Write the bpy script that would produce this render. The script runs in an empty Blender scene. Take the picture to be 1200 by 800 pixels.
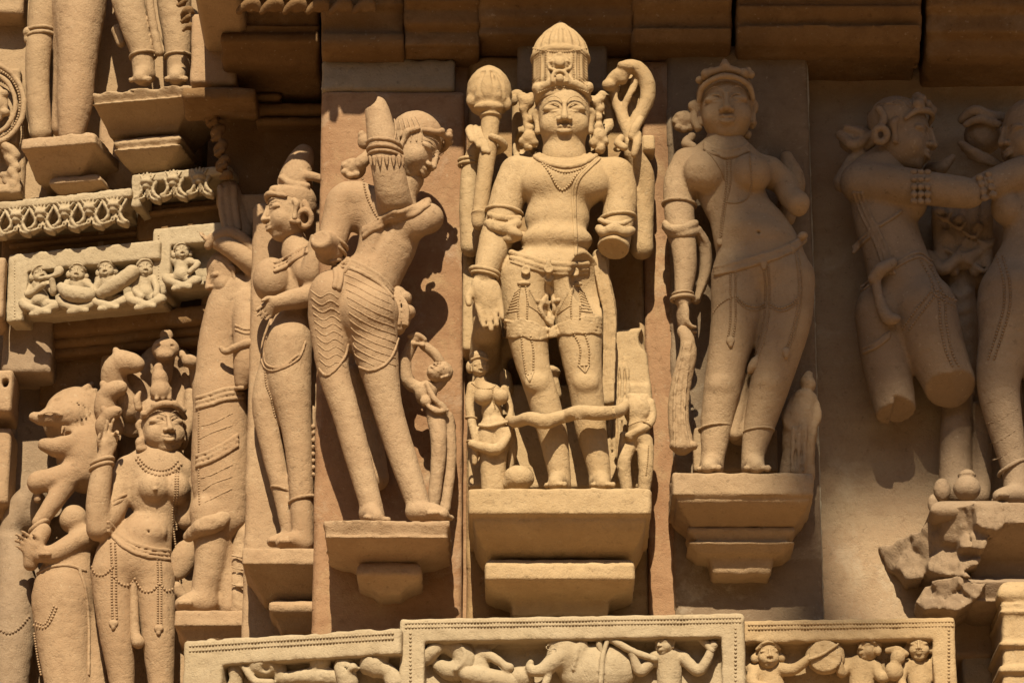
import bpy, bmesh, math, random
import numpy as np
from mathutils import Vector, Matrix
from mathutils.bvhtree import BVHTree

# ------------------------------------------------------------------ camera, light, exposure
scene = bpy.context.scene
COL = scene.collection
PITCH = math.radians(20.0)
FPX = 4300.0                      # focal length in photograph pixels (1200 wide)
DIST = 8.0                        # metres from lens to the wall
KPX = DIST / FPX                  # metres per photograph pixel on the wall
CZ = 4.3                          # height of the picture centre on the wall
FWD = np.array([0.0, math.cos(PITCH), math.sin(PITCH)])
UPV = np.array([0.0, -math.sin(PITCH), math.cos(PITCH)])
RGT = np.array([1.0, 0.0, 0.0])
CAM = np.array([0.0, 0.0, CZ]) - DIST * FWD

cam_d = bpy.data.cameras.new("camera")
cam_d.sensor_width = 36.0
cam_d.lens = 36.0 * FPX / 1200.0
cam_d.clip_start = 0.1
cam_d.clip_end = 3000.0
cam_o = bpy.data.objects.new("camera", cam_d)
COL.objects.link(cam_o)
cam_o.location = CAM.tolist()
cam_o.rotation_euler = (math.radians(90) + PITCH, 0, 0)
scene.camera = cam_o

SUN_EL = math.radians(44.0)
SUN_AZ = math.radians(-3.0)       # to the left of the wall's outward normal when negative
S_DIR = Vector((math.sin(SUN_AZ) * math.cos(SUN_EL), -math.cos(SUN_AZ) * math.cos(SUN_EL), math.sin(SUN_EL)))
sun_d = bpy.data.lights.new("sun", 'SUN')
sun_d.energy = 5.0
sun_d.angle = math.radians(0.5)
sun_d.color = (1.0, 0.87, 0.64)
sun_o = bpy.data.objects.new("sun", sun_d)
COL.objects.link(sun_o)
sun_o.rotation_euler = (-S_DIR).to_track_quat('-Z', 'Y').to_euler()
sun_o.location = (0, -6, 12)

world = bpy.data.worlds.new("World")
scene.world = world
world.use_nodes = True
wn = world.node_tree.nodes
wl = world.node_tree.links
bgn = wn.get("Background")
sky = wn.new("ShaderNodeTexSky")
sky.sky_type = 'NISHITA'
sky.sun_disc = False
sky.sun_elevation = SUN_EL
sky.sun_rotation = math.atan2(S_DIR.x, S_DIR.y)
wl.new(sky.outputs[0], bgn.inputs[0])
bgn.inputs[1].default_value = 0.05

scene.view_settings.view_transform = 'Standard'
scene.view_settings.look = 'None'
scene.view_settings.exposure = 0.70
scene.view_settings.gamma = 1.0
scene.view_settings.use_curve_mapping = False
scene.render.engine = 'CYCLES'
scene.cycles.max_bounces = 5
scene.cycles.diffuse_bounces = 4
scene.cycles.use_adaptive_sampling = True

# ------------------------------------------------------------------ picture <-> place
def rayd(px, py):
    return FWD + RGT * ((px - 600.0) / FPX) + UPV * ((400.0 - py) / FPX)

class Plane:
    """Upright plane of one wall face; depth is counted from it, in pixels towards the viewer."""
    def __init__(s, p=(0.0, 0.0, 0.0), yaw=0.0):
        a = math.radians(yaw)
        s.p = np.asarray(p, float)
        s.u = np.array([math.cos(a), math.sin(a), 0.0])      # along the wall
        s.n = np.array([math.sin(a), -math.cos(a), 0.0])     # out of the wall
        s.R = np.stack([s.u, -s.n, np.array([0, 0, 1.0])], 1)
WALL = Plane()
PL = WALL
def use(pl):
    global PL
    PL = pl

PY_OFF = 0.0
def face(px, py, d, yaw):
    """Turns to a new wall face through the point at px, py standing d px before the main wall."""
    use(WALL); pl = Plane(W(px, py, d), yaw); use(pl); return pl

def W(px, py, d=0.0):
    """World point standing d pixels (d*KPX metres) in front of the current wall plane, seen at px, py."""
    r = rayd(px, py + PY_OFF)
    q = PL.p + PL.n * (d * KPX)
    t = ((q - CAM) @ PL.n) / (r @ PL.n)
    return CAM + t * r

def SC(px, py, d=0.0):
    """Metres per pixel there."""
    r = rayd(px, py)
    q = PL.p + PL.n * (d * KPX)
    return (((q - CAM) @ PL.n) / (r @ PL.n)) / FPX

# ------------------------------------------------------------------ materials
def stone(name, ca, cb, stain=(0.30, 0.24, 0.17), stain_amt=0.35, pit=0.5, white=0.0, rough=0.9, scale=1.0, dark=0.3, bump=1.0, speck=0.5):
    m = bpy.data.materials.new(name)
    m.use_nodes = True
    nt = m.node_tree
    N, L = nt.nodes, nt.links
    b = N["Principled BSDF"]
    b.inputs["Roughness"].default_value = rough
    b.inputs["Specular IOR Level"].default_value = 0.15
    geo = N.new("ShaderNodeNewGeometry")
    info = N.new("ShaderNodeObjectInfo")
    off = N.new("ShaderNodeVectorMath"); off.operation = 'MULTIPLY_ADD'
    comb = N.new("ShaderNodeCombineXYZ")
    L.new(info.outputs["Random"], comb.inputs[0]); L.new(info.outputs["Random"], comb.inputs[2])
    L.new(comb.outputs[0], off.inputs[0]); off.inputs[1].default_value = (7.3, 3.1, 5.7)
    L.new(geo.outputs["Position"], off.inputs[2])
    pos = off.outputs[0]
    def noise(sc, det=4, ro=0.6, vec=None, dist=0.0):
        n = N.new("ShaderNodeTexNoise")
        n.inputs["Scale"].default_value = sc * scale
        n.inputs["Detail"].default_value = det
        n.inputs["Roughness"].default_value = ro
        n.inputs["Distortion"].default_value = dist
        L.new(vec or pos, n.inputs["Vector"])
        return n.outputs[0]
    def ramp(src, lo, hi):
        r = N.new("ShaderNodeMapRange")
        r.inputs[1].default_value = lo; r.inputs[2].default_value = hi
        L.new(src, r.inputs[0])
        return r.outputs[0]
    def mix(f, a, c, mode='MIX', fac=None):
        x = N.new("ShaderNodeMix"); x.data_type = 'RGBA'; x.blend_type = mode
        if fac is not None:
            mm = N.new("ShaderNodeMath"); mm.operation = 'MULTIPLY'; mm.inputs[1].default_value = fac
            L.new(f, mm.inputs[0]); f = mm.outputs[0]
        L.new(f, x.inputs[0])
        for s, v in ((6, a), (7, c)):
            if isinstance(v, tuple): x.inputs[s].default_value = (*v, 1)
            else: L.new(v, x.inputs[s])
        return x.outputs[2]
    c = mix(ramp(noise(3.2, 5, 0.62, dist=0.6), 0.36, 0.64), ca, cb)
    # bedding streaks of the sandstone
    mp = N.new("ShaderNodeMapping"); mp.inputs["Scale"].default_value = (3.0, 3.0, 22.0)
    mp.inputs["Rotation"].default_value = (0.2, 0.25, 0.0)
    L.new(pos, mp.inputs[0])
    c = mix(ramp(noise(1.0, 4, 0.65, mp.outputs[0], 0.8), 0.48, 0.72), c, tuple(v * 0.86 for v in cb), fac=0.5)
    c = mix(ramp(noise(9.0, 5, 0.7, dist=0.4), 0.52, 0.72), c, stain, fac=stain_amt)
    # mottle of single grains
    c = mix(ramp(noise(190, 3, 0.75), 0.38, 0.66), c, tuple(v * 0.74 for v in ca), fac=0.6)
    c = mix(ramp(noise(28, 5, 0.7, dist=0.3), 0.5, 0.68), c, tuple(v * 0.80 for v in cb), fac=0.5)
    c = mix(ramp(noise(60, 4, 0.7), 0.60, 0.74), c, tuple(v * dark for v in cb), fac=speck)
    c = mix(ramp(noise(95, 2, 0.6), 0.66, 0.74), c, (0.50, 0.40, 0.27), fac=0.28)
    if white > 0:
        w1 = ramp(noise(5.5, 6, 0.72, dist=0.5), 0.55, 0.66)
        c = mix(w1, c, (0.52, 0.45, 0.34), fac=white)
    L.new(c, b.inputs["Base Color"])
    # relief: grains, pits, slow unevenness
    h1 = noise(260, 3, 0.65); h2 = ramp(noise(75, 4, 0.7), 0.28, 0.5); h3 = noise(22, 4, 0.6)
    a1 = N.new("ShaderNodeMath"); a1.operation = 'MULTIPLY_ADD'; a1.inputs[1].default_value = 1.6 * pit
    L.new(h2, a1.inputs[0]); L.new(h1, a1.inputs[2])
    a2 = N.new("ShaderNodeMath"); a2.operation = 'MULTIPLY_ADD'; a2.inputs[1].default_value = 2.2
    L.new(h3, a2.inputs[0]); L.new(a1.outputs[0], a2.inputs[2])
    bp = N.new("ShaderNodeBump")
    bp.inputs["Strength"].default_value = 0.55 * bump
    bp.inputs["Distance"].default_value = 0.0022
    L.new(a2.outputs[0], bp.inputs["Height"])
    L.new(bp.outputs[0], b.inputs["Normal"])
    return m

M = {}
M['gold'] = stone("sandstone_golden", (0.43, 0.308, 0.176), (0.37, 0.25, 0.13), stain=(0.31, 0.195, 0.10))
M['buff'] = stone("sandstone_buff", (0.37, 0.26, 0.155), (0.315, 0.21, 0.12), stain=(0.26, 0.165, 0.10))
M['pink'] = stone("sandstone_pink", (0.385, 0.265, 0.160), (0.315, 0.200, 0.114), stain=(0.27, 0.165, 0.095))
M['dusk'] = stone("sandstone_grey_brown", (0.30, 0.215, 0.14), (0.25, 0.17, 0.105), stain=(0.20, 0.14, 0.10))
M['red'] = stone("sandstone_red_slab", (0.33, 0.20, 0.112), (0.235, 0.122, 0.062), stain=(0.37, 0.26, 0.14), stain_amt=0.8, white=0.22)
M['ochre'] = stone("sandstone_ochre_slab", (0.36, 0.245, 0.12), (0.27, 0.155, 0.078), stain=(0.25, 0.13, 0.07), stain_amt=0.6, white=0.2)
M['grey'] = stone("sandstone_grey_slab", (0.25, 0.18, 0.115), (0.18, 0.122, 0.077), stain=(0.32, 0.24, 0.15), stain_amt=0.4, white=0.35)
M['tawny'] = stone("sandstone_tawny_slab", (0.37, 0.275, 0.175), (0.31, 0.20, 0.12), stain=(0.30, 0.20, 0.12), stain_amt=0.5, white=0.25)
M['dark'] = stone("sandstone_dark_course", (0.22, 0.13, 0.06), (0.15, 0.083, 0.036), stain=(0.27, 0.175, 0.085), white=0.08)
M['pale'] = stone("sandstone_pale_frieze", (0.41, 0.325, 0.215), (0.355, 0.27, 0.168), stain=(0.28, 0.20, 0.125), stain_amt=0.4)
M['mortar'] = stone("lime_mortar", (0.45, 0.40, 0.31), (0.33, 0.27, 0.18), stain=(0.25, 0.17, 0.10), stain_amt=0.8)
M['cement'] = stone("lime_patch", (0.31, 0.25, 0.18), (0.25, 0.195, 0.13), stain=(0.21, 0.15, 0.10))
M['earth'] = stone("dry_earth", (0.15, 0.105, 0.06), (0.11, 0.08, 0.042), scale=0.2)

# ------------------------------------------------------------------ solid modelling on a grid
_rng = np.random.default_rng(7)
_LAT = _rng.random((32, 32, 32)).astype(np.float32)

def vnoise(X, Y, Z):
    """Lattice noise in -1..1."""
    xi = np.floor(X).astype(np.int32); yi = np.floor(Y).astype(np.int32); zi = np.floor(Z).astype(np.int32)
    fx = (X - xi).astype(np.float32); fy = (Y - yi).astype(np.float32); fz = (Z - zi).astype(np.float32)
    fx = fx * fx * (3 - 2 * fx); fy = fy * fy * (3 - 2 * fy); fz = fz * fz * (3 - 2 * fz)
    x0, y0, z0 = xi & 31, yi & 31, zi & 31
    x1, y1, z1 = (xi + 1) & 31, (yi + 1) & 31, (zi + 1) & 31
    g = _LAT
    c00 = g[x0, y0, z0] * (1 - fx) + g[x1, y0, z0] * fx
    c10 = g[x0, y1, z0] * (1 - fx) + g[x1, y1, z0] * fx
    c01 = g[x0, y0, z1] * (1 - fx) + g[x1, y0, z1] * fx
    c11 = g[x0, y1, z1] * (1 - fx) + g[x1, y1, z1] * fx
    c0 = c00 * (1 - fy) + c10 * fy
    c1 = c01 * (1 - fy) + c11 * fy
    return (c0 * (1 - fz) + c1 * fz) * 2 - 1

def catmull(P, n):
    P = np.asarray(P, float)
    if len(P) < 3 or n < 2:
        return P
    Q = np.vstack([2 * P[0] - P[1], P, 2 * P[-1] - P[-2]])
    out = []
    for i in range(1, len(Q) - 2):
        p0, p1, p2, p3 = Q[i - 1], Q[i], Q[i + 1], Q[i + 2]
        for j in range(n):
            t = j / n
            out.append(0.5 * ((2 * p1) + (-p0 + p2) * t + (2 * p0 - 5 * p1 + 4 * p2 - p3) * t * t + (-p0 + 3 * p1 - 3 * p2 + p3) * t ** 3))
    out.append(Q[-2])
    return np.array(out)

def _smin(a, b, k):
    if k <= 0:
        return np.minimum(a, b)
    h = np.maximum(k - np.abs(a - b), 0) / k
    return np.minimum(a, b) - h * h * (k * 0.25)

def _smax(a, b, k):
    return -_smin(-a, -b, k)

class Sdf:
    """A solid put together from blended shapes; mesh() polygonises it."""
    def __init__(s, h, yclip=None):
        s.h = h; s.ops = []; s.yclip = yclip
        s.lo = np.full(3, 1e9); s.hi = np.full(3, -1e9)
        s.namp = 0.0; s.nsc = 30.0; s.zlo = None; s.zhi = None
    def _grow(s, lo, hi):
        s.lo = np.minimum(s.lo, lo); s.hi = np.maximum(s.hi, hi)
    # --- world-space shapes
    def wtube(s, P, r, asp=1.0, k=0.0, sub=False, sm=4, R=None):
        """Rounded chain through P (n,3), radius per point; asp squeezes it in depth (y)."""
        P = np.asarray(P, float); r = np.asarray(r, float)
        if r.ndim == 0: r = np.full(len(P), float(r))
        if sm > 1 and len(P) > 2:
            Q = catmull(np.hstack([P, r[:, None]]), sm)
            P, r = Q[:, :3], Q[:, 3]
        m = r.max()
        lo = P.min(0) - m * np.array([1, max(asp, 1), 1]); hi = P.max(0) + m * np.array([1, max(asp, 1), 1])
        if not sub: s._grow(lo, hi)
        s.ops.append(('t', lo, hi, (P, r, asp), k, sub))
    def well(s, c, rad, R=None, k=0.0, sub=False):
        c = np.asarray(c, float); rad = np.asarray(rad, float)
        m = rad.max()
        if R is None:
            lo, hi = c - rad, c + rad
        else:
            e = np.sqrt(((np.asarray(R) * rad[None, :]) ** 2).sum(1)); lo, hi = c - e, c + e
        if not sub: s._grow(lo, hi)
        s.ops.append(('e', lo, hi, (c, rad, R), k, sub))
    def wbox(s, c, half, R=None, k=0.0, sub=False, rnd=0.0):
        c = np.asarray(c, float); half = np.asarray(half, float)
        if R is None: lo, hi = c - half, c + half
        else:
            e = (np.abs(np.asarray(R)) * half[None, :]).sum(1); lo, hi = c - e, c + e
        if not sub: s._grow(lo, hi)
        s.ops.append(('b', lo, hi, (c, half, R, rnd), k, sub))
    def wfun(s, lo, hi, f, k=0.0, sub=False):
        lo = np.asarray(lo, float); hi = np.asarray(hi, float)
        if not sub: s._grow(lo, hi)
        s.ops.append(('f', lo, hi, f, k, sub))
    # --- picture-space helpers: points are (px, py, depth px)
    def tube(s, pts, r, asp=1.0, k=5.0, sub=False, sm=4):
        P = np.array([W(*p) for p in pts]); sc = np.array([SC(*p) for p in pts])
        r = np.asarray(r, float)
        if r.ndim == 0: r = np.full(len(pts), float(r))
        s.wtube(P, r * sc, asp, k * sc.mean(), sub, sm)
    def ell(s, c, rad, roll=0.0, k=5.0, sub=False, yaw=0.0):
        """rad = (across, up, depth); roll turns it in the picture plane, anticlockwise, degrees."""
        sc = SC(*c)
        a = math.radians(roll); b = math.radians(yaw)
        R = PL.R
        if roll or yaw:
            R1 = np.array([[math.cos(a), 0, -math.sin(a)], [0, 1, 0], [math.sin(a), 0, math.cos(a)]])
            R2 = np.array([[math.cos(b), -math.sin(b), 0], [math.sin(b), math.cos(b), 0], [0, 0, 1]])
            R = PL.R @ R1 @ R2
        s.well(W(*c), np.array([rad[0], rad[2], rad[1]]) * sc, R, k * sc, sub)
    def box(s, x0, y0, x1, y1, d0, d1, k=2.0, sub=False, rnd=2.0, z_at=None):
        """Upright block whose FRONT face (at depth d1) covers the picture rectangle."""
        a = W(x0, y0, d1); b = W(x1, y1, d1); sc = SC(x0, y0, d1)
        if PL is not WALL: b[2] = W(x0, y1, d1)[2]     # on a turned face both heights are read at the left end
        th = (d1 - d0) * KPX
        hf = np.array([abs((b - a) @ PL.u) / 2, th / 2, abs(a[2] - b[2]) / 2])
        c = (a + b) / 2 - PL.n * th / 2
        s.wbox(c, hf, PL.R, k * sc, sub, rnd * sc)
    def rbox(s, c, half, roll=0, yaw=0, tilt=0, k=1.0, sub=False, rnd=1.0):
        """half = (across, up, depth); turned by roll in the picture, yaw about the upright, tilt about the level axis."""
        Rm = frame(yaw, tilt, roll)
        Rm = np.stack([Rm[:, 0], -Rm[:, 2], Rm[:, 1]], 1)
        sc = SC(*c)
        s.wbox(W(*c), np.array([half[0], half[2], half[1]]) * sc, Rm, k * sc, sub, rnd * sc)
    def lathe(s, cx, d, prof, k=1.0, ease=True):
        """Round body on an upright axis: prof = [(picture y on the axis, radius px)]."""
        rows = sorted((W(cx, y + 0.36 * r, d)[2], r * SC(cx, y, d)) for y, r in prof)   # y is where the row's front shows
        z = np.array([r[0] for r in rows]); rr = np.array([r[1] for r in rows])
        c = W(cx, prof[0][0], d)
        cx_, cy_ = np.float32(c[0]), np.float32(c[1])
        def f(X, Y, Z):
            R = np.interp(Z, z, rr).astype(np.float32)
            a = np.sqrt((X - cx_) ** 2 + (Y - cy_) ** 2) - R
            b = np.maximum(z[0] - Z, Z - z[-1]).astype(np.float32)
            return np.maximum(a * np.float32(0.85), b + 0 * a)
        m = rr.max()
        s.wfun((c[0] - m, c[1] - m, z[0]), (c[0] + m, c[1] + m, z[-1]), f, k * KPX)
    def noise(s, amp_px, size_px):
        s.namp = amp_px * KPX; s.nsc = 1.0 / (size_px * KPX)
    def mesh(s, back=True):
        h = s.h * (1.52 if s.h >= 0.99 * KPX else 1.25)
        pad = 3 * h
        lo = s.lo - pad; hi = s.hi + pad
        if s.yclip is not None: hi[1] = min(hi[1], s.yclip + pad)
        if s.zlo is not None: lo[2] = max(lo[2], s.zlo - pad)
        if s.zhi is not None: hi[2] = min(hi[2], s.zhi + pad)
        n = np.ceil((hi - lo) / h).astype(int) + 1
        ax = [(lo[i] + h * np.arange(n[i])).astype(np.float32) for i in range(3)]
        F = np.full(tuple(n), 1.0, np.float32)
        for typ, olo, ohi, dat, k, sub in s.ops:
            mg = k + 2 * h
            i0 = np.clip(np.floor((olo - mg - lo) / h).astype(int), 0, n)
            i1 = np.clip(np.ceil((ohi + mg - lo) / h).astype(int) + 1, 0, n)
            if (i1 <= i0).any(): continue
            if typ == 't':
                P, r, asp = dat
                G = None
                full = tuple(slice(i0[j], i1[j]) for j in range(3))
                G = np.full(tuple(i1 - i0), 1.0, np.float32)
                for q in range(max(1, len(P) - 1)):
                    a, b = P[q], P[min(q + 1, len(P) - 1)]
                    ra, rb = r[q], r[min(q + 1, len(P) - 1)]
                    m = max(ra, rb)
                    av = np.array([1, max(asp, 1), 1])
                    j0 = np.maximum(np.floor((np.minimum(a, b) - m * av - mg - lo) / h).astype(int), i0)
                    j1 = np.minimum(np.ceil((np.maximum(a, b) + m * av + mg - lo) / h).astype(int) + 1, i1)
                    if (j1 <= j0).any(): continue
                    X = ax[0][j0[0]:j1[0], None, None] - np.float32(a[0])
                    Y = (ax[1][None, j0[1]:j1[1], None] - np.float32(a[1])) / np.float32(asp)
                    Z = ax[2][None, None, j0[2]:j1[2]] - np.float32(a[2])
                    d = b - a; d[1] /= asp
                    dd = float(d @ d)
                    if dd < 1e-14:
                        D = np.sqrt(X * X + Y * Y + Z * Z) - np.float32(m)
                    else:
                        t = np.clip((X * np.float32(d[0]) + Y * np.float32(d[1]) + Z * np.float32(d[2])) / np.float32(dd), 0, 1)
                        X = X - t * np.float32(d[0]); Y = Y - t * np.float32(d[1]); Z = Z - t * np.float32(d[2])
                        D = np.sqrt(X * X + Y * Y + Z * Z) - (np.float32(ra) + t * np.float32(rb - ra))
                    if asp < 1: D = D * np.float32(0.5 + 0.5 * asp)
                    sl = tuple(slice(j0[j] - i0[j], j1[j] - i0[j]) for j in range(3))
                    G[sl] = np.minimum(G[sl], D)
            else:
                full = tuple(slice(i0[j], i1[j]) for j in range(3))
                X = ax[0][i0[0]:i1[0], None, None]; Y = ax[1][None, i0[1]:i1[1], None]; Z = ax[2][None, None, i0[2]:i1[2]]
                if typ == 'f':
                    G = dat(X, Y, Z).astype(np.float32)
                else:
                    c, rad, R = dat[0], dat[1], dat[2]
                    X = X - np.float32(c[0]); Y = Y - np.float32(c[1]); Z = Z - np.float32(c[2])
                    if R is not None:
                        R = np.asarray(R, np.float32)
                        X, Y, Z = (X * R[0, 0] + Y * R[1, 0] + Z * R[2, 0], X * R[0, 1] + Y * R[1, 1] + Z * R[2, 1], X * R[0, 2] + Y * R[1, 2] + Z * R[2, 2])
                    rad = rad.astype(np.float32)
                    if typ == 'e':
                        k0 = np.sqrt((X / rad[0]) ** 2 + (Y / rad[1]) ** 2 + (Z / rad[2]) ** 2)
                        k1 = np.sqrt((X / rad[0] ** 2) ** 2 + (Y / rad[1] ** 2) ** 2 + (Z / rad[2] ** 2) ** 2) + 1e-9
                        G = k0 * (k0 - 1) / k1
                    else:
                        rn = np.float32(min(dat[3], rad.min() * 0.95))
                        X = np.abs(X) - (rad[0] - rn); Y = np.abs(Y) - (rad[1] - rn); Z = np.abs(Z) - (rad[2] - rn)
                        G = np.sqrt(np.maximum(X, 0) ** 2 + np.maximum(Y, 0) ** 2 + np.maximum(Z, 0) ** 2) + np.minimum(np.maximum(X, np.maximum(Y, Z)), 0) - rn
            if sub: F[full] = _smax(F[full], -G, np.float32(k))
            else: F[full] = _smin(F[full], G, np.float32(k))
        if s.namp > 0:
            I = np.nonzero(np.abs(F) < s.namp * 2.5 + 2 * h)
            X, Y, Z = ax[0][I[0]] * s.nsc, ax[1][I[1]] * s.nsc, ax[2][I[2]] * s.nsc
            F[I] += s.namp * (0.65 * vnoise(X, Y, Z) + 0.35 * vnoise(X * 2.7 + 9, Y * 2.7, Z * 2.7))
        if s.yclip is not None:
            j = int((s.yclip - lo[1]) / h) + 1
            if j < n[1]: F[:, j:, :] = 1.0
        if s.zlo is not None:
            j = int((s.zlo - lo[2]) / h)
            if j > 0: F[:, :, :j] = 1.0
        if s.zhi is not None:
            j = int((s.zhi - lo[2]) / h) + 1
            if j < n[2]: F[:, :, j:] = 1.0
        F[0] = F[-1] = 1.0; F[:, 0] = F[:, -1] = 1.0; F[:, :, 0] = F[:, :, -1] = 1.0
        V, Q = surface_nets(F, lo, h)
        if back and len(Q):      # the side turned to the wall is never seen: left open
            n = np.cross(V[Q[:, 2]] - V[Q[:, 0]], V[Q[:, 3]] - V[Q[:, 1]])
            n /= np.linalg.norm(n, axis=1)[:, None] + 1e-20
            Q = Q[(n @ PL.n) > -0.62]
            keep = np.zeros(len(V), bool); keep[Q.ravel()] = True
            Q = (np.cumsum(keep) - 1)[Q]; V = V[keep]
        return V, Q

def surface_nets(F, lo, h):
    S = F < 0
    c = S[:-1, :-1, :-1].astype(np.int8)
    c = c + S[1:, :-1, :-1] + S[:-1, 1:, :-1] + S[:-1, :-1, 1:] + S[1:, 1:, :-1] + S[1:, :-1, 1:] + S[:-1, 1:, 1:] + S[1:, 1:, 1:]
    A = (c > 0) & (c < 8)
    I = np.argwhere(A)
    if len(I) == 0:
        return np.zeros((0, 3)), np.zeros((0, 4), int)
    idx = np.full(A.shape, -1, np.int32)
    idx[A] = np.arange(len(I))
    acc = np.zeros((len(I), 3), np.float32); cnt = np.zeros(len(I), np.float32)
    cor = [(a, b, e) for a in (0, 1) for b in (0, 1) for e in (0, 1)]
    val = {q: F[I[:, 0] + q[0], I[:, 1] + q[1], I[:, 2] + q[2]] for q in cor}
    for q in cor:
        for axs in range(3):
            if q[axs]: continue
            p = list(q); p[axs] = 1; p = tuple(p)
            va, vb = val[q], val[p]
            m = (va < 0) != (vb < 0)
            t = np.where(m, va / np.where(m, va - vb, 1), 0)
            for j in range(3):
                acc[:, j] += np.where(m, q[j] + (t if j == axs else 0), 0)
            cnt += m
    V = (I + acc / cnt[:, None]) * h + lo
    quads = []
    for axs in range(3):
        o = [(1, 2), (2, 0), (0, 1)][axs]
        sl0 = [slice(1, -1)] * 3; sl1 = [slice(1, -1)] * 3
        sl0[axs] = slice(0, -1); sl1[axs] = slice(1, None)
        a, b = S[tuple(sl0)], S[tuple(sl1)]
        for flip, mask in ((False, a & ~b), (True, ~a & b)):
            E = np.argwhere(mask)
            if len(E) == 0: continue
            for j in range(3):
                if j != axs: E[:, j] += 1
            u = np.zeros(3, int); v = np.zeros(3, int); u[o[0]] = 1; v[o[1]] = 1
            g = lambda Q: idx[Q[:, 0], Q[:, 1], Q[:, 2]]
            q = np.stack([g(E), g(E - u), g(E - u - v), g(E - v)], 1)
            if flip: q = q[:, ::-1]
            quads.append(q)
    return V, np.vstack(quads)

# ------------------------------------------------------------------ objects
def link_mesh(name, V, Fc, mat, parent=None, smooth=True):
    me = bpy.data.meshes.new(name)
    V = np.asarray(V, np.float32)
    if isinstance(Fc, np.ndarray):
        nv = Fc.shape[1]
        me.vertices.add(len(V)); me.vertices.foreach_set("co", V.ravel())
        me.loops.add(Fc.size); me.loops.foreach_set("vertex_index", Fc.astype(np.int32).ravel())
        me.polygons.add(len(Fc)); me.polygons.foreach_set("loop_start", np.arange(0, Fc.size, nv, dtype=np.int32))
    else:
        me.from_pydata(V.tolist(), [], Fc)
    me.update(calc_edges=True)
    if smooth: me.polygons.foreach_set("use_smooth", np.ones(len(me.polygons), bool))
    me.materials.append(mat)
    o = bpy.data.objects.new(name, me)
    COL.objects.link(o)
    if parent is not None:
        o.parent = parent
        o.matrix_parent_inverse = Matrix.Translation(parent.location).inverted()
    return o

def thing(name, label, cat, at, group=None, kind=None):
    o = bpy.data.objects.new(name, None)
    o.empty_display_size = 0.05
    COL.objects.link(o)
    o.location = [float(v) for v in at]
    o['label'] = label; o['category'] = cat
    if group: o['group'] = group
    if kind: o['kind'] = kind
    return o

class Bag:
    """Collects small meshes that make one part."""
    def __init__(s): s.v = []; s.f = []; s.n = 0
    def add(s, V, F):
        V = np.asarray(V, float)
        s.v.append(V); s.f.extend([tuple(int(i) + s.n for i in q) for q in F]); s.n += len(V)
    def build(s, name, mat, parent=None, smooth=True):
        return link_mesh(name, np.vstack(s.v), s.f, mat, parent, smooth)

_t = (1 + 5 ** 0.5) / 2
_ICO_V = np.array([(-1, _t, 0), (1, _t, 0), (-1, -_t, 0), (1, -_t, 0), (0, -1, _t), (0, 1, _t), (0, -1, -_t), (0, 1, -_t), (_t, 0, -1), (_t, 0, 1), (-_t, 0, -1), (-_t, 0, 1)], float)
_ICO_V /= np.linalg.norm(_ICO_V[0])
_ICO_F = [(0, 11, 5), (0, 5, 1), (0, 1, 7), (0, 7, 10), (0, 10, 11), (1, 5, 9), (5, 11, 4), (11, 10, 2), (10, 7, 6), (7, 1, 8), (3, 9, 4), (3, 4, 2), (3, 2, 6), (3, 6, 8), (3, 8, 9), (4, 9, 5), (2, 4, 11), (6, 2, 10), (8, 6, 7), (9, 8, 1)]

def bead(bag, c, r):
    rr = np.asarray(r if np.ndim(r) else (r, r, r), float)
    bag.add(np.asarray(c) + _ICO_V * rr, _ICO_F)

def rope(bag, P, r, n=6):
    """Tube mesh along P."""
    P = np.asarray(P, float); m = len(P)
    r = np.full(m, r, float) if np.ndim(r) == 0 else np.asarray(r, float)
    T = np.gradient(P, axis=0); T /= np.linalg.norm(T, axis=1)[:, None] + 1e-12
    ref = np.array([0, 1.0, 0])
    V = []
    for i in range(m):
        a = np.cross(T[i], ref); l = np.linalg.norm(a)
        a = a / l if l > 1e-3 else np.array([1.0, 0, 0])
        b = np.cross(T[i], a)
        for j in range(n):
            w = 2 * math.pi * j / n
            V.append(P[i] + r[i] * (math.cos(w) * a + math.sin(w) * b))
    F = []
    for i in range(m - 1):
        for j in range(n):
            F.append((i * n + j, i * n + (j + 1) % n, (i + 1) * n + (j + 1) % n, (i + 1) * n + j))
    F.append(tuple(range(n - 1, -1, -1))); F.append(tuple((m - 1) * n + j for j in range(n)))
    bag.add(V, F)

class Skin:
    """Body surface that ornaments are laid on."""
    def __init__(s, V, F):
        s.V, s.F = [V], [F]; s.t = None
    def add(s, V, F):
        s.V.append(V); s.F.append(F); s.t = None
    def tree(s):
        if s.t is None:
            vs = np.vstack(s.V); fs = []; n = 0
            for V, F in zip(s.V, s.F):
                fs.append(F + n); n += len(V)
            s.t = BVHTree.FromPolygons(vs.tolist(), np.vstack(fs).tolist())
        return s.t
    def hit(s, px, py, fall=30.0):
        r = rayd(px, py); d = Vector(r).normalized()
        loc, nor, _, _ = s.tree().ray_cast(Vector(CAM), d)
        if loc is None: return W(px, py, fall), np.array([0, -1.0, 0])
        return np.array(loc), np.array(nor)

def resample(P, step):
    P = np.asarray(P, float)
    L = np.r_[0, np.cumsum(np.linalg.norm(np.diff(P, axis=0), axis=1))]
    n = max(2, int(round(L[-1] / step)) + 1)
    t = np.linspace(0, L[-1], n)
    return np.stack([np.interp(t, L, P[:, i]) for i in range(P.shape[1])], 1)

def drape(skin, pts, step=4.0, lift=0.0, fall=30.0):
    """Curve through picture points pts laid on the surface; smoothed against jumps in depth."""
    Q = resample(catmull(pts, 6), step)
    out = []
    for x, y in Q:
        p, n = skin.hit(x, y, fall)
        out.append(p)
    return Q, np.array(out) + np.array([0, -lift * KPX, 0])

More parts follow.
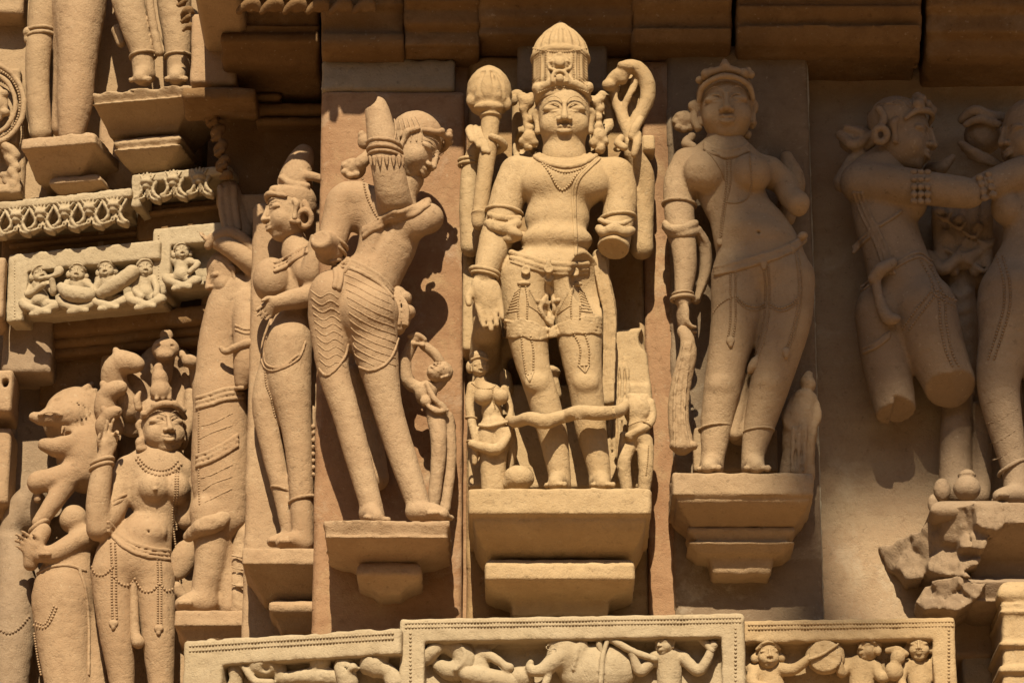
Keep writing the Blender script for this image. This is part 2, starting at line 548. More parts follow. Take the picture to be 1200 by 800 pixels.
def cord(bag, skin, pts, r=1.2, lift=0.2, step=3.0, n=5, fall=30.0):
    Q, P = drape(skin, pts, step, lift, fall)
    rope(bag, P, r * KPX if np.ndim(r) == 0 else np.interp(np.linspace(0, 1, len(P)), np.linspace(0, 1, len(r)), r) * KPX, n)

def beads(bag, skin, pts, r=1.6, gap=1.9, lift=0.3, fall=30.0):
    Q, P = drape(skin, pts, r * gap, lift, fall)
    for p in P: bead(bag, p, r * KPX)

# ------------------------------------------------------------------ anatomy carved with the grid
def frame(yaw, pitch, roll):
    """Columns: head right (viewer's right), head up, head front, in the world. yaw>0 turns the face to viewer's right."""
    y, p, r = math.radians(yaw), math.radians(pitch), math.radians(roll)
    X = np.array([1.0, 0, 0]); U = np.array([0, 0, 1.0]); Fv = np.array([0, -1.0, 0])
    def rot(v, a, ang):
        a = a / np.linalg.norm(a)
        return v * math.cos(ang) + np.cross(a, v) * math.sin(ang) + a * (a @ v) * (1 - math.cos(ang))
    vs = [rot(v, np.array([0, 0, 1.0]), y) for v in (X, U, Fv)]
    ax = vs[0]
    vs = [rot(v, ax, p) for v in vs]           # pitch>0: face tips down
    vs = [rot(v, np.array([0, -1.0, 0]), r) for v in vs]   # roll>0: crown leans to viewer's left
    return np.array(vs).T

class Head:
    """Face of classical type. c = picture point of the face centre (between nose tip and eyes), w = half width in px."""
    def __init__(s, sd, c, w, yaw=0, pitch=8, roll=0, ear=True, fem=False, smile=0.0, k=0.10, eyes=True, worn=0.0):
        s.sd = sd; s.R = frame(yaw, pitch, roll)
        c = (c[0], c[1] + 0.30 * w * max(0.0, -s.R[1, 2]), c[2])     # keeps the face, not the skull's middle, at c
        s.o = W(*c); s.sc = SC(*c) * w
        E, T = s.e, s.t
        E((0, 0.42, -0.30), (0.99, 1.02, 1.10), 0)
        E((0, -0.15, -0.02), (0.93, 1.10, 0.98), k * 2)
        E((0, -0.58, 0.14), (0.80, 0.70, 0.76), k * 2)
        E((0, -1.02, 0.50), (0.34, 0.24, 0.30), k * 2)             # chin
        for q in (-1, 1):
            E((q * 0.47, -0.42, 0.50), (0.40, 0.42, 0.38), k * 2)   # cheek
            E((q * 0.43, 0.20, 1.03), (0.37, 0.16, 0.17), k * 1.8, True)   # eye socket
            if eyes:
                E((q * 0.43, 0.155, 0.665), (0.36, 0.165, 0.215), k * 0.3)
                T([(q * 0.10, 0.10, 0.87), (q * 0.28, 0.29, 0.90), (q * 0.52, 0.30, 0.82), (q * 0.82, 0.12, 0.58)], [0.02, 0.032, 0.032, 0.02], 0.03)
                T([(q * 0.12, 0.08, 0.87), (q * 0.40, 0.02, 0.86), (q * 0.80, 0.10, 0.59)], [0.025, 0.035, 0.025], 0.02)
            T([(q * 0.07, 0.34, 0.97), (q * 0.22, 0.53, 0.935), (q * 0.50, 0.60, 0.82), (q * 0.80, 0.42, 0.56), (q * 0.9, 0.28, 0.44)], [0.018, 0.025, 0.025, 0.02, 0.013], 0.05)
        T([(0, 0.34, 0.93), (0, 0.02, 1.05), (0, -0.26, 1.17)], [0.08, 0.105, 0.14], k * 0.8)
        for q in (-1, 1):
            E((q * 0.17, -0.31, 1.04), (0.13, 0.105, 0.15), 0.06)
            E((q * 0.09, -0.385, 1.17), (0.05, 0.035, 0.07), 0.02, True)
        # mouth
        u = smile + 0.025
        E((0, -0.66, 0.74), (0.36, 0.22, 0.24), k * 1.5)
        T([(-0.35, -0.63 + u, 0.82), (-0.14, -0.565, 0.99), (0, -0.59, 1.01), (0.14, -0.565, 0.99), (0.35, -0.63 + u, 0.82)], [0.045, 0.082, 0.075, 0.082, 0.045], 0.03)
        T([(-0.30, -0.67 + u, 0.82), (-0.12, -0.745, 0.98), (0.12, -0.745, 0.98), (0.30, -0.67 + u, 0.82)], [0.045, 0.098, 0.098, 0.045], 0.03)
        T([(-0.38, -0.64 + u, 0.94), (-0.15, -0.655, 1.09), (0.15, -0.655, 1.09), (0.38, -0.64 + u, 0.94)], [0.026, 0.034, 0.034, 0.026], 0.015, True)
        T([(-0.2, -0.88, 0.95), (0.2, -0.88, 0.95)], [0.05, 0.05], 0.08, True)
        if ear:
            for q in (-1, 1):
                T([(q * 0.99, 0.28, -0.10), (q * 1.06, 0.10, -0.16), (q * 1.00, -0.22, -0.08), (q * 0.98, -0.55, -0.02)], [0.13, 0.15, 0.10, 0.12], 0.06)
    def p(s, v):
        return s.o + s.R @ (np.asarray(v, float) * s.sc)
    def e(s, c, r, k=0.1, sub=False):
        s.sd.well(s.p(c), np.array(r) * s.sc, s.R, k * s.sc, sub)
    def t(s, P, r, k=0.1, sub=False, sm=4):
        s.sd.wtube([s.p(v) for v in P], np.asarray(r) * s.sc, 1.0, k * s.sc, sub, sm)

def hand(sd, wrist, knuckle, size, side=1, curl=0.3, spread=0.12, normal=(0, 0, 1), thumb=0.6, k=1.2):
    """Hand: wrist & knuckle picture points; size = palm width px; normal in (right, up, out) picture axes faces away from the palm's back."""
    w = W(*wrist); kn = W(*knuckle); sc = SC(*wrist) * size
    ax = kn - w; L = np.linalg.norm(ax); ax = ax / L
    nr = np.array([normal[0], -normal[2], normal[1]], float)
    nr -= ax * (nr @ ax); nr /= np.linalg.norm(nr)
    tv = np.cross(ax, nr) * side
    kk = k * SC(*wrist)
    B = np.stack([tv, nr, ax], 1)
    sd.well(w + ax * L * 0.55, np.array([0.52 * sc, 0.24 * sc, L * 0.62]), B, kk * 2)
    sd.well(w + ax * L * 0.35 + tv * 0.25 * sc + nr * 0.08 * sc, np.array([0.26 * sc, 0.22 * sc, L * 0.40]), B, kk * 2)
    ln = (0.80, 0.92, 0.84, 0.66)
    for i in range(4):
        u = (0.37 - 0.245 * i)
        c = curl if np.ndim(curl) == 0 else curl[i]
        b = w + ax * L * (0.98 - 0.05 * abs(i - 1)) + tv * u * sc
        P = [b - ax * 0.1 * sc]; d = ax + tv * u * spread * 2; a = 0.0
        P.append(b)
        for seg in (0.42, 0.32, 0.26):
            a += c
            dd = d * math.cos(a) + nr * math.sin(a)
            P.append(P[-1] + dd / np.linalg.norm(dd) * seg * ln[i] * sc)
        sd.wtube(P, np.array([0.115, 0.125, 0.115, 0.105, 0.085]) * sc, 1.0, kk * 0.35, sm=2)
    b = w + ax * L * 0.30 + tv * 0.42 * sc
    d1 = ax * 0.75 + tv * thumb + nr * 0.25; d1 /= np.linalg.norm(d1)
    d2 = ax * 1.0 + tv * thumb * 0.2 + nr * 0.35; d2 /= np.linalg.norm(d2)
    sd.wtube([b, b + d1 * 0.38 * sc, b + d1 * 0.38 * sc + d2 * 0.36 * sc], np.array([0.17, 0.14, 0.10]) * sc, 1.0, kk * 0.8, sm=2)

def foot(sd, heel, toe, size, k=2.0, toes=True):
    h = W(*heel); t = W(*toe); sc = SC(*heel) * size
    ax = t - h; L = np.linalg.norm(ax); ax /= L
    up = np.array([0, 0, 1.0]); tv = np.cross(ax, up); tv /= np.linalg.norm(tv)
    kk = k * SC(*heel)
    sd.wtube([h + up * 0.30 * sc, h + ax * L * 0.5 + up * 0.28 * sc, h + ax * L * 0.85 + up * 0.16 * sc], np.array([0.42, 0.40, 0.30]) * sc, 1.0, kk * 2)
    if toes:
        for i in range(5):
            u = (i - 2) * 0.21
            e = h + ax * (L * (1.0 - 0.03 * i * i * 0.4)) + tv * u * sc + up * 0.10 * sc
            sd.wtube([e - ax * 0.35 * sc, e], np.array([0.13, 0.11 + (0.03 if i == 0 else 0)]) * sc, 1.0, kk * 0.35)

def stack(sd, cx, d0, prof, k=1.5, side=1.0):
    """Moulded block against a wall: prof = [(py at front, half width px, depth px)] from top to bottom; each row's height is where its own front edge shows."""
    rows = []
    ref = PL.p
    for py, hw, d in prof:
        p = W(cx, py, d); sc = SC(cx, py, d)
        rows.append((p[2], hw * sc, (p - ref) @ PL.n, (p - ref) @ PL.u))
    rows.sort()
    z = np.array([r[0] for r in rows]); hw = np.array([r[1] for r in rows]); yf = np.array([r[2] for r in rows]); xc = np.array([r[3] for r in rows])
    for i in range(1, len(z)):
        if z[i] <= z[i - 1]: z[i] = z[i - 1] + 1e-4
    kk = k * KPX
    yb = d0 * KPX
    u, n = PL.u.astype(np.float32), PL.n.astype(np.float32); r0 = ref.astype(np.float32)
    def f(X, Y, Z):
        H = np.interp(Z, z, hw).astype(np.float32); Q = np.interp(Z, z, yf).astype(np.float32); C = np.interp(Z, z, xc).astype(np.float32)
        U = (X - r0[0]) * u[0] + (Y - r0[1]) * u[1]; D = (X - r0[0]) * n[0] + (Y - r0[1]) * n[1]
        a = _smax(np.abs(U - C) - H, D - Q, kk)
        a = np.maximum(a, np.float32(yb) - D)
        b = np.maximum(z[0] - Z, Z - z[-1]).astype(np.float32)
        return _smax(a, b + 0 * a, kk)
    m = hw.max()
    cs = [ref + PL.u * (xc.mean() + q * (m + 0.002)) + PL.n * e for q in (-1, 1) for e in (yb, yf.max())]
    lo = np.min(cs, 0); hi = np.max(cs, 0)
    lo[2] = z[0]; hi[2] = z[-1]
    sd.wfun(lo, hi, f, k=0)

def joined(*vf):
    vs = []; fs = []; n = 0
    for V, F in vf:
        vs.append(V); fs.append(F + n); n += len(V)
    return np.vstack(vs), np.vstack(fs)

def at(sc, x0, y0):
    """Reads points measured in an enlarged crop of the photograph."""
    def f(*pts):
        out = [(x0 + p[0] / sc, y0 + p[1] / sc) + tuple(p[2:]) for p in pts]
        return out
    return f

def part(s, name, mat, parent, skin=None, label=None):
    V, F = s.mesh()
    o = link_mesh(name, V, F, M[mat], parent)
    if skin is not None: skin.add(V, F)
    if label: o['label'] = label
    return o

def ring(sd, c, rx, rd, tilt, r, k=1.0, n=10, a0=0, a1=360, dy=0.0):
    """Bangle: tube round a limb; c picture point of its centre, rx half width px, rd half depth px, tilt degrees in the picture."""
    cw = W(*c); sc = SC(*c); t = math.radians(tilt)
    P = []
    m = int(n * 2)
    for i in range(m + 1):
        a = math.radians(a0 + (a1 - a0) * i / m)
        x = math.cos(a) * rx; q = math.sin(a) * rd
        P.append(cw + PL.u * (x * math.cos(t) * sc) + np.array([0, 0, 1.0]) * ((x * math.sin(t) + dy * math.sin(a)) * sc) + PL.n * (q * sc))
    sd.wtube(P, np.full(len(P), r * sc), 1.0, k * sc, False, 1)

def bangle(parent, mat, c, rx, rd, tilt, r, n=8, name="bangle", h=0.9, lump=0.0):
    g = Sdf(h * H1); ring(g, c, rx, rd, tilt, r)
    if lump:
        cw = W(*c); sc = SC(*c); t = math.radians(tilt)
        for i in range(n):
            a = math.pi * (i + 0.5) / n
            p = cw + PL.u * (math.cos(a) * rx * math.cos(t) * sc) + np.array([0, 0, 1.0]) * (math.cos(a) * rx * math.sin(t) * sc) + PL.n * (math.sin(a) * rd * sc)
            g.well(p, np.full(3, lump * sc), None, 0.6 * sc)
    g.noise(0.35, 4)
    return part(g, name, mat, parent)

def draped(parent, name, mat, skin, curves, r, k=0.8, fall=0.0, step=3.0, lift=0.2, h=1.0, amp=0.4, size=4, wave=0.0):
    """Raised cloth lines or straps laid on the body."""
    g = Sdf(h * H1)
    for i, P in enumerate(curves):
        Q, X = drape(skin, P, step, lift, fall)
        if wave: X[:, 2] += np.array([wave * KPX * math.sin(j * 1.1 + i) for j in range(len(X))])
        rr = r[i] if isinstance(r, (list, tuple)) else r
        g.wtube(X, np.full(len(X), rr * KPX), 1, k * KPX, False, 1)
    g.noise(amp, size)
    o = part(g, name, mat, parent)
    if len(curves) > 4: o['kind'] = 'stuff'
    return o

def bead_part(parent, name, mat, skin, strings, fall=0.0, cords=()):
    bg = Bag()
    for P, r in strings: beads(bg, skin, P, r, 1.9, 0.3, fall)
    for P, r in cords: cord(bg, skin, P, r, 0.2, 3.0, 5, fall)
    o = bg.build(name, M[mat], parent); o['kind'] = 'stuff'
    return o
H1 = KPX

def slab_relief(s, poly, pts, d0, k=1.0):
    """Broken stone of free outline: poly = picture outline, pts = fracture facets (px, py, depth, rise to the right, rise downwards); back at d0."""
    Wp = np.array([W(*p[:3]) for p in pts])
    n, u = PL.n, PL.u
    ref = PL.p
    pu = (Wp - ref) @ u; pz = Wp[:, 2]; pd = (Wp - ref) @ n
    gx = [p[3] for p in pts]; gz = [p[4] for p in pts]
    def dep(px, py):
        i = min(range(len(pts)), key=lambda q: math.hypot(pts[q][0] - px, pts[q][1] - py)); p = pts[i]
        return p[2] + p[3] * (px - p[0]) + p[4] * (py - p[1])
    O = np.array([W(x, y, dep(x, y)) for x, y in poly])
    ou = (O - ref) @ u; oz = O[:, 2]
    def f(X, Y, Z):
        U = ((X - ref[0]) * u[0] + (Y - ref[1]) * u[1]); D = ((X - ref[0]) * n[0] + (Y - ref[1]) * n[1])
        U2 = U[:, :1, :] + 0 * Z; Z2 = Z + 0 * U2     # outline and front depend on the face only
        jit = 7 * KPX * vnoise(U2 / KPX / 14, Z2 / KPX / 14, 0 * U2 + .5)
        near = np.full(U2.shape, 1e9); front = np.zeros(U2.shape)
        for a, b, c, q1, q2 in zip(pu, pz, pd, gx, gz):
            w = np.hypot(U2 - a + jit, Z2 - b - jit); m_ = w < near
            front = np.where(m_, c + q1 * (U2 - a) - q2 * (Z2 - b), front); near = np.where(m_, w, near)
        best = np.full(U2.shape, 1e9); ins = np.zeros(U2.shape, bool)
        m = len(ou)
        for i in range(m):
            ax, az, bx, bz = ou[i], oz[i], ou[(i + 1) % m], oz[(i + 1) % m]
            vx, vz = bx - ax, bz - az
            t = np.clip(((U2 - ax) * vx + (Z2 - az) * vz) / (vx * vx + vz * vz), 0, 1)
            best = np.minimum(best, np.hypot(U2 - ax - t * vx, Z2 - az - t * vz))
            c1 = (az > Z2) != (bz > Z2)
            xi = ax + (Z2 - az) / (vz if abs(vz) > 1e-12 else 1e-12) * vx
            ins ^= c1 & (U2 < xi)
        e = np.where(ins, -best, best)
        g = _smax((e + 0 * D).astype(np.float32), ((D - front) * 0.75).astype(np.float32), np.float32(k * KPX))
        return np.maximum(g, (d0 * KPX - D)).astype(np.float32)
    lo = O.min(0).copy(); hi = O.max(0).copy()
    cs = np.array([ref + u * a + n * b for a in (ou.min(), ou.max()) for b in (d0 * KPX, max(pd.max(), 0))])
    lo[:2] = cs[:, :2].min(0); hi[:2] = cs[:, :2].max(0)
    s.wfun(lo, hi, f)
# ------------------------------------------------------------------ ground
H1 = KPX                    # one photograph pixel at the wall
_g = 900.0
gv = []; gf = []
_xs = [-_g, -60, -12, 12, 60, _g]; _ys = [-_g, -60, -14, -2, 0.4, _g]
for y in _ys:
    for x in _xs: gv.append((x, y, 0.0))
for j in range(5):
    for i in range(5): gf.append((j * 6 + i, j * 6 + i + 1, (j + 1) * 6 + i + 1, (j + 1) * 6 + i))
o = link_mesh("ground", gv, gf, M['earth'], smooth=False); o['kind'] = 'structure'
s = Sdf(0.25); s.wbox((0, -5.2, 0.75), (16, 6.4, 0.75), None, 0, False, 0.05); V, F = s.mesh()
o = link_mesh("bounce_platform", V, F, M['buff'], smooth=False); o['kind'] = 'structure'  # stone floor added out of view to bounce warm light onto the wall

# ------------------------------------------------------------------ temple wall: slabs, courses, eaves
def block(name, mat, parent, x0, y0, x1, y1, d0, d1, h=4.0, amp=0.9, size=26, rnd=2.0, extra=None):
    s = Sdf(h * H1)
    s.box(x0, y0, x1, y1, max(d0, d1 - 70), d1, 0, False, rnd)
    if extra: extra(s)
    s.noise(amp, size)
    V, F = s.mesh()
    return link_mesh(name, V, F, M[mat], parent)

wall = thing("temple_wall", "carved sandstone temple wall of tall upright slabs behind the statues", "wall", (0, 0.3, 0))
block("wall_slab", 'red', wall, 377, 106, 541, 770, -330, 0, h=3.6, amp=0.8)
s = Sdf(9 * H1); s.box(378, 72, 540, 760, -420, -40, 0, False, 3); s.noise(1, 40); V, F = s.mesh(); link_mesh("wall_slab", V, F, M['red'], wall)
o = block("lime_patch", 'cement', wall, 377, 69, 533, 106, -330, 3, h=2.5, amp=2.0, size=14, rnd=3)
o['label'] = "pale lime mortar course topping the red slab"
block("wall_slab", 'ochre', wall, 549, 66, 762, 770, -60, -14, h=3.6, amp=0.8)
def chips(s):
    r = random.Random(3)
    for i in range(24):
        y = 180 + i * 24 + r.uniform(-8, 8)
        s.ell((r.choice((766, 781)), y, 2), (r.uniform(2, 4), r.uniform(5, 12), r.uniform(3, 6)), k=3, sub=True)
block("wall_slab", 'red', wall, 752, 70, 800, 770, -60, -6, h=2.4, amp=1.0, extra=chips)
block("wall_slab", 'red', wall, 515, 70, 580, 770, -70, -24, h=2.5, amp=1.2)
block("wall_slab", 'grey', wall, 780, 52, 967, 770, -75, 0, h=3.6, amp=0.8)
block("wall_slab", 'tawny', wall, 940, 60, 1240, 770, -140, -62, h=3.5, amp=0.9)
def gritty(s):
    r = random.Random(8)
    for i in range(60): s.ell((948 + r.uniform(-4, 22), 60 + i * 11, 3), (r.uniform(2, 5), r.uniform(3, 9), 4), k=2, sub=True)
block("mortar_line", 'mortar', wall, 940, 70, 968, 770, -70, -6, h=2.4, amp=1.6, size=8, extra=gritty)
block("mortar_line", 'mortar', wall, 776, 180, 787, 770, -70, -7, h=2.4, amp=1.6, size=8)
block("wall_slab", 'grey', wall, 606, 47, 712, 108, -60, 12, h=3, amp=0.8)
# masonry core behind everything, down to the platform and on to both sides
def core(x0, x1, y0, y1, z0, z1, name="core_masonry", mat='dark', h=0.09):
    s = Sdf(h); s.wbox(((x0 + x1) / 2, (y0 + y1) / 2, (z0 + z1) / 2), ((x1 - x0) / 2, (y1 - y0) / 2, (z1 - z0) / 2), None, 0, False, 0.02); s.noise(2, 60)
    V, F = s.mesh(); return link_mesh(name, V, F, M[mat], wall)
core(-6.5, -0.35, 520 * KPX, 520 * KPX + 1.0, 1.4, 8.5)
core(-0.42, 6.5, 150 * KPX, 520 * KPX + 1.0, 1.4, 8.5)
zb = W(600, 880, 0)[2]
core(-0.75, 6.4, 0.02, 520 * KPX, 1.4, zb, "plinth", 'buff')          # plinth under the friezes
core(-6.4, -0.72, 0.62, 520 * KPX + .4, 1.4, zb - 0.25, "plinth", 'buff')
core(1.22, 6.4, 0.16, 150 * KPX + .4, zb - .02, 8.4, "core_masonry", 'tawny')
core(-6.4, -1.32, 0.80, 520 * KPX + .4, zb - .3, 8.4, "core_masonry", 'pink')

corn = thing("cornice", "dark moulded stone courses overhanging the statue slabs", "cornice", W(700, 20, 0))
def course(x0, x1, prof, mat='dark', h=3.0, d0=-120):
    """prof rows: (y, depth) top to bottom."""
    s = Sdf(h * H1)
    cx = (x0 + x1) / 2; hw = (x1 - x0) / 2
    stack(s, cx, d0, [(y, hw, d) for y, d in prof], k=3)
    s.noise(1.6, 22)
    V, F = s.mesh()
    return link_mesh("cornice_block", V, F, M[mat], corn)
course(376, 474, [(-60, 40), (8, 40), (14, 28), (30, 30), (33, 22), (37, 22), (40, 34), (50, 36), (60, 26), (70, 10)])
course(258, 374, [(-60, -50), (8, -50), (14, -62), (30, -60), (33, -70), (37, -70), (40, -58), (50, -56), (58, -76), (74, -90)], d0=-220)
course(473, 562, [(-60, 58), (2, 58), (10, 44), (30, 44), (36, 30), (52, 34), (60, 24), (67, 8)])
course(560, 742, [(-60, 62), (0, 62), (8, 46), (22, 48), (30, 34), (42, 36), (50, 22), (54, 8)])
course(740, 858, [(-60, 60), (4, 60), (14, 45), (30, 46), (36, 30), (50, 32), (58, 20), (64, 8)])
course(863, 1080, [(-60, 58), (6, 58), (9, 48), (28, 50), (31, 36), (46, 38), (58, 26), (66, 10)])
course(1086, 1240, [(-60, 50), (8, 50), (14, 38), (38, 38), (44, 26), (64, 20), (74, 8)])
# scrolling leaf edge on the lowest course, top left
for i in range(6):
    s = Sdf(1.8 * H1); x = 292 + i * 27
    s.tube([(x - 12, 14, 44), (x - 2, 4, 50), (x + 8, 3, 50), (x + 12, 12, 44)], [4, 5, 5, 3])
    s.ell((x + 2, 11, 44), (6, 4, 5)); s.noise(0.8, 8)
    V, F = s.mesh(); link_mesh("scroll_leaf", V, F, M['dark'], corn)

eave = thing("stone_eave", "jutting stone eave high above the statues", "eave", W(600, -300, 0))
def eave_block(x0, x1, yb, db, de):
    Q = W((x0 + x1) / 2, yb, db); L = (-de * KPX - Q[1]) / S_DIR.y
    ez = Q[2] + S_DIR.z * L; ex = S_DIR.x * L
    a = W(x0, yb, db)[0] + ex; b = W(x1, yb, db)[0] + ex
    s = Sdf(4 * H1)
    s.wbox(((a + b) / 2, (-de * KPX + 0.9) / 2, ez + 0.16), ((b - a) / 2, (de * KPX + 0.9) / 2, 0.16), None, 0, False, 0.01)
    V, F = s.mesh(); link_mesh("eave_block", V, F, M['buff'], eave)
for a in ((246, 300, 262, -140, 90), (300, 373, 196, -105, 130), (373, 386, 140, 0, 300), (386, 397, 152, 0, 305), (397, 430, 140, 0, 310), (430, 480, 160, 0, 312), (480, 546, 178, 0, 310),
          (546, 790, 145, 0, 312), (790, 1300, 196, 0, 310)):
    eave_block(*a)

# ------------------------------------------------------------------ dark inner corner, left of the red slab
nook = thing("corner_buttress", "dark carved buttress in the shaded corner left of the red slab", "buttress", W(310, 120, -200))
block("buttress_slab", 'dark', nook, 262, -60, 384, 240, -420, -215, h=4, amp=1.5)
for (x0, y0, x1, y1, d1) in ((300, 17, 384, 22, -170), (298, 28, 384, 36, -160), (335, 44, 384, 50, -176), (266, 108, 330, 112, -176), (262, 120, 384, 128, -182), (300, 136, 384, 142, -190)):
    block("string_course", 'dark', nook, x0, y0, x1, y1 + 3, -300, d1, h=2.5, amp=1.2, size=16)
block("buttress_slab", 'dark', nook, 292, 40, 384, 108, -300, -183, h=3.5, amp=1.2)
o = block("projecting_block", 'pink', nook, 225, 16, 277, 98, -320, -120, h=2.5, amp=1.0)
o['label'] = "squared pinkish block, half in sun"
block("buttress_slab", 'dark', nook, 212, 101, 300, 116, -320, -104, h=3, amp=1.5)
def scroll(pts, d, r):
    s = Sdf(1.7 * H1); rr = random.Random(int(pts[0][0] * 7))
    Q = resample(catmull(pts, 5), 9)
    for i, (x, y) in enumerate(Q):
        e = (-1) ** i
        s.ell((x + e * 3, y, d + 4 * e), (r * rr.uniform(0.7, 1.0), r * rr.uniform(0.55, 0.8), r * 0.8), roll=40 * e, k=3)
        s.tube([(x - 6, y + 4, d + 2), (x + 2, y - 3, d + 9), (x + 8 * e, y + 3, d + 4)], [2.6, 3.2, 2.2], k=2)
    s.noise(1.0, 7)
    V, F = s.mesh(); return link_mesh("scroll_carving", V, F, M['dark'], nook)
scroll([(268, 4), (280, 24), (283, 48), (287, 74)], -112, 11)
scroll([(243, 118), (250, 140), (258, 168), (264, 205)], -165, 9)
scroll([(214, -6), (219, 14), (221, 32)], -150, 7)

# ------------------------------------------------------------------ pedestals
def pedestal(label, mat, cx, d0, upper, lower, group="statue pedestals", h=2.0, amp=1.5, size=13, plane=None):
    t = thing("statue_pedestal", label, "pedestal", W(cx, upper[0][0], d0), group)
    s = Sdf(h * H1); stack(s, cx, d0, upper, k=2.0); s.noise(amp, size)
    V, F = s.mesh(); link_mesh("ledge_slab", V, F, M[mat], t)
    if lower:
        c2 = cx if not isinstance(lower, dict) else lower['cx']
        pr = lower if not isinstance(lower, dict) else lower['prof']
        s = Sdf(h * H1); stack(s, c2, d0, pr, k=2.0); s.noise(amp, size)
        V, F = s.mesh(); link_mesh("lower_moulding", V, F, M[mat], t)
    return t
pedestal("broad golden pedestal under the crowned four-armed god", 'gold', 656, -10,
         [(571, 108, 136), (601, 107, 136), (604, 101, 129), (611, 101, 127), (622, 98, 117), (636, 92, 101), (648, 86, 85), (652, 84, 79)],
         [(655, 84, 84), (661, 88, 92), (678, 88, 92), (686, 81, 80), (693, 72, 66), (698, 64, 56), (702, 58, 48), (722, 56, 44)])
pedestal("short slab pedestal under the twisting woman with raised arm", 'pink', 453, -4,
         [(609, 75, 118), (627, 75, 118), (629, 71, 111), (633, 69, 107), (641, 58, 94), (648, 46, 80), (652, 39, 70), (660, 32, 62)],
         {'cx': 456, 'prof': [(659, 33, 66), (663, 38, 71), (673, 39, 73), (679, 33, 63), (685, 22, 53), (691, 16, 47), (695, 13, 43)]})
pedestal("stepped pedestal under the voluptuous woman beside the dark recess", 'buff', 871, -4,
         [(553, 83, 104), (580, 83, 104), (583, 78, 99), (588, 78, 98), (598, 72, 86), (610, 64, 68), (616, 62, 62)],
         {'cx': 869, 'prof': [(616, 62, 58), (620, 64, 62), (634, 64, 62), (637, 52, 52), (648, 50, 49), (652, 38, 40), (668, 35, 36), (673, 34, 34)]})
pedestal("pedestal cut short by the red slab, under the profile woman", 'pink', 345, -330,
         [(641, 61, -62), (661, 61, -62), (664, 57, -68), (670, 54, -74), (684, 46, -92), (698, 39, -108), (704, 36, -114)],
         {'cx': 360, 'prof': [(703, 45, -100), (708, 46, -95), (716, 45, -96), (724, 38, -108), (742, 30, -122)]})
pedestal("low pedestal behind the leftmost bottom frieze", 'pink', 270, -440,
         [(714, 66, -170), (733, 66, -170), (736, 62, -176), (752, 54, -186), (775, 44, -200)], None)

# broken pedestal at right
def broken():
    t = thing("broken_pedestal", "shattered stone ledge under the embracing couple", "pedestal", W(1120, 650, -62))
    s = Sdf(1.8 * H1)
    slab_relief(s, [(1028, 640), (1046, 636), (1062, 626), (1080, 621), (1092, 604), (1106, 596), (1134, 590), (1150, 588), (1174, 588), (1180, 604), (1176, 618), (1160, 628), (1152, 646), (1146, 660), (1136, 664), (1128, 668), (1140, 676), (1118, 676), (1100, 672), (1083, 670), (1082, 676), (1064, 680), (1052, 672), (1042, 668)],
                [(1045, 650, -46, .9, -.3), (1068, 655, -24, .7, .1), (1086, 636, -4, 1.0, -.4), (1108, 654, 10, .6, .2), (1120, 616, 33, .8, -.5), (1142, 636, 47, .7, .3), (1160, 604, 68, .4, .1), (1136, 658, 30, .7, .5)], -80)
    s.tube([(1131, 592, 48), (1133, 618, 40), (1145, 650, 40)], 1.6, k=1, sub=True); s.tube([(1082, 622, -2), (1094, 640, 12), (1100, 652, 10)], 1.4, k=1, sub=True)
    s.noise(2.6, 9)
    V, F = s.mesh(); link_mesh("broken_face", V, F, M['dusk'], t)
    s = Sdf(1.8 * H1)
    slab_relief(s, [(1084, 688), (1092, 682), (1112, 674), (1126, 672), (1142, 682), (1156, 682), (1150, 694), (1138, 706), (1122, 716), (1104, 712), (1084, 714), (1074, 704)],
                [(1090, 702, -2, .9, .3), (1108, 686, 15, .7, -.4), (1124, 704, 22, .5, .5), (1142, 688, 34, .4, -.1)], -80)
    s.noise(2.4, 9)
    V, F = s.mesh(); link_mesh("broken_face", V, F, M['dusk'], t)
    s = Sdf(2.2 * H1)   # what is left of the dressed mouldings
    stack(s, 1222, -70, [(588, 50, 72), (614, 50, 72), (616, 54, 66), (622, 58, 60), (634, 68, 46), (646, 76, 28), (655, 80, 14), (658, 84, 10), (676, 86, 8), (680, 94, 30), (698, 94, 30), (701, 86, 18), (716, 76, 0)], k=2); s.noise(1.0, 12)
    V, F = s.mesh(); link_mesh("dressed_moulding", V, F, M['dusk'], t)
    s = Sdf(2.0 * H1)
    stack(s, 1140, -50, [(586, 40, 32), (590, 48, 42), (597, 50, 44), (604, 46, 40), (609, 42, 34)], k=4); s.noise(1.2, 12)
    V, F = s.mesh(); link_mesh("round_moulding", V, F, M['dusk'], t)
broken()

# ------------------------------------------------------------------ bottom friezes
def frame_mesh(s, x0, y0, x1, y1, d0, d1, tw, lw, rw, rec, corner=0):
    s.box(x0, y0, x1, y1, d0, d1, 0, False, 3.0)
    s.box(x0 + lw, y0 + tw, x1 - rw, y1 + 60, d1 - rec, d1 + 20, 1.2, True, 1.0)

def bead_row(bag, p0, p1, d, r=1.5, gap=4.2):
    n = int(math.hypot(p1[0] - p0[0], p1[1] - p0[1]) / gap)
    for i in range(n + 1):
        t = i / n
        bead(bag, W(p0[0] + (p1[0] - p0[0]) * t, p0[1] + (p1[1] - p0[1]) * t, d), (r * KPX * 1.1, r * KPX, r * KPX * 0.9))

def lev(pl, x0, y0, d):
    """Function giving, at depth d of plane pl, the picture y of the level line through (x0, y0)."""
    use(pl); z = W(x0, y0, d)[2]
    def f(x, off=0.0):
        lo, hi = y0 - 80, y0 + 80
        for _ in range(30):
            m = (lo + hi) / 2
            if W(x, m, d)[2] > z: lo = m
            else: hi = m
        return (lo + hi) / 2 + off
    return f

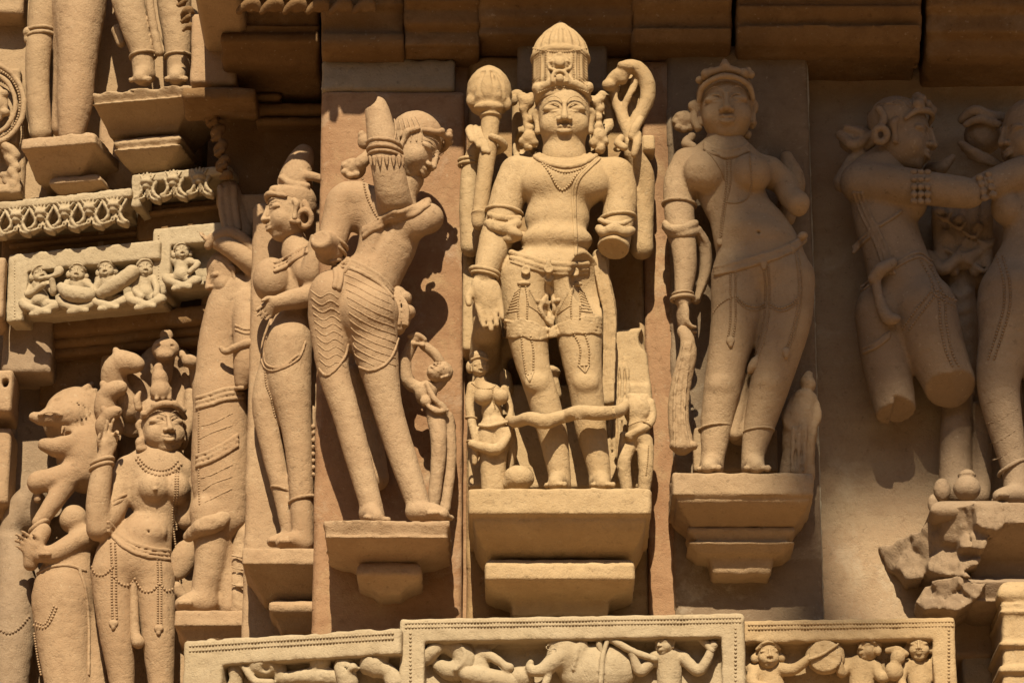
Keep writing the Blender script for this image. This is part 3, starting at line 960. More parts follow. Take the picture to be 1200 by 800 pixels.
FL = Plane(W(345, 745, 22), -13.0)
FC = Plane(W(670, 725, 50), -3.5)
FR = Plane(W(1000, 727, 40), -3.5)
def frieze(label, mat, pl, x0, x1, ytop, d1, tw, lw, rw, rec, beads_rows, chips_n=0, seed=1):
    use(WALL)
    t = thing("carved_frieze", label, "frieze", pl.p, "carved frieze blocks along the bottom")
    use(pl)
    s = Sdf(1.8 * H1)
    yt = lev(pl, x0, ytop, d1)
    s.box(x0, ytop, x1, ytop + 130, -70, d1, 0, False, 3.5)
    a = ytop + tw
    s.box(x0 + lw, a, x1 - rw, a + 140, d1 - rec, d1 + 30, 1.2, True, 1.2)
    r = random.Random(seed)
    for i in range(chips_n):
        x = r.uniform(x0, x1); s.ell((x, yt(x) - 1, d1 - r.uniform(0, 16)), (r.uniform(5, 16), r.uniform(1.5, 3.5), 9), roll=r.uniform(-14, 14), k=2, sub=True)
    # fine grooves either side of the bead row
    for off in beads_rows:
        for g in (-2.6, 2.6):
            s.tube([(x0 + 6, yt(x0 + 6, off + g), d1 + 0.6), (x1 - 6, yt(x1 - 6, off + g), d1 + 0.6)], 0.95, k=0.5, sub=True)
    s.noise(1.25, 10)
    V, F = s.mesh(); link_mesh("frame", V, F, M[mat], t)
    b = Bag()
    for off in beads_rows:
        bead_row(b, (x0 + 8, yt(x0 + 8, off)), (x1 - 8, yt(x1 - 8, off)), d1 + 0.3, 1.7, 3.8)
    b.build("bead_row", M[mat], t)['kind'] = 'stuff'
    return t, yt
fz1, yt1 = frieze("leftmost pale frieze block with worn broken carving along the bottom edge", 'pale', FL, 215, 468, 750, 30, 20, 36, -20, 26, (7, 13), 14, 5)
fz2, yt2 = frieze("middle pale frieze block carved with an elephant and two fighters", 'pale', FC, 468, 875, 724, 30, 19, 27, 27, 26, (6, 11), 5, 2)
fz3, yt3 = frieze("right golden frieze block with drummer and bearded men carved in a row", 'gold', FR, 870, 1124, 726, 26, 18, -12, 24, 24, (6, 11), 4, 9)
use(FC)
b = Bag(); bead_row(b, (481, 742), (481, 806), 30, 1.7, 4.4); bead_row(b, (862, 736), (862, 806), 30, 1.7, 4.4); b.build("bead_row", M['pale'], fz2)['kind'] = 'stuff'
use(FR)
b = Bag(); bead_row(b, (1112, 738), (1112, 806), 26, 1.7, 4.2); b.build("bead_row", M['gold'], fz3)['kind'] = 'stuff'
use(WALL)
blk = thing("plain_block", "plain squared stone between right frieze and the ringed column", "block", W(1145, 760, -40))
block("ashlar", 'pale', blk, 1126, 734, 1176, 860, -140, -66, h=2.2, amp=1.0, size=16)
col = thing("ringed_column", "golden ringed half column at the bottom right corner", "column", W(1190, 740, -30))
s = Sdf(2.0 * H1)
stack(s, 1199, -90, [(678, 17, 20), (684, 26, 36), (692, 30, 42), (700, 30, 42), (704, 24, 36), (708, 27, 42), (712, 24, 38), (716, 28, 44), (721, 24, 38), (750, 24, 38), (752, 28, 44), (757, 28, 44), (759, 24, 38), (778, 23, 38), (780, 28, 44), (786, 28, 44), (789, 24, 38), (840, 24, 38)], k=4)
s.noise(0.9, 12); V, F = s.mesh(); link_mesh("shaft", V, F, M['gold'], col)
# ------------------------------------------------------------------ crowned four-armed god in the middle
use(WALL)
def god():
    t = thing("statue", "tall crowned four-armed god with lotus club in the middle of the wall", "statue", W(655, 572, 100))
    D = 84
    b = Sdf(1.3 * H1)
    b.ell((661, 216, D), (50, 36, 34), k=8)
    b.tube([(620, 203, D - 4), (661, 196, D - 2), (716, 204, D - 4)], [17, 19, 17], k=10)
    for q, x in ((-1, 636), (1, 688)): b.ell((x, 214, D + 15), (25, 19, 17), roll=-14 * q, k=12)
    b.ell((653, 256, D + 2), (38, 34, 28), k=12)
    b.ell((652, 282, D + 8), (42, 19, 27), k=9)
    b.ell((648, 284, D + 35), (2.2, 2.6, 6), k=1.5, sub=True)
    b.ell((646, 318, D), (52, 32, 34), k=9)
    b.tube([(613, 326, D + 1), (618, 385, D + 4), (624, 425, D + 6), (634, 458, D + 4), (647, 505, D), (655, 552, D - 1), (656, 567, D - 1)], [31, 25, 20, 18.5, 17.5, 13.5, 13], k=8)
    b.tube([(674, 326, D + 1), (679, 392, D + 5), (683, 430, D + 7), (687, 458, D + 5), (693, 505, D), (702, 550, D - 1), (703, 567, D - 1)], [32, 27, 22.5, 20, 18, 13.5, 13], k=8)
    b.ell((628, 448, D + 20), (13, 11, 8), k=6); b.ell((687, 448, D + 22), (14, 11, 8), k=6)
    foot(b, (655, 572, D - 6), (650, 570, D + 40), 26); foot(b, (703, 572, D - 6), (707, 570, D + 40), 26)
    # front arms
    b.tube([(606, 203, D - 4), (595, 232, D - 2), (587, 264, D + 2), (582, 280, D + 8)], [21, 20.5, 19, 19], k=7)
    b.tube([(583, 276, D + 6), (575, 300, D + 18), (568, 322, D + 26)], [19.5, 17, 13], k=4)
    hand(b, (567, 326, D + 28), (574, 360, D + 30), 34, side=1, curl=0.08, spread=-0.06, normal=(0, 0, 1), thumb=0.62)
    b.tube([(570, 352, 60), (571, 385, 70), (570, 396, 50), (568, 420, 30)], [17, 17, 18, 18], k=6)
    b.tube([(722, 205, D - 4), (727, 232, D - 2), (723, 266, D + 4), (719, 289, D + 16)], [21, 20, 18.5, 18.5], k=7)
    e = W(719, 289, D + 16); ax = e - W(723, 266, D + 4); ax /= np.linalg.norm(ax)
    b.well(e + ax * 47 * KPX, np.full(3, 46 * KPX), None, 1.0 * KPX, True)
    # back arms
    b.tube([(604, 205, 60), (575, 252, 48), (552, 290, 42)], [14, 14, 11], k=6)
    b.tube([(552, 288, 42), (549, 240, 46), (552, 190, 52), (566, 166, 66)], [12, 11, 9.5, 9], k=4)
    b.tube([(726, 205, 60), (745, 255, 46), (752, 290, 42)], [14, 14, 13], k=6)
    b.tube([(752, 292, 42), (754, 240, 46), (753, 205, 54), (742, 180, 66)], [12.5, 12.5, 13.5, 11], k=4)
    for q in ((549, 153, 70, 553, 165, 82), (556, 153, 74, 561, 171, 86), (562, 155, 78, 567, 177, 88), (568, 160, 80, 572, 178, 88)):
        b.tube([(q[0] + 4, q[1] - 4, q[2] - 14), q[:3], q[3:]], [3.6, 4.2, 3.4], k=1.0, sm=2)
    b.tube([(578, 178, 64), (590, 172, 72), (585, 164, 84), (576, 160, 88)], [5.5, 5.5, 4.5, 3.8], k=1.5)
    b.ell((738, 170, 68), (13, 9, 11), k=3)
    b.tube([(750, 140, 72), (744, 150, 84), (740, 160, 86)], [5, 5.4, 4.6], k=1.2, sm=2)
    b.tube([(748, 158, 80), (746, 170, 88), (743, 181, 88)], [4.6, 5.0, 4.2], k=1.2, sm=2)
    b.tube([(728, 162, 78), (724, 168, 84), (732, 173, 88)], [5, 5, 4.5], k=1.2, sm=2)
    b.box(752, 157, 768, 176, 40, 74, k=2, rnd=4)
    # slab left behind the figure
    b.box(549, 450, 763, 571, -20, 34, k=3, rnd=3)
    b.rbox((736, 440, 12), (24, 52, 20), roll=6, k=5, rnd=5); b.ell((770, 396, 34), (22, 20, 30), k=2, sub=True)
    for P in ([(722, 410, 33), (734, 424, 33), (730, 452, 33)], [(745, 418, 33), (740, 440, 33)], [(716, 470, 35), (718, 520, 35), (722, 560, 35)]): b.tube(P, 1.2, k=.5, sub=True)
    for dx in range(5): b.tube([(708 + dx * 6, 400 + dx * 5, 31), (710 + dx * 6.5, 450, 35), (708 + dx * 6, 500, 36), (712 + dx * 5, 566, 36)], 2.2, k=1.6)
    b.rbox((572, 470, 8), (20, 60, 20), roll=-4, k=5, rnd=5)
    b.ell((600, 398, 20), (22, 22, 14), k=8)
    b.box(600, 110, 712, 205, -20, 28, k=3, rnd=6)
    b.ell((611, 164, 36), (7.5, 15, 26), k=2, sub=True)
    b.box(543, 180, 556, 410, -20, 26, k=3, rnd=4)
    b.box(700, 300, 716, 480, -20, 60, k=3, rnd=5)
    b.yclip = 16 * KPX
    b.noise(0.55, 9)
    V, F = b.mesh()
    # head
    hd = Sdf(0.85 * H1)
    H = Head(hd, (661, 128, D + 4), 31.5, yaw=0, pitch=11, roll=0)
    hd.tube([(661, 150, D - 4), (661, 190, D)], [22, 27], k=5)
    hd.noise(0.2, 5)
    V2, F2 = hd.mesh()
    V, F = joined((V, F), (V2, F2))
    link_mesh("body", V, F, M['gold'], t)
    sk = Skin(V, F)
    # crown
    c = Sdf(1.0 * H1); cx = 656.5
    c.lathe(657, D, [(112, 30), (97, 32), (90, 33.5), (84, 32.5), (72, 32), (62, 33), (58, 35.5), (54.5, 35), (53, 30.5), (47, 28.5), (41, 24.5), (36, 19), (32, 12), (29.5, 7), (28, 4.5), (26, 3.5), (24, 1)])
    for i in range(-4, 5):
        a = i * 0.36; c.tube([(657 + r_ * math.sin(a), y_ + .36 * r_ * (1 - math.cos(a)), D + r_ * math.cos(a)) for r_, y_ in ((30.5, 53), (28.5, 47), (24.5, 41), (19, 36), (12, 32), (5, 28))], [3.2, 3.4, 3.4, 3.0, 2.4, 1.4], k=0.6)
    for dx in (-13, 13): c.tube([(656 + dx, 94, D + 31), (656 + dx, 62, D + 29)], 2.6, k=0.8)
    for yy in (70, 77): c.tube([(644, yy, D + 31), (656, yy + 3, D + 34), (668, yy, D + 31)], 1.8, k=0.8)
    c.tube([(629, 116, D + 10), (633, 106, D + 22), (643, 99, D + 29), (659, 95, D + 32), (675, 99, D + 29), (685, 106, D + 22), (690, 116, D + 10)], [4, 4.6, 5, 5.4, 5, 4.6, 4], k=2)
    for i in range(9): c.ell((657 + 29 * math.sin(-1.2 + i * .3), 97 + 6 * abs(math.sin(-1.2 + i * .3)) ** 2, D + 31 * math.cos(-1.2 + i * .3) + 3), (3.4, 4.2, 3), k=.8)
    c.tube([(656 + 9 * math.cos(w), 92 - 9 * math.sin(w), D + 36) for w in np.linspace(-.4, 3.54, 10)], 2.4, k=0.6, sm=1); c.ell((656, 92, D + 37), (5, 5.5, 4), k=0.5)
    c.ell((656, 72, D + 34), (11, 10, 4), k=1); c.ell((656, 73, D + 38), (6, 6, 4), k=0.5); c.ell((656, 64, D + 36), (4, 3, 3), k=.5)
    for q in (-1, 1):
        c.tube([(656 + q * 6, 82, D + 36), (656 + q * 12, 80, D + 34), (656 + q * 13, 74, D + 34), (656 + q * 9, 72, D + 36)], 2, k=.5)
        for xx in (17, 24, 30):
            c.tube([(657 + q * xx, 92, D + math.sqrt(max(33 ** 2 - xx * xx, 30))), (657 + q * xx * .97, 62, D + math.sqrt(max(32.5 ** 2 - xx * xx, 30)))], 2.2, k=0.5)
    c.ell((630, 104, D + 18), (7, 7, 8), k=1); c.ell((689, 103, D + 18), (7, 7, 8), k=1)
    c.noise(0.4, 5)
    o = part(c, "crown", 'gold', t, sk)
    bg = Bag()
    for s_ in (-1, 1):
        for i in range(11):
            y = 60 + i * 3.3
            cord(bg, sk, [(656 + s_ * 32.2, y + 8), (656 + s_ * 25, y + 1)], r=0.9, lift=0.1, fall=D)
        for xx in (22.5, 16):
            beads(bg, sk, [(656 + s_ * xx, 59), (656 + s_ * (xx + 0.5), 93)], r=1.3, gap=2.2, fall=D)
    beads(bg, sk, [(625, 57), (640, 60), (656, 61), (672, 60), (687, 57)], r=1.4, gap=2, fall=D)
    beads(bg, sk, [(631, 109), (644, 104), (660, 102), (676, 104), (689, 109)], r=1.3, gap=2, fall=D)
    bg.build("crown_beading", M['gold'], o)['kind'] = 'stuff'
    # ear ornaments
    for P, q in ((((617, 120, 9), (612, 114, 6), (623, 114, 6), (614, 128, 6), (622, 140, 5.5), (621, 150, 5.5), (620, 162, 9), (613, 166, 6), (625, 168, 6), (618, 172, 5)), -1),
                 (((698, 121, 8), (703, 128, 6), (702, 116, 6), (700, 138, 5.5), (701, 148, 5.5), (702, 160, 9), (708, 166, 6), (697, 167, 7), (704, 174, 6)), 1)):
        e = Sdf(1.0 * H1)
        for x, y, r in P: e.ell((x, y, D - 6), (r, r, r), k=2)
        e.tube([(p[0], p[1], D - 8) for p in P[::3]], 4, k=2, sm=1)
        if q > 0: e.tube([(706, 112, 50), (714, 122, 46), (714, 145, 44), (706, 158, 60)], [6, 6, 7, 5], k=3)
        e.noise(1.3, 5)
        part(e, "ear_ornament", 'gold', t, sk)
    # lotus club
    m = Sdf(1.1 * H1)
    m.tube([(561, 262, 74), (562, 254, 74), (566, 220, 78), (572, 176, 78), (575, 140, 74)], [8, 9.5, 9.5, 10, 11], k=1)
    for y, x, r in ((250, 562, 10.5), (247, 563, 10), (137, 575, 13.5), (133, 576, 13)): m.ell((x, y, 75), (r, 3.2, r), k=1.2)
    m.lathe(573, 66, [(132, 11), (127, 15), (121, 21), (112, 25.5), (100, 26.5), (90, 25), (84, 21.5), (79, 14.5), (77, 7), (76.5, 2)])
    for x0, x1 in ((553, 557), (566, 562), (577, 579), (590, 589)):
        m.tube([(x0, 118, 67 + math.sqrt(24.5 ** 2 - (x0 - 573) ** 2)), (x1, 100, 67 + math.sqrt(26.5 ** 2 - (x1 - 573) ** 2)), ((x1 + 573) / 2, 84, 66 + 20)], 2.2, k=1.2, sub=True)
    m.ell((553, 118, 76), (7, 8, 6), k=1.5); m.ell((594, 122, 74), (6, 8, 6), k=1.5)
    m.ell((573, 126, 82), (18, 6, 10), k=2)
    m.ell((600, 118, 58), (7, 7, 7), k=2); m.ell((606, 112, 50), (8, 7, 7), k=2)
    m.noise(0.5, 7)
    part(m, "lotus_club", 'gold', t, sk)
    # hooded serpent
    m = Sdf(1.1 * H1)
    m.tube([(716, 98, 70), (722, 90, 74), (730, 86, 76)], [8, 8, 8], k=2)
    m.tube([(728, 92, 74), (733, 80, 74), (746, 80, 72), (757, 94, 68), (759, 114, 66), (750, 134, 66), (741, 152, 68), (738, 170, 68)], [8, 9, 9, 9.5, 9, 8.5, 8, 7], k=2)
    m.tube([(720, 104, 62), (724, 124, 62), (732, 146, 66), (738, 160, 68)], [7, 6.5, 6.5, 6.5], k=3)
    m.ell((738, 118, 50), (19, 34, 6), roll=-6, k=3)
    m.tube([(744, 94, 66), (740, 108, 68), (732, 124, 66), (733, 140, 66)], [5, 4.6, 4.2, 4], k=1.5)
    m.ell((728, 112, 62), (4, 10, 10), roll=-10, k=2, sub=True); m.ell((744, 120, 62), (5, 13, 9), roll=12, k=2, sub=True)
    m.ell((713, 100, 74), (8, 7, 8), k=2); m.ell((733, 78, 82), (10, 6, 7), roll=-14, k=2)
    m.noise(0.6, 7)
    part(m, "hooded_serpent", 'gold', t, sk)
    # scarf knots at the elbows, knee garland, side shawl
    c = at(4, 535, 120)
    g = Sdf(1.1 * H1)
    g.tube([(572, 262, D + 14), (580, 266, D + 26), (594, 268, D + 26), (606, 262, D + 14)], [5.5, 7.5, 7.5, 6], k=2)
    g.tube([(574, 252, D + 14), (588, 256, D + 24), (608, 256, D + 10)], [4, 4.5, 4], k=2)
    g.ell((601, 273, D + 26), (13, 7, 8), roll=-22, k=2); g.ell((584, 268, D + 31), (6, 5, 4), k=1)
    g.tube([(572, 266, D + 8), (575, 276, D + 14), (596, 280, D + 24), (612, 276, D + 10)], [4, 4.5, 5, 5], k=2)
    g.noise(0.8, 5); part(g, "arm_scarf", 'gold', t, sk); g = Sdf(1.1 * H1)
    g.tube([(703, 258, D + 14), (716, 262, D + 25), (730, 262, D + 22), (741, 256, D + 6)], 3.2, k=1)
    g.tube([(702, 268, D + 18), (708, 272, D + 28), (720, 268, D + 32), (732, 272, D + 28), (740, 270, D + 12)], [5, 6, 6.5, 6, 5], k=2)
    g.noise(0.8, 5)
    part(g, "arm_scarf", 'gold', t, sk)
    g = Sdf(1.1 * H1)
    P = [(597, 492, 66), (606, 494, 90), (620, 490, 112), (638, 494, 120), (656, 489, 112), (664, 487, 112), (678, 483, 122), (704, 484, 122), (724, 482, 98), (732, 476, 76)]
    g.tube(P, [6, 7, 8, 9, 8, 8, 8.5, 8.5, 7.5, 6], k=2)
    for x, y, d in ((638, 494, 127), (664, 488, 117), (680, 486, 128)):
        for rr in (2.5, 5.0, 7.5):
            n = 14
            g.tube([(x + rr * 1.2 * math.cos(a), y - rr * .8 * math.sin(a), d - rr * 0.3) for a in np.linspace(0, 2 * math.pi, n)], 0.9, k=0.4, sm=1)
    for i in range(8):
        x = 688 + i * 4.4; g.tube([(x, 476, 126 - i), (x + 2, 484, 132 - i * 1.5), (x + 5, 490, 126 - i * 1.5)], 1.1, k=0.6, sm=2)
    g.noise(0.5, 5)
    part(g, "knee_garland", 'gold', t, sk)
    g = Sdf(1.2 * H1)
    g.tube([(702, 300, 74), (707, 330, 74), (714, 365, 70), (714, 410, 66), (712, 470, 64)], [8, 9, 9, 8, 8], k=2)
    for dx in (-6, 0, 6): g.tube([(702 + dx, 302, 81), (707 + dx, 332, 81), (714 + dx, 366, 77), (714 + dx, 410, 73), (712 + dx, 470, 70)], 2.0, k=1)
    g.ell((645, 436, 74), (12, 6, 14), k=3); g.tube([(645, 436, 74), (650, 462, 70)], [8, 8], k=4)
    g.noise(0.6, 6); part(g, "hanging_shawl", 'gold', t, sk)
    # belt and skirt
    c = at(4, 575, 280); D2 = D + 20
    g = Sdf(1.0 * H1)
    for yy, r in ((0, 3.6), (6, 3.2), (11, 2.0)):
        Q, P = drape(sk, [(599, 296 + yy), (615, 301 + yy), (635, 307 + yy), (655, 310 + yy), (675, 310 + yy), (688, 309 + yy)], 3, 0.3, D2)
        g.wtube(P, np.full(len(P), r * KPX), 1, 0.8 * KPX, False, 1)
    g.noise(0.5, 5); part(g, "belt", 'gold', t, sk)
    g = Sdf(1.0 * H1); r_ = random.Random(4)
    for i in range(6):
        yy = i * 3.6
        Q, P = drape(sk, [(590, 376 + yy), (600, 377 + yy), (612, 375 + yy), (628, 380 + yy), (637, 385 + yy * .6), (645, 386 + yy * .5), (655, 381 + yy * .6), (668, 376 + yy * .8), (684, 372 + yy), (704, 372 + yy)], 3, 0.2, D2)
        P[:, 2] += np.array([0.7 * KPX * math.sin(j * 1.15 + i) for j in range(len(P))])
        g.wtube(P, np.full(len(P), 2.1 * KPX), 1, 0.7 * KPX, False, 1)
    for P in ([(643, 306), (642, 335), (640, 352), (644, 372), (640, 388)], [(646, 340), (650, 360), (646, 380)], [(638, 350), (633, 362), (642, 380)], [(630, 353), (640, 356), (655, 352)]):
        Q, P = drape(sk, P, 3, 0.6, D2); g.wtube(P, np.full(len(P), 3.0 * KPX), 1, 1.5 * KPX, False, 1)
    for (x, y) in ((616, 318), (643, 316), (643, 327), (673, 320)):
        p, n = sk.hit(x, y); g.well(p, np.array([5, 4, 5]) * KPX, None, 1.0 * KPX); g.wtube([p + np.array([math.cos(a) * 4.5, -3.5, math.sin(a) * 4.5]) * KPX for a in np.linspace(0, 6.28, 12)], 1.4 * KPX * np.ones(12), 1, 0.4 * KPX, False, 1)
    for (x, y) in ((614, 332), (675, 333)):
        p, n = sk.hit(x, y); g.well(p, np.array([8, 4, 3]) * KPX, None, 1.0 * KPX)
    g.noise(0.4, 4); o = part(g, "skirt_folds", 'gold', t, sk)
    bg = Bag()
    for x0, s_ in ((613, 1), (675, -1)):
        for i in range(13):
            a = i / 12
            u0 = (x0 + s_ * (3 + 4 * a), 338 + a * 20); u1 = (x0 + s_ * (8 + 14 * a), 341 + a * 27)
            cord(bg, sk, [u0, u1], r=1.15, lift=0.2)
        for i in range(8):
            a = i / 7
            cord(bg, sk, [(x0 - s_ * (4 + 2 * a), 338 + a * 26), (x0 - s_ * (10 + 9 * a), 344 + a * 22)], r=1.1, lift=0.2)
        for dx in (-6, 5):
            beads(bg, sk, [(x0 + dx * .6, 336), (x0 + dx, 352), (x0 + dx * 0.9, 373)], r=1.5, gap=1.9)
    for A, B_, tip in ((([(611, 394), (613, 415), (617, 440)]), [(622, 394), (625, 412), (625, 436)], (621, 447)), ([(672, 390), (680, 408), (678, 428)], [(685, 390), (690, 408), (690, 428)], (686, 437))):
        beads(bg, sk, A, r=1.5, gap=2.1); beads(bg, sk, B_, r=1.5, gap=2.1)
        for P in ([A[-1], tip], [B_[-1], tip], [A[-1], B_[-1]], [((A[-1][0] + B_[-1][0]) / 2, A[-1][1] - 2), tip]): cord(bg, sk, P, r=1.2)
    bg.build("beaded_ornament", M['gold'], o)['kind'] = 'stuff'
    # necklace, sacred thread, bangles
    bg = Bag()
    for k_, r in ((0, 1.5), (1, 1.7)):
        q = k_ * 6
        beads(bg, sk, [(628 - q, 172 + q * .4), (636 - q * .8, 184 + q * .6), (650, 193 + q), (664, 196 + q), (680, 192 + q), (694 + q, 182 + q), (701 + q, 174 + q * .5)], r=r, gap=1.9)
    beads(bg, sk, [(634, 190), (644, 203), (652, 217), (659, 223), (668, 216), (676, 205), (690, 196)], r=1.7, gap=1.9)
    for dx in (0, 3): cord(bg, sk, [(700 + dx, 186), (687 + dx, 198), (676 + dx, 210), (671 + dx, 226), (672 + dx * .6, 250), (674 + dx * .4, 280), (674 + dx * .4, 300)], r=2.0)
    bg.build("necklace", M['gold'], t)['kind'] = 'stuff'
    g = Sdf(0.9 * H1)
    for pp in ([(621, 173), (632, 182), (648, 188), (664, 190), (682, 187), (697, 178), (705, 172)],):
        for off in (0, 3.5, 7):
            Q, P = drape(sk, [(x, y + off * .8) for x, y in pp], 3, 0.2, D2); g.wtube(P, np.full(len(P), 3.0 * KPX), 1, 1 * KPX, False, 1)
    g.noise(0.7, 4); part(g, "collar", 'gold', t)
    for c_, rx, rd, ti, r in (((568, 319, D + 24), 17, 14, -12, 2.8), ((568, 323, D + 26), 15.5, 13.5, -12, 2.0), ((549, 193, 51), 11, 10, 3, 2.2), ((549, 188, 52), 11, 10, 3, 2.2),
                             ((591, 249, D), 21, 20, -8, 2.4), ((724, 256, D + 2), 20.5, 20, 6, 2.4), ((729, 172, 66), 9, 9, 20, 2.0)):
        bangle(t, 'gold', c_, rx, rd, ti, r, lump=1.2)
god()
def attendant_left():
    t = thing("statue", "small female attendant beside the god's right leg", "statue", W(575, 572, 80))
    D = 66
    b = Sdf(0.95 * H1)
    b.ell((572, 462, D), (17, 14, 13), k=4); b.ell((576, 482, D), (12, 14, 11), k=5); b.ell((579, 500, D), (17, 14, 14), k=5)
    b.ell((566, 465, D + 11), (10.5, 10, 9.5), k=2); b.ell((587, 465, D + 10), (9, 9.5, 9), k=2)
    b.ell((585, 486, D + 12.5), (1.2, 1.3, 3), k=.5, sub=True)
    b.tube([(563, 445, D), (564, 452, D)], [7, 8], k=4)
    b.tube([(570, 508, D), (573, 535, D), (574, 572, D - 2)], [13, 11, 10], k=3); b.tube([(588, 508, D), (584, 535, D), (583, 572, D - 2)], [12, 10, 9.5], k=3)
    b.tube([(553, 453, D - 2), (550, 474, D), (553, 494, D + 2)], [6, 5.5, 5], k=2); b.tube([(553, 494, D + 2), (557, 515, D + 4), (557, 532, D + 4), (556, 542, D + 4)], [5, 4.5, 4.5, 3], k=1.5)
    b.tube([(591, 456, D - 4), (597, 475, D - 4), (598, 492, D)], [5, 4.5, 4], k=2); b.tube([(598, 492, D), (602, 498, D + 6), (608, 494, D + 14)], [4, 3.6, 3.2], k=1)
    b.tube([(553, 520, D + 10), (566, 524, D + 14), (582, 526, D + 16), (594, 512, D + 10), (598, 498, D + 4)], [5, 6, 7, 5, 4], k=2)
    b.tube([(562, 498, D + 13), (575, 499, D + 15), (594, 494, D + 12)], 2.2, k=.8)
    b.tube([(598, 505, D - 8), (600, 525, D - 10), (598, 548, D - 12)], [6, 7, 4], k=2)
    b.tube([(592, 440, 36), (594, 455, 36)], [7, 8], k=3)
    b.noise(0.4, 6)
    V, F = b.mesh()
    h = Sdf(0.5 * H1); Head(h, (562, 427, D + 4), 9.5, yaw=8, pitch=14)
    h.ell((561, 419, D), (11, 8, 11), k=1); h.ell((551, 430, D - 3), (5, 8, 6), k=2); h.tube([(553, 421, D + 8), (562, 418, D + 13), (571, 421, D + 8)], 1.8, k=.6)
    h.noise(0.2, 3)
    V, F = joined((V, F), h.mesh()); link_mesh("body", V, F, M['gold'], t); sk = Skin(V, F)
    bg = Bag()
    beads(bg, sk, [(553, 449), (563, 455), (576, 455), (582, 450)], 1.1); beads(bg, sk, [(577, 454), (578, 466), (580, 478)], 1.1)
    bg.build("necklace", M['gold'], t)['kind'] = 'stuff'
    bangle(t, 'gold', (552, 490, D + 1), 6.5, 6, -6, 1.4); bangle(t, 'gold', (553, 518, D + 4), 6, 6, -10, 1.3)
    t2 = thing("stone_ball", "worn rounded lump on the pedestal beside the small female attendant", "stone", W(608, 572, 80))
    s = Sdf(1.0 * H1); s.ell((608, 560, D + 4), (18, 15, 16), k=2); s.ell((595, 566, D), (8, 9, 10), k=3); s.noise(1.0, 8)
    part(s, "lump", 'gold', t2)
attendant_left()
def attendant_right():
    t = thing("statue", "small headless attendant beside the god's left leg", "statue", W(748, 572, 70))
    D = 62
    b = Sdf(0.95 * H1)
    b.ell((747, 481, D), (16, 19, 14), k=4); b.ell((747, 500, D), (13, 12, 12), k=4); b.ell((747, 514, D), (15, 11, 13), k=4)
    b.tube([(740, 518, D), (731, 540, D + 4), (734, 572, D)], [9, 8.5, 7], k=2); b.tube([(755, 518, D), (757, 545, D + 4), (755, 572, D)], [10.5, 9, 7.5], k=2)
    b.tube([(762, 472, D), (764, 486, D), (760, 498, D + 6), (747, 505, D + 14), (736, 510, D + 14)], [5.5, 5.5, 5, 4.6, 4], k=1.5)
    b.tube([(733, 472, D), (730, 482, D + 8), (722, 484, D + 20)], [5, 4.5, 4], k=1.5)
    b.ell((738, 512, D + 12), (5, 5, 5), k=1.5); b.tube([(731, 510, D + 6), (728, 530, D + 2), (727, 545, D)], [5, 4, 3], k=2)
    b.tube([(739, 465, D), (757, 466, D)], 5, k=3)
    b.noise(0.7, 6)
    V, F = b.mesh(); link_mesh("body", V, F, M['gold'], t); sk = Skin(V, F)
    bg = Bag(); beads(bg, sk, [(760, 522), (759, 540), (757, 556)], 0.9, 2.4); beads(bg, sk, [(737, 498), (748, 494), (760, 492)], .9); bg.build("bead_string", M['gold'], t)['kind'] = 'stuff'
    g = Sdf(0.8 * H1); ring(g, (758, 497, D + 7), 6, 6, -30, 1.3); part(g, "bangle", 'gold', t)
attendant_right()
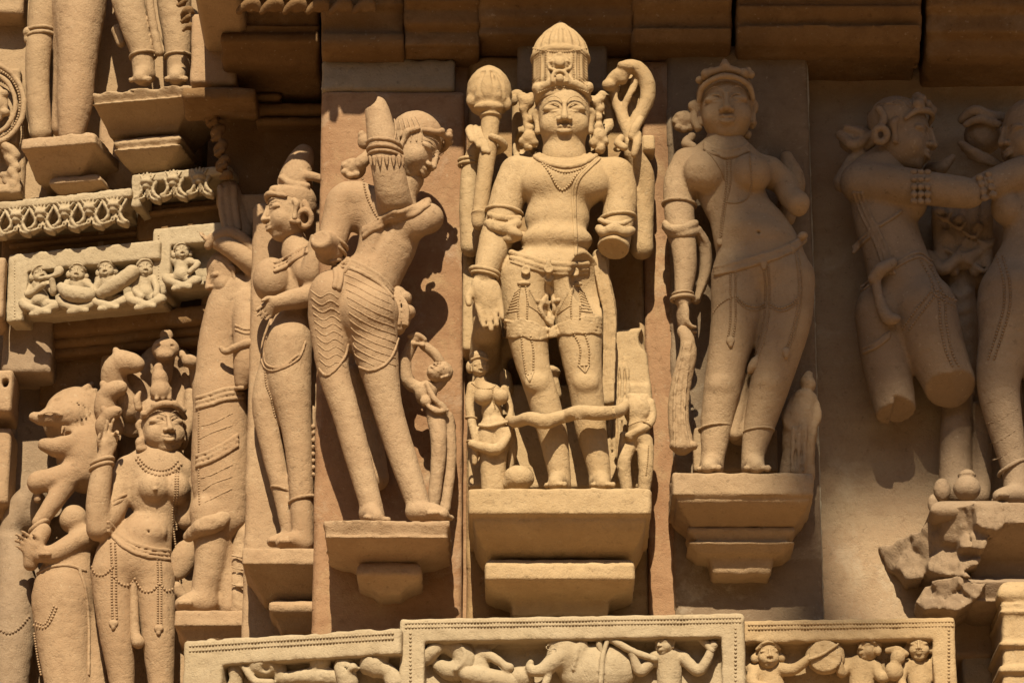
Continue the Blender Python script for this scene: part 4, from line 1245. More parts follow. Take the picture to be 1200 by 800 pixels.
# ------------------------------------------------------------------ twisting woman seen from behind, left of the god
def twisting_woman():
    t = thing("statue", "woman seen from behind twisting with one arm raised, on the red slab", "statue", W(452, 609, 90))
    D = 78
    b = Sdf(1.3 * H1)
    b.tube([(425, 338, D), (444, 312, D), (456, 278, D), (456, 246, D)], [38, 32, 35, 33], asp=0.85, k=8)
    b.ell((500, 256, D + 8), (20, 19, 19), roll=10, k=6); b.ell((482, 262, D + 16), (22, 20, 18), k=8)
    b.ell((428, 250, D - 6), (26, 26, 24), k=8)
    b.tube([(436, 296, D + 28), (452, 268, D + 28), (456, 246, D + 24)], [4, 5, 5], k=6, sub=True)
    b.ell((431, 368, D + 8), (37, 36, 38), k=7); b.ell((389, 350, D + 4), (28, 34, 33), k=6)
    b.tube([(434, 380, D + 4), (444, 430, D + 5), (454, 478, D + 3), (470, 530, D), (486, 578, D), (492, 598, D)], [32, 23.5, 18, 16.5, 14.5, 14], k=7)
    b.tube([(387, 372, D), (390, 430, D + 2), (405, 482, D + 2), (418, 530, D), (433, 585, D), (437, 604, D)], [26, 19, 16.5, 15.5, 13.5, 14], k=7)
    foot(b, (486, 607, D + 4), (524, 606, D + 20), 27); foot(b, (431, 609, D - 2), (444, 610, D + 34), 26)
    # left arm hangs, right arm rises and is broken off
    b.tube([(420, 232, D + 2), (404, 236, D), (395, 262, D), (386, 294, D + 6)], [20, 21, 18.5, 17], k=8)
    b.tube([(388, 288, D + 4), (377, 284, D + 34)], [15, 13.5], k=3); e = W(376, 282, D + 38); b.well(e + np.array([-6, -30, 10]) * KPX, np.full(3, 30 * KPX), None, KPX, True)
    b.tube([(464, 246, D + 18), (460, 225, D + 40), (451, 180, D + 50), (444, 140, D + 50), (441, 126, D + 50)], [22, 20, 19, 15.5, 13], k=6)
    b.well(W(432, 116, D + 54), np.array([10, 20, 12]) * KPX, None, 1.5 * KPX, True)
    b.tube([(470, 228, D), (480, 210, D)], [17, 17], k=6)
    b.tube([(420, 440, 20), (440, 560, 14)], [16, 16], k=6)
    b.yclip = 12 * KPX
    b.noise(0.5, 9)
    V, F = b.mesh()
    h = Sdf(0.9 * H1)
    H = Head(h, (487, 173, D + 6), 29, yaw=72, pitch=4, roll=-33, smile=0.03)
    h.noise(0.25, 5)
    V, F = joined((V, F), h.mesh())
    link_mesh("body", V, F, M['pink'], t); sk = Skin(V, F)
    # hair with fillet and bun
    g = Sdf(1.0 * H1)
    g.sd = g
    H.sd = g
    H.e((0, 0.55, -0.36), (1.05, 1.0, 1.1), 0.05)
    H.t([(-0.9, 0.62, 0.35), (-0.5, 0.95, 0.7), (0, 1.08, 0.82), (0.5, 0.95, 0.7), (0.9, 0.62, 0.35)], [0.12, 0.13, 0.14, 0.13, 0.12], 0.05)
    for x, y, z in ((-0.1, 1.18, 0.92), (-0.5, 1.05, 0.75), (0.3, 1.12, 0.85), (0, 1.35, 0.75)): H.e((x, y, z), (0.17, 0.15, 0.13), 0.04)
    H.t([(-1.0, 0.5, 0.1), (-1.06, 0.2, -0.1), (-0.98, -0.1, -0.3)], [0.1, 0.12, 0.1], 0.05)
    g.noise(0.6, 5); o = part(g, "hair", 'pink', t, sk)
    draped(o, "hair_strands", 'pink', sk, [[(462 + i * 5, 140 - i * .6), (464 + i * 6, 152), (462 + i * 6.5, 166)] for i in range(6)], 1.0, fall=D, h=.8, k=.5)
    g = Sdf(1.0 * H1)
    g.ell((414, 198, D - 4), (15, 13, 13), k=1); g.tube([(414, 198, D), (424, 190, D + 8), (432, 182, D + 6)], [9, 8, 7], k=3)
    for a in range(7):
        w = a * 0.9; g.ell((412 + 9 * math.cos(w), 198 + 8 * math.sin(w), D + 6), (4.5, 4, 4), k=0.6)
    g.ell((427, 166, D - 4), (8, 10, 8), k=2); g.ell((424, 158, D - 2), (5, 5, 5), k=1)
    g.noise(0.7, 4); part(g, "hair_bun", 'pink', t, sk)
    # arm bands
    for y, x, r in ((170, 450, 19.5), (178, 451, 20)): bangle(t, 'pink', (x, y, D + 50), r, r, -6, 2.4, lump=2.2, n=9)
    g = Sdf(0.9 * H1)
    for i in range(7):
        a = math.pi * (0.1 + 0.8 * i / 6); x = 453 - 19.5 * math.cos(a)
        g.tube([(x, 185, D + 50 + 19 * math.sin(a)), (x + 0.5, 195, D + 50 + 19.5 * math.sin(a))], [3.2, 0.8], k=0.4)
    ring(g, (452, 184, D + 50), 20, 20, -6, 2.0)
    g.noise(0.3, 4); part(g, "fringed_armlet", 'pink', t)
    bangle(t, 'pink', (391, 283, D + 4), 18, 17, -30, 2.6, lump=1.5); bangle(t, 'pink', (389, 290, D + 5), 18, 17, -30, 2.2)
    # breast band
    g = Sdf(1.0 * H1)
    for off, r in ((-3.5, 3.4), (0.5, 3.8), (4.5, 3.2)):
        Q, X = drape(sk, [(427, 272 + off), (440, 264 + off), (458, 254 + off), (476, 250 + off), (490, 244 + off), (502, 237 + off * .6)], 3, 0.5, D)
        X[:, 2] += np.array([0.8 * KPX * math.sin(j * 0.9 + off) for j in range(len(X))])
        g.wtube(X, np.full(len(X), r * KPX), 1, 0.8 * KPX, False, 1)
    g.noise(0.5, 5); part(g, "breast_band", 'pink', t, sk)
    bead_part(t, "back_cord", 'pink', sk, [([(425, 210), (429, 228), (436, 244), (443, 256)], 1.6)], D)
    # girdle with hanging knot, skirt lines
    cs = [[(390, 306 + o), (402, 304 + o), (420, 309 + o), (440, 320 + o), (452, 330 + o), (460, 340 + o)] for o in (0, 4.5, 9)]
    draped(t, "girdle", 'pink', sk, cs, [2.8, 2.2, 2.6], fall=D)
    draped(t, "girdle_knot", 'pink', sk, [[(388, 306), (398, 312), (408, 304)], [(392, 312), (394, 326), (392, 336)], [(397, 312), (400, 324), (397, 338)], [(402, 310), (412, 306), (404, 318)]], [3.2, 3.4, 3.2, 3], k=1.2, fall=D)
    cv = []
    for i in range(15):
        y = 330 + i * 9
        y -= 18; cv.append([(402 + i * 1.2, y), (418, y + 6), (438, y + 17), (456 + min(i, 6) * 1.2, y + 26)])
    cv = [[p for p in c if p[1] < 434] for c in cv]; cv = [c for c in cv if len(c) > 1]
    for i in range(10):
        y = 340 + i * 9
        cv.append([(364 + i * 1.2, y), (376 + i, y + 8), (386 + i, y + 3), (396 + i, y + 9)])
    cv = [c for c in cv]
    draped(t, "skirt_folds", 'pink', sk, cv, 1.15, k=0.5, fall=D, lift=-0.3, h=0.9, amp=0.2)
    draped(t, "skirt_hem", 'pink', sk, [[(374, 432), (382, 440), (392, 434), (404, 418), (408, 404)], [(421, 430), (434, 434), (450, 428), (461, 414), (467, 396)]], 1.8, fall=D)
    # bunched cloth at the hip
    g = Sdf(1.0 * H1)
    for i, (x, y) in enumerate(((466, 344), (474, 350), (468, 362), (478, 366), (472, 376), (466, 384))): g.ell((x, y, D + 2), (9, 9, 10), k=3)
    for dx in (-4, 0, 5, 9): g.tube([(462 + dx * .5, 342, D + 11), (468 + dx, 358, D + 14), (468 + dx, 380, D + 12)], 2.0, k=0.8)
    g.noise(0.6, 5); part(g, "bunched_cloth", 'pink', t, sk)
twisting_woman()
def child_attendant():
    t = thing("statue", "small child with lifted arms by the twisting woman's ankle", "statue", W(512, 605, 60))
    D = 48
    b = Sdf(1.0 * H1)
    b.ell((499, 460, D), (13, 15, 13), roll=-20, k=4); b.ell((512, 482, D), (13, 13, 12), k=5)
    b.ell((499, 470, D + 10), (7, 7, 6), k=2)
    b.tube([(511, 490, D), (514, 515, D + 4), (513, 545, D + 2), (507, 598, D)], [11, 9.5, 8.5, 7], k=3)
    b.tube([(523, 490, D - 8), (528, 520, D - 8), (527, 555, D - 8), (521, 600, D - 6)], [9, 7, 6.5, 6], k=3)
    b.tube([(490, 455, D), (478, 446, D + 2), (475, 424, D + 6), (482, 404, D + 10)], [8, 7.5, 7, 6], k=2)
    b.tube([(512, 452, D), (520, 440, D), (512, 418, D + 6), (496, 404, D + 10)], [7, 6.5, 6, 5.5], k=2)
    b.ell((487, 398, D + 10), (8, 6, 7), k=2); b.tube([(480, 394, D + 14), (490, 392, D + 16), (498, 398, D + 14)], 3, k=1); b.tube([(482, 402, D + 15), (496, 404, D + 17)], 2.6, k=1)
    b.tube([(500, 450, D + 12), (508, 466, D + 14), (520, 478, D + 12)], [3, 3.5, 3], k=1)
    b.tube([(502, 476, D + 12), (512, 482, D + 15), (524, 480, D + 10)], [2.6, 3, 2.6], k=1)
    b.noise(0.7, 6); V, F = b.mesh()
    h = Sdf(0.7 * H1); H = Head(h, (514, 433, D + 6), 11.5, yaw=-30, pitch=-25, roll=-35)
    H.e((0, 0.5, -0.3), (1.1, 1.05, 1.15), .05)
    h.noise(0.6, 4)
    V, F = joined((V, F), h.mesh()); link_mesh("body", V, F, M['pink'], t)
child_attendant()
# ------------------------------------------------------------------ full-breasted woman on the right slab
def right_woman():
    t = thing("statue", "full breasted woman standing in a hip curve, right of the god", "statue", W(868, 552, 80))
    D = 62
    b = Sdf(1.3 * H1)
    b.tube([(850, 192, D), (856, 222, D), (868, 250, D), (882, 278, D), (892, 300, D)], [38, 39, 38, 46, 50], asp=0.62, k=8)
    b.tube([(806, 192, D - 4), (848, 184, D), (902, 200, D - 4)], [15, 17, 15], k=9)
    b.ell((826, 202, D + 17), (25, 25, 22), k=4); b.ell((880, 204, D + 17), (24, 24, 22), k=4)
    b.ell((888, 272, D + 20), (32, 18, 14), roll=-18, k=9); b.ell((889, 272, D + 33), (2.0, 2.2, 5), k=1, sub=True)
    b.ell((896, 318, D), (56, 38, 34), roll=-10, k=9)
    b.tube([(866, 326, D + 2), (862, 372, D + 5), (853, 420, D + 6), (846, 458, D + 5), (840, 495, D), (836, 532, D), (834, 548, D)], [33, 29, 24, 21.5, 19, 14.5, 14], k=8)
    b.tube([(922, 330, D), (921, 372, D + 3), (911, 418, D + 6), (901, 455, D + 5), (890, 498, D), (883, 530, D), (882, 548, D)], [33, 30.5, 26, 23, 18.5, 14, 13.5], k=8)
    b.ell((845, 450, D + 20), (13, 10, 8), k=6); b.ell((902, 448, D + 20), (13, 10, 8), k=6)
    foot(b, (835, 553, D - 4), (830, 551, D + 36), 28); foot(b, (882, 553, D - 4), (888, 551, D + 36), 28)
    b.tube([(806, 192, D - 6), (797, 215, D - 4), (796, 245, D), (798, 274, D + 4)], [19, 19.5, 18, 16.5], k=7)
    b.tube([(799, 272, D + 5), (803, 310, D + 10), (800, 352, D + 14)], [15.5, 13.5, 9.5], k=3)
    hand(b, (800, 355, D + 14), (801, 381, D + 16), 23, side=-1, curl=0.55, spread=0.0, normal=(0.85, 0, -0.4), thumb=0.4)
    b.tube([(900, 202, D - 6), (918, 214, D - 6), (926, 230, D + 4), (935, 238, D + 14)], [18, 16, 14, 14], k=6)
    b.well(W(936, 241, D + 46), np.array([24, 20, 24]) * KPX, None, 1 * KPX, True)
    b.ell((935, 238, D + 14), (13, 17, 10), k=2)
    b.tube([(849, 160, D - 2), (850, 182, D)], [20, 24], k=7)
    b.tube([(880, 420, D - 20), (872, 470, D - 20), (866, 508, D - 16)], [12, 15, 14], k=5)
    b.tube([(922, 185, 16), (930, 215, 20), (920, 255, 20)], [8, 14, 12], k=4)
    b.box(812, 500, 912, 552, -20, 24, k=6, rnd=4)
    b.yclip = 12 * KPX
    b.noise(0.5, 9)
    V, F = b.mesh()
    h = Sdf(0.85 * H1)
    H = Head(h, (851, 118, D + 6), 31.5, yaw=-3, pitch=8, roll=1)
    h.noise(0.2, 5)
    V, F = joined((V, F), h.mesh()); link_mesh("body", V, F, M['buff'], t); sk = Skin(V, F)
    g = Sdf(1.0 * H1); H.sd = g
    H.e((0, 0.62, -0.36), (1.08, 0.98, 1.08), 0.05)
    H.t([(-1.0, 0.25, 0.32), (-0.86, 0.66, 0.60), (-0.45, 0.90, 0.86), (0, 0.98, 0.94), (0.45, 0.90, 0.86), (0.86, 0.66, 0.60), (1.0, 0.25, 0.32)], [0.10, 0.11, 0.11, 0.12, 0.11, 0.11, 0.10], 0.05)
    H.t([(-0.75, 1.12, 0.5), (-0.4, 1.26, 0.68), (0, 1.32, 0.74), (0.4, 1.26, 0.68), (0.75, 1.12, 0.5)], [0.14, 0.13, 0.13, 0.13, 0.14], 0.05)
    for x, y, z, r in ((0, 1.42, 0.72, 0.20), (0, 1.62, 0.66, 0.12), (-0.70, 1.20, 0.56, 0.2), (0.70, 1.18, 0.56, 0.2), (-0.5, 1.3, .62, .14), (0.95, 1.15, 0.4, 0.16), (0.86, 1.34, 0.42, 0.12), (-0.95, 1.05, 0.3, 0.16)): H.e((x, y, z), (r, r, r), 0.04)
    g.noise(0.5, 5); part(g, "tiara", 'buff', t, sk)
    g = Sdf(1.0 * H1)
    g.ell((802, 143, D - 14), (15, 13, 14), k=1)
    for a in range(8): g.ell((802 + 10 * math.cos(a * .8), 143 + 9 * math.sin(a * .8), D - 5), (4, 4, 4), k=.6)
    g.tube([(815, 122, D - 4), (814, 140, D - 2), (818, 150, D)], [5, 5.5, 5], k=1); g.ell((812, 125, D - 2), (6, 7, 6), k=1)
    g.tube([(811, 160, D - 6), (804, 168, D), (812, 172, D + 4)], [5, 6, 5], k=2)
    g.noise(0.7, 4); part(g, "hair_bun", 'buff', t, sk)
    g = Sdf(1.0 * H1); g.ell((883, 126, D - 8), (6, 9, 7), k=1); g.ell((881, 144, D - 6), (6, 8, 6), k=1); g.ell((875, 158, D - 6), (6, 6, 6), k=2); g.noise(.8, 4); part(g, "ear_ornament", 'buff', t)
    # jewellery
    draped(t, "collar", 'buff', sk, [[(826, 168 + o), (836, 174 + o), (850, 177 + o), (864, 175 + o), (876, 170 + o)] for o in (0, 3.4, 7)], [2.6, 2.4, 2.8], fall=D, wave=.3)
    bead_part(t, "necklace", 'buff', sk, [([(828, 176), (843, 182), (850, 183), (862, 182), (876, 176)], 1.4),
              ([(826, 176), (836, 186), (845, 200), (850, 212)], 1.3), ([(852, 184), (852, 210), (848, 240), (845, 262), (844, 278)], 1.5), ([(856, 184), (856, 212), (850, 242), (846, 276)], 1.5),
              ([(878, 178), (880, 200), (880, 222), (874, 234), (862, 238), (852, 237)], 1.5)], D)
    g = Sdf(0.9 * H1); p, n = sk.hit(844, 284); g.well(p, np.array([4.5, 3, 5]) * KPX, None, 0); part(g, "pendant", 'buff', t)
    # scarf
    g = Sdf(1.1 * H1)
    g.tube([(780, 262, D + 4), (786, 268, D + 18), (800, 268, D + 22), (814, 262, D + 12)], [4.5, 5, 5.5, 5], k=1.5)
    g.tube([(779, 266, D), (788, 274, D + 14), (804, 274, D + 20), (818, 270, D + 6)], [4, 5, 5, 5], k=1.5)
    g.tube([(814, 268, D + 4), (826, 288, D - 6), (826, 320, D - 8), (816, 352, D - 4)], [6, 7.5, 7, 5], asp=1.2, k=2)
    g.tube([(818, 270, D + 10), (830, 292, D), (829, 320, D - 2), (818, 350, D + 2)], 2, k=1)
    g.noise(0.6, 5); part(g, "scarf", 'buff', t, sk)
    bangle(t, 'buff', (800, 350, D + 13), 13, 12, 4, 2.6, lump=1.6); bangle(t, 'buff', (800, 345, D + 12), 12, 11.5, 4, 1.8)
    bangle(t, 'buff', (796, 240, D), 19.5, 19, -4, 2.0, lump=1.3); bangle(t, 'buff', (838, 502, D), 19, 19, 6, 1.6); bangle(t, 'buff', (889, 506, D), 18, 18, 4, 1.6)
    g = Sdf(1.1 * H1)
    g.tube([(801, 388, D + 16), (806, 400, D + 18), (805, 420, D + 14), (797, 455, D + 8), (795, 490, D + 4), (799, 520, D + 2)], [8, 8.5, 11, 12, 12.5, 14], asp=0.8, k=2)
    for dx in (-6, 0, 6): g.tube([(806 + dx * .5, 402, D + 25), (798 + dx, 450, D + 18), (796 + dx, 490, D + 14), (799 + dx * 1.4, 524, D + 12)], 1.6, k=.8)
    for i in range(5): g.ell((789 + i * 6, 522 + 2 * (i % 2), D + 6), (4.5, 5, 7), k=1)
    g.noise(0.7, 6); part(g, "cloth_end", 'buff', t, sk)
    draped(t, "girdle", 'buff', sk, [[(838, 314 + o), (856, 310 + o), (880, 303 + o), (905, 296 + o), (928, 286 + o), (944, 276 + o * .7)] for o in (0, 4, 8)], [3, 2.2, 2.6], fall=D, wave=.2)
    g = Sdf(0.9 * H1); g.ell((940, 277, D + 12), (7, 5, 6), roll=30, k=1); g.noise(.4, 4); part(g, "girdle_clasp", 'buff', t, sk)
    S = []; Cd = []
    for dx in (0, 5): S.append(([(895 + dx, 312), (897 + dx, 340), (896 + dx, 370), (890 + dx, 400), (882 + dx, 424)], 1.6))
    for dx in (0, 6): S.append(([(856 + dx, 316), (856 + dx, 345), (856 + dx, 375), (853 + dx, 396)], 1.5)); S.append(([(932 + dx * .6, 296), (936 + dx * .6, 330), (934 + dx * .6, 362), (926 + dx * .6, 396), (920 + dx * .6, 410)], 1.5))
    S.append(([(836, 366), (842, 358), (850, 352), (858, 348)], 1.5)); S.append(([(862, 346), (874, 357), (888, 359), (897, 355)], 1.8)); S.append(([(901, 355), (914, 361), (928, 356), (937, 345)], 1.8))
    S.append(([(862, 350), (874, 361), (888, 363), (897, 359)], 1.3)); S.append(([(901, 359), (914, 365), (928, 360), (937, 349)], 1.3))
    bead_part(t, "beaded_girdle_strings", 'buff', sk, S, D)
    for x, y in ((856, 399), (884, 424), (921, 412), (895, 308), (928, 292)):
        g = Sdf(0.9 * H1); p, n = sk.hit(x, y); g.well(p, np.array([5, 3.5, 5.5]) * KPX, None, 0); g.well(p - np.array([0, 0, 5 * KPX]), np.array([3, 3, 4]) * KPX, None, 1 * KPX); g.noise(.4, 4); part(g, "pendant", 'buff', t)
    g = Sdf(1.0 * H1); g.tube([(890, 420, D + 14), (884, 428, D + 14), (878, 436, D + 12)], [6, 7, 3], k=1)
    g.tube([(872, 440, D - 4), (866, 475, D - 4), (860, 508, D - 2)], [7, 9, 9], k=2); g.tube([(880, 440, D - 6), (874, 475, D - 4), (870, 507, D - 2)], [4, 5, 6], k=1); g.noise(.6, 6); part(g, "hanging_sash", 'buff', t)
right_woman()
def right_attendant():
    t = thing("statue", "worn small attendant figure by the full breasted woman's left ankle", "statue", W(938, 552, 60))
    D = 44
    s = Sdf(1.1 * H1)
    s.tube([(942, 470, D), (938, 500, D), (936, 530, D), (934, 556, D)], [15, 20, 19, 21], k=4)
    s.ell((947, 450, D + 2), (9, 12, 10), k=3); s.ell((947, 441, D), (6, 6, 6), k=2)
    s.tube([(930, 468, D), (922, 490, D + 6), (932, 508, D + 14)], [6, 6.5, 5], k=2); s.tube([(952, 466, D), (957, 486, D + 6), (950, 512, D + 12), (948, 545, D + 8)], [6, 6, 5, 5], k=2)
    for dx in (-8, -1, 6): s.tube([(938 + dx, 500, D + 20), (936 + dx, 552, D + 20)], 2.4, k=1.5)
    s.noise(1.6, 9); part(s, "body", 'buff', t)
right_attendant()
# ------------------------------------------------------------------ recessed faces of the tower, left of the red slab
use(WALL)
lw = thing("stepped_wall", "stepped back wall slabs behind the left hand statues", "wall", W(200, 500, -350))
block("wall_slab", 'pink', lw, 296, 236, 380, 800, -330, -152, h=4)
block("wall_slab", 'pink', lw, 236, 330, 312, 860, -460, -262, h=4)
block("wall_slab", 'pink', lw, 119, 396, 244, 900, -480, -322, h=3.5)
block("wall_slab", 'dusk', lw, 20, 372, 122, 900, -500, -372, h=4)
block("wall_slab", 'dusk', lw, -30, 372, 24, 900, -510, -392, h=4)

def profile_woman():
    t = thing("statue", "tall crowned woman in left profile with a broken arm, next to the red slab", "statue", W(345, 640, -100))
    D = -108
    b = Sdf(1.5 * H1)
    b.tube([(352, 300, D), (350, 335, D), (344, 365, D), (338, 400, D), (336, 420, D)], [19, 22, 19, 27, 27], asp=0.95, k=7)
    b.ell((318, 328, D + 12), (22, 27, 23), k=4); b.ell((330, 330, D - 8), (20, 24, 20), k=4)
    b.tube([(337, 405, D), (340, 450, D + 2), (347, 498, D + 2), (351, 540, D + 2), (354, 590, D), (355, 636, D)], [28, 25, 18.5, 15.5, 14, 12.5], k=6)
    b.tube([(326, 420, D - 12), (312, 470, D - 14), (318, 520, D - 16), (332, 580, D - 14), (342, 632, D - 12)], [20, 17, 14, 12, 10], k=5)
    foot(b, (356, 640, D - 2), (325, 639, D + 16), 25)
    foot(b, (345, 639, D - 16), (314, 638, D - 4), 22)
    b.tube([(352, 306, D + 10), (362, 322, D + 22), (366, 318, D + 30), (377, 282, D + 34)], [16, 15, 14.5, 14.5], k=4)
    e = W(377, 282, D + 34); b.well(e + np.array([4, -12, 26]) * KPX, np.full(3, 26 * KPX), None, 1 * KPX, True)
    b.tube([(372, 330, D + 20), (362, 346, D + 26), (342, 351, D + 32), (326, 355, D + 34)], [13, 13, 12, 9.5], k=3)
    hand(b, (328, 354, D + 34), (314, 363, D + 34), 20, side=1, curl=0.25, spread=0.05, normal=(-0.3, -0.6, 0.6), thumb=0.5)
    b.tube([(344, 270, D - 2), (346, 296, D)], [13, 16], k=6)
    b.tube([(365, 480, D - 20), (365, 540, D - 20)], 6, k=4)
    b.noise(0.5, 9); V, F = b.mesh()
    h = Sdf(0.95 * H1); H = Head(h, (337, 249, D + 2), 25.5, yaw=-72, pitch=4, roll=3); h.noise(0.2, 5)
    V, F = joined((V, F), h.mesh()); link_mesh("body", V, F, M['pink'], t); sk = Skin(V, F)
    g = Sdf(1.1 * H1); H.sd = g
    H.e((0, 0.60, -0.36), (1.04, 0.92, 1.06), .05)
    H.t([(-.95, .55, .3), (-.5, .82, .72), (0, .95, .86), (.5, .82, .72), (.95, .55, .3)], [.1, .12, .16, .12, .1], .05)
    g.tube([(346, 214, D), (349, 200, D), (353, 188, D), (356, 181, D)], [21, 18, 15, 12], k=2)
    g.tube([(330, 208, D + 14), (342, 216, D + 20), (360, 218, D + 16)], 4, k=1); g.ell((323, 223, D + 8), (8, 6, 7), k=2)
    g.tube([(356, 206, D + 14), (366, 207, D + 16), (378, 210, D + 14)], [6, 5.5, 5.5], k=2)
    g.noise(0.7, 6); part(g, "crown", 'pink', t, sk)
    g = Sdf(0.9 * H1); ew = W(358, 258, D + 22)
    ring(g, (357, 256, D + 20), 8, 3, 0, 3.6, dy=9); g.tube([(352, 232, D + 16), (358, 240, D + 20), (362, 250, D + 20)], [4, 4.5, 4], k=1); g.tube([(342, 259, D + 24), (350, 260, D + 24)], 3.2, k=1)
    g.noise(.6, 4); part(g, "ring_earring", 'pink', t)
    draped(t, "collar", 'pink', sk, [[(360, 288 + o), (346, 296 + o), (334, 303 + o * 1.2), (322, 308 + o * 1.2)] for o in (0, 4, 8)], [2.4, 2.0, 2.6], fall=D)
    draped(t, "skirt_hem", 'pink', sk, [[(318, 372), (308, 400), (307, 424), (316, 434), (330, 432), (350, 420), (358, 400)], [(320, 372), (311, 400), (310, 422), (318, 430), (332, 428), (350, 415)]], 1.6, fall=D)
    bead_part(t, "skirt_beads", 'pink', sk, [([(311, 436), (312, 450), (318, 466), (322, 486), (325, 490)], 1.6)], D)
    bangle(t, 'pink', (355, 586, D), 16, 15, 12, 2.2); bangle(t, 'pink', (331, 575, D - 14), 13.5, 13, -20, 2.0)
    g = Sdf(1 * H1)
    for y in range(500, 562, 8): g.ell((367, y, D + 4), (3, 3.4, 4), k=1)
    g.noise(.6, 4); part(g, "hanging_tassel", 'pink', t)
profile_woman()

def raised_arms_man():
    t = thing("statue", "figure in left profile hiding the face behind raised arms, legs broken", "statue", W(262, 712, -205))
    D = -208
    b = Sdf(1.6 * H1)
    b.tube([(276, 345, D), (264, 378, D), (256, 410, D), (257, 460, D)], [30, 27, 25, 29], asp=.85, k=8)
    b.tube([(258, 458, D), (258, 510, D), (258, 560, D), (262, 605, D)], [31, 33, 34, 28], asp=.8, k=8)
    b.tube([(245, 600, D + 4), (247, 650, D + 4), (240, 690, D + 2), (238, 706, D + 2)], [23, 19, 16, 16], k=4)
    foot(b, (244, 713, D), (208, 712, D + 14), 30)
    b.tube([(292, 356, D + 10), (292, 392, D + 24), (289, 424, D + 30), (284, 448, D + 28)], [22, 19, 16, 9], k=2.5)
    b.tube([(300, 352, D + 6), (306, 322, D + 20), (290, 305, D + 32), (268, 289, D + 34), (250, 281, D + 30)], [20, 16, 13.5, 12, 8.5], k=4)
    hand(b, (258, 284, D + 26), (245, 282, D + 26), 17, side=1, curl=.3, normal=(-.2, .8, .4), thumb=.5)
    b.tube([(284, 275, D), (276, 255, D), (270, 238, D), (268, 225, D)], [16, 15, 16, 14], k=4)
    b.box(282, 226, 314, 262, -300, D + 8, k=3, rnd=5)
    b.tube([(246, 605, D + 12), (262, 640, D - 6), (268, 690, D - 8), (270, 712, D - 8)], [8, 12, 14, 14], k=6)
    b.noise(0.6, 10); V, F = b.mesh()
    h = Sdf(1.1 * H1); H = Head(h, (264, 324, D + 4), 22, yaw=-68, pitch=18, roll=4); h.noise(.3, 5)
    H.e((0, .55, -.3), (1.04, 1.0, 1.1), .05)
    V, F = joined((V, F), h.mesh()); link_mesh("body", V, F, M['pink'], t); sk = Skin(V, F)
    g = Sdf(1.2 * H1)
    g.tube([(306, 400, D + 40), (290, 402, D + 46), (276, 407, D + 44), (264, 412, D + 40), (259, 408, D + 40)], [5, 5.5, 5, 4, 3], k=2)
    g.noise(.7, 6); part(g, "scarf_end", 'pink', t)
    g = Sdf(1.2 * H1)
    g.tube([(244, 288, D + 32), (256, 276, D + 38), (272, 274, D + 38), (290, 286, D + 36), (304, 304, D + 32)], [5, 7, 8, 8, 7], k=3)

    for dx in (-8, 0, 8): g.tube([(266 + dx, 220, D + 12), (268 + dx, 245, D + 15), (272 + dx, 268, D + 18)], [4, 4.5, 4], k=1.5)
    g.noise(.8, 6); part(g, "head_scarf", 'pink', t)
    draped(t, "waist_sash", 'pink', sk, [[(231, 472 + o), (246, 468 + o), (264, 462 + o), (284, 460 + o)] for o in (-6, 0, 6)], 3.0, fall=D, h=1.2)
    draped(t, "hip_sash", 'pink', sk, [[(231, 540 + o), (248, 534 + o), (264, 525 + o), (278, 516 + o)] for o in (-6, 0, 6)], 3.0, fall=D, h=1.2)
    draped(t, "skirt_folds", 'pink', sk, [[(232 + i * 2, y), (250, y - 5 - i % 2 * 3), (272, y - 16)] for i, y in enumerate((500, 514, 560, 574, 588))], 1.4, fall=D, h=1.1, lift=-.3)
    g = Sdf(1.2 * H1); g.tube([(222, 628, D + 10), (236, 618, D + 26), (254, 612, D + 24), (268, 602, D + 12)], [7, 11, 11, 6], k=3); g.noise(1.8, 9); part(g, "knee_sash", 'pink', t)
    bead_part(t, "side_beads", 'pink', sk, [([(233, 480), (233, 510), (233, 560), (234, 590)], 1.6)], D)
    draped(t, "armlet", 'pink', sk, [[(276, 386), (290, 391), (306, 386)], [(276, 381), (290, 386), (306, 381)]], 1.8, fall=D)
    t2 = thing("statue", "eroded faceless attendant behind the broken leg of the arm raising figure", "statue", W(288, 712, -215))
    g = Sdf(1.4 * H1)
    g.tube([(292, 500, D - 6), (290, 560, D - 6), (288, 615, D - 6)], [8, 10, 10], k=4)
    g.tube([(286, 624, D - 4), (282, 660, D - 2), (282, 714, D - 4)], [12, 12, 14], k=5); g.ell((292, 628, D + 2), (11, 9, 9), k=3)
    g.tube([(296, 640, D), (300, 670, D + 2), (302, 714, D)], [9, 9, 10], k=4)
    for y in (650, 664, 684): g.tube([(272, y, D + 12), (286, y + 3, D + 15), (302, y, D + 13)], 1.6, k=1)
    g.noise(1.8, 9); part(g, "body", 'pink', t2)
raised_arms_man()

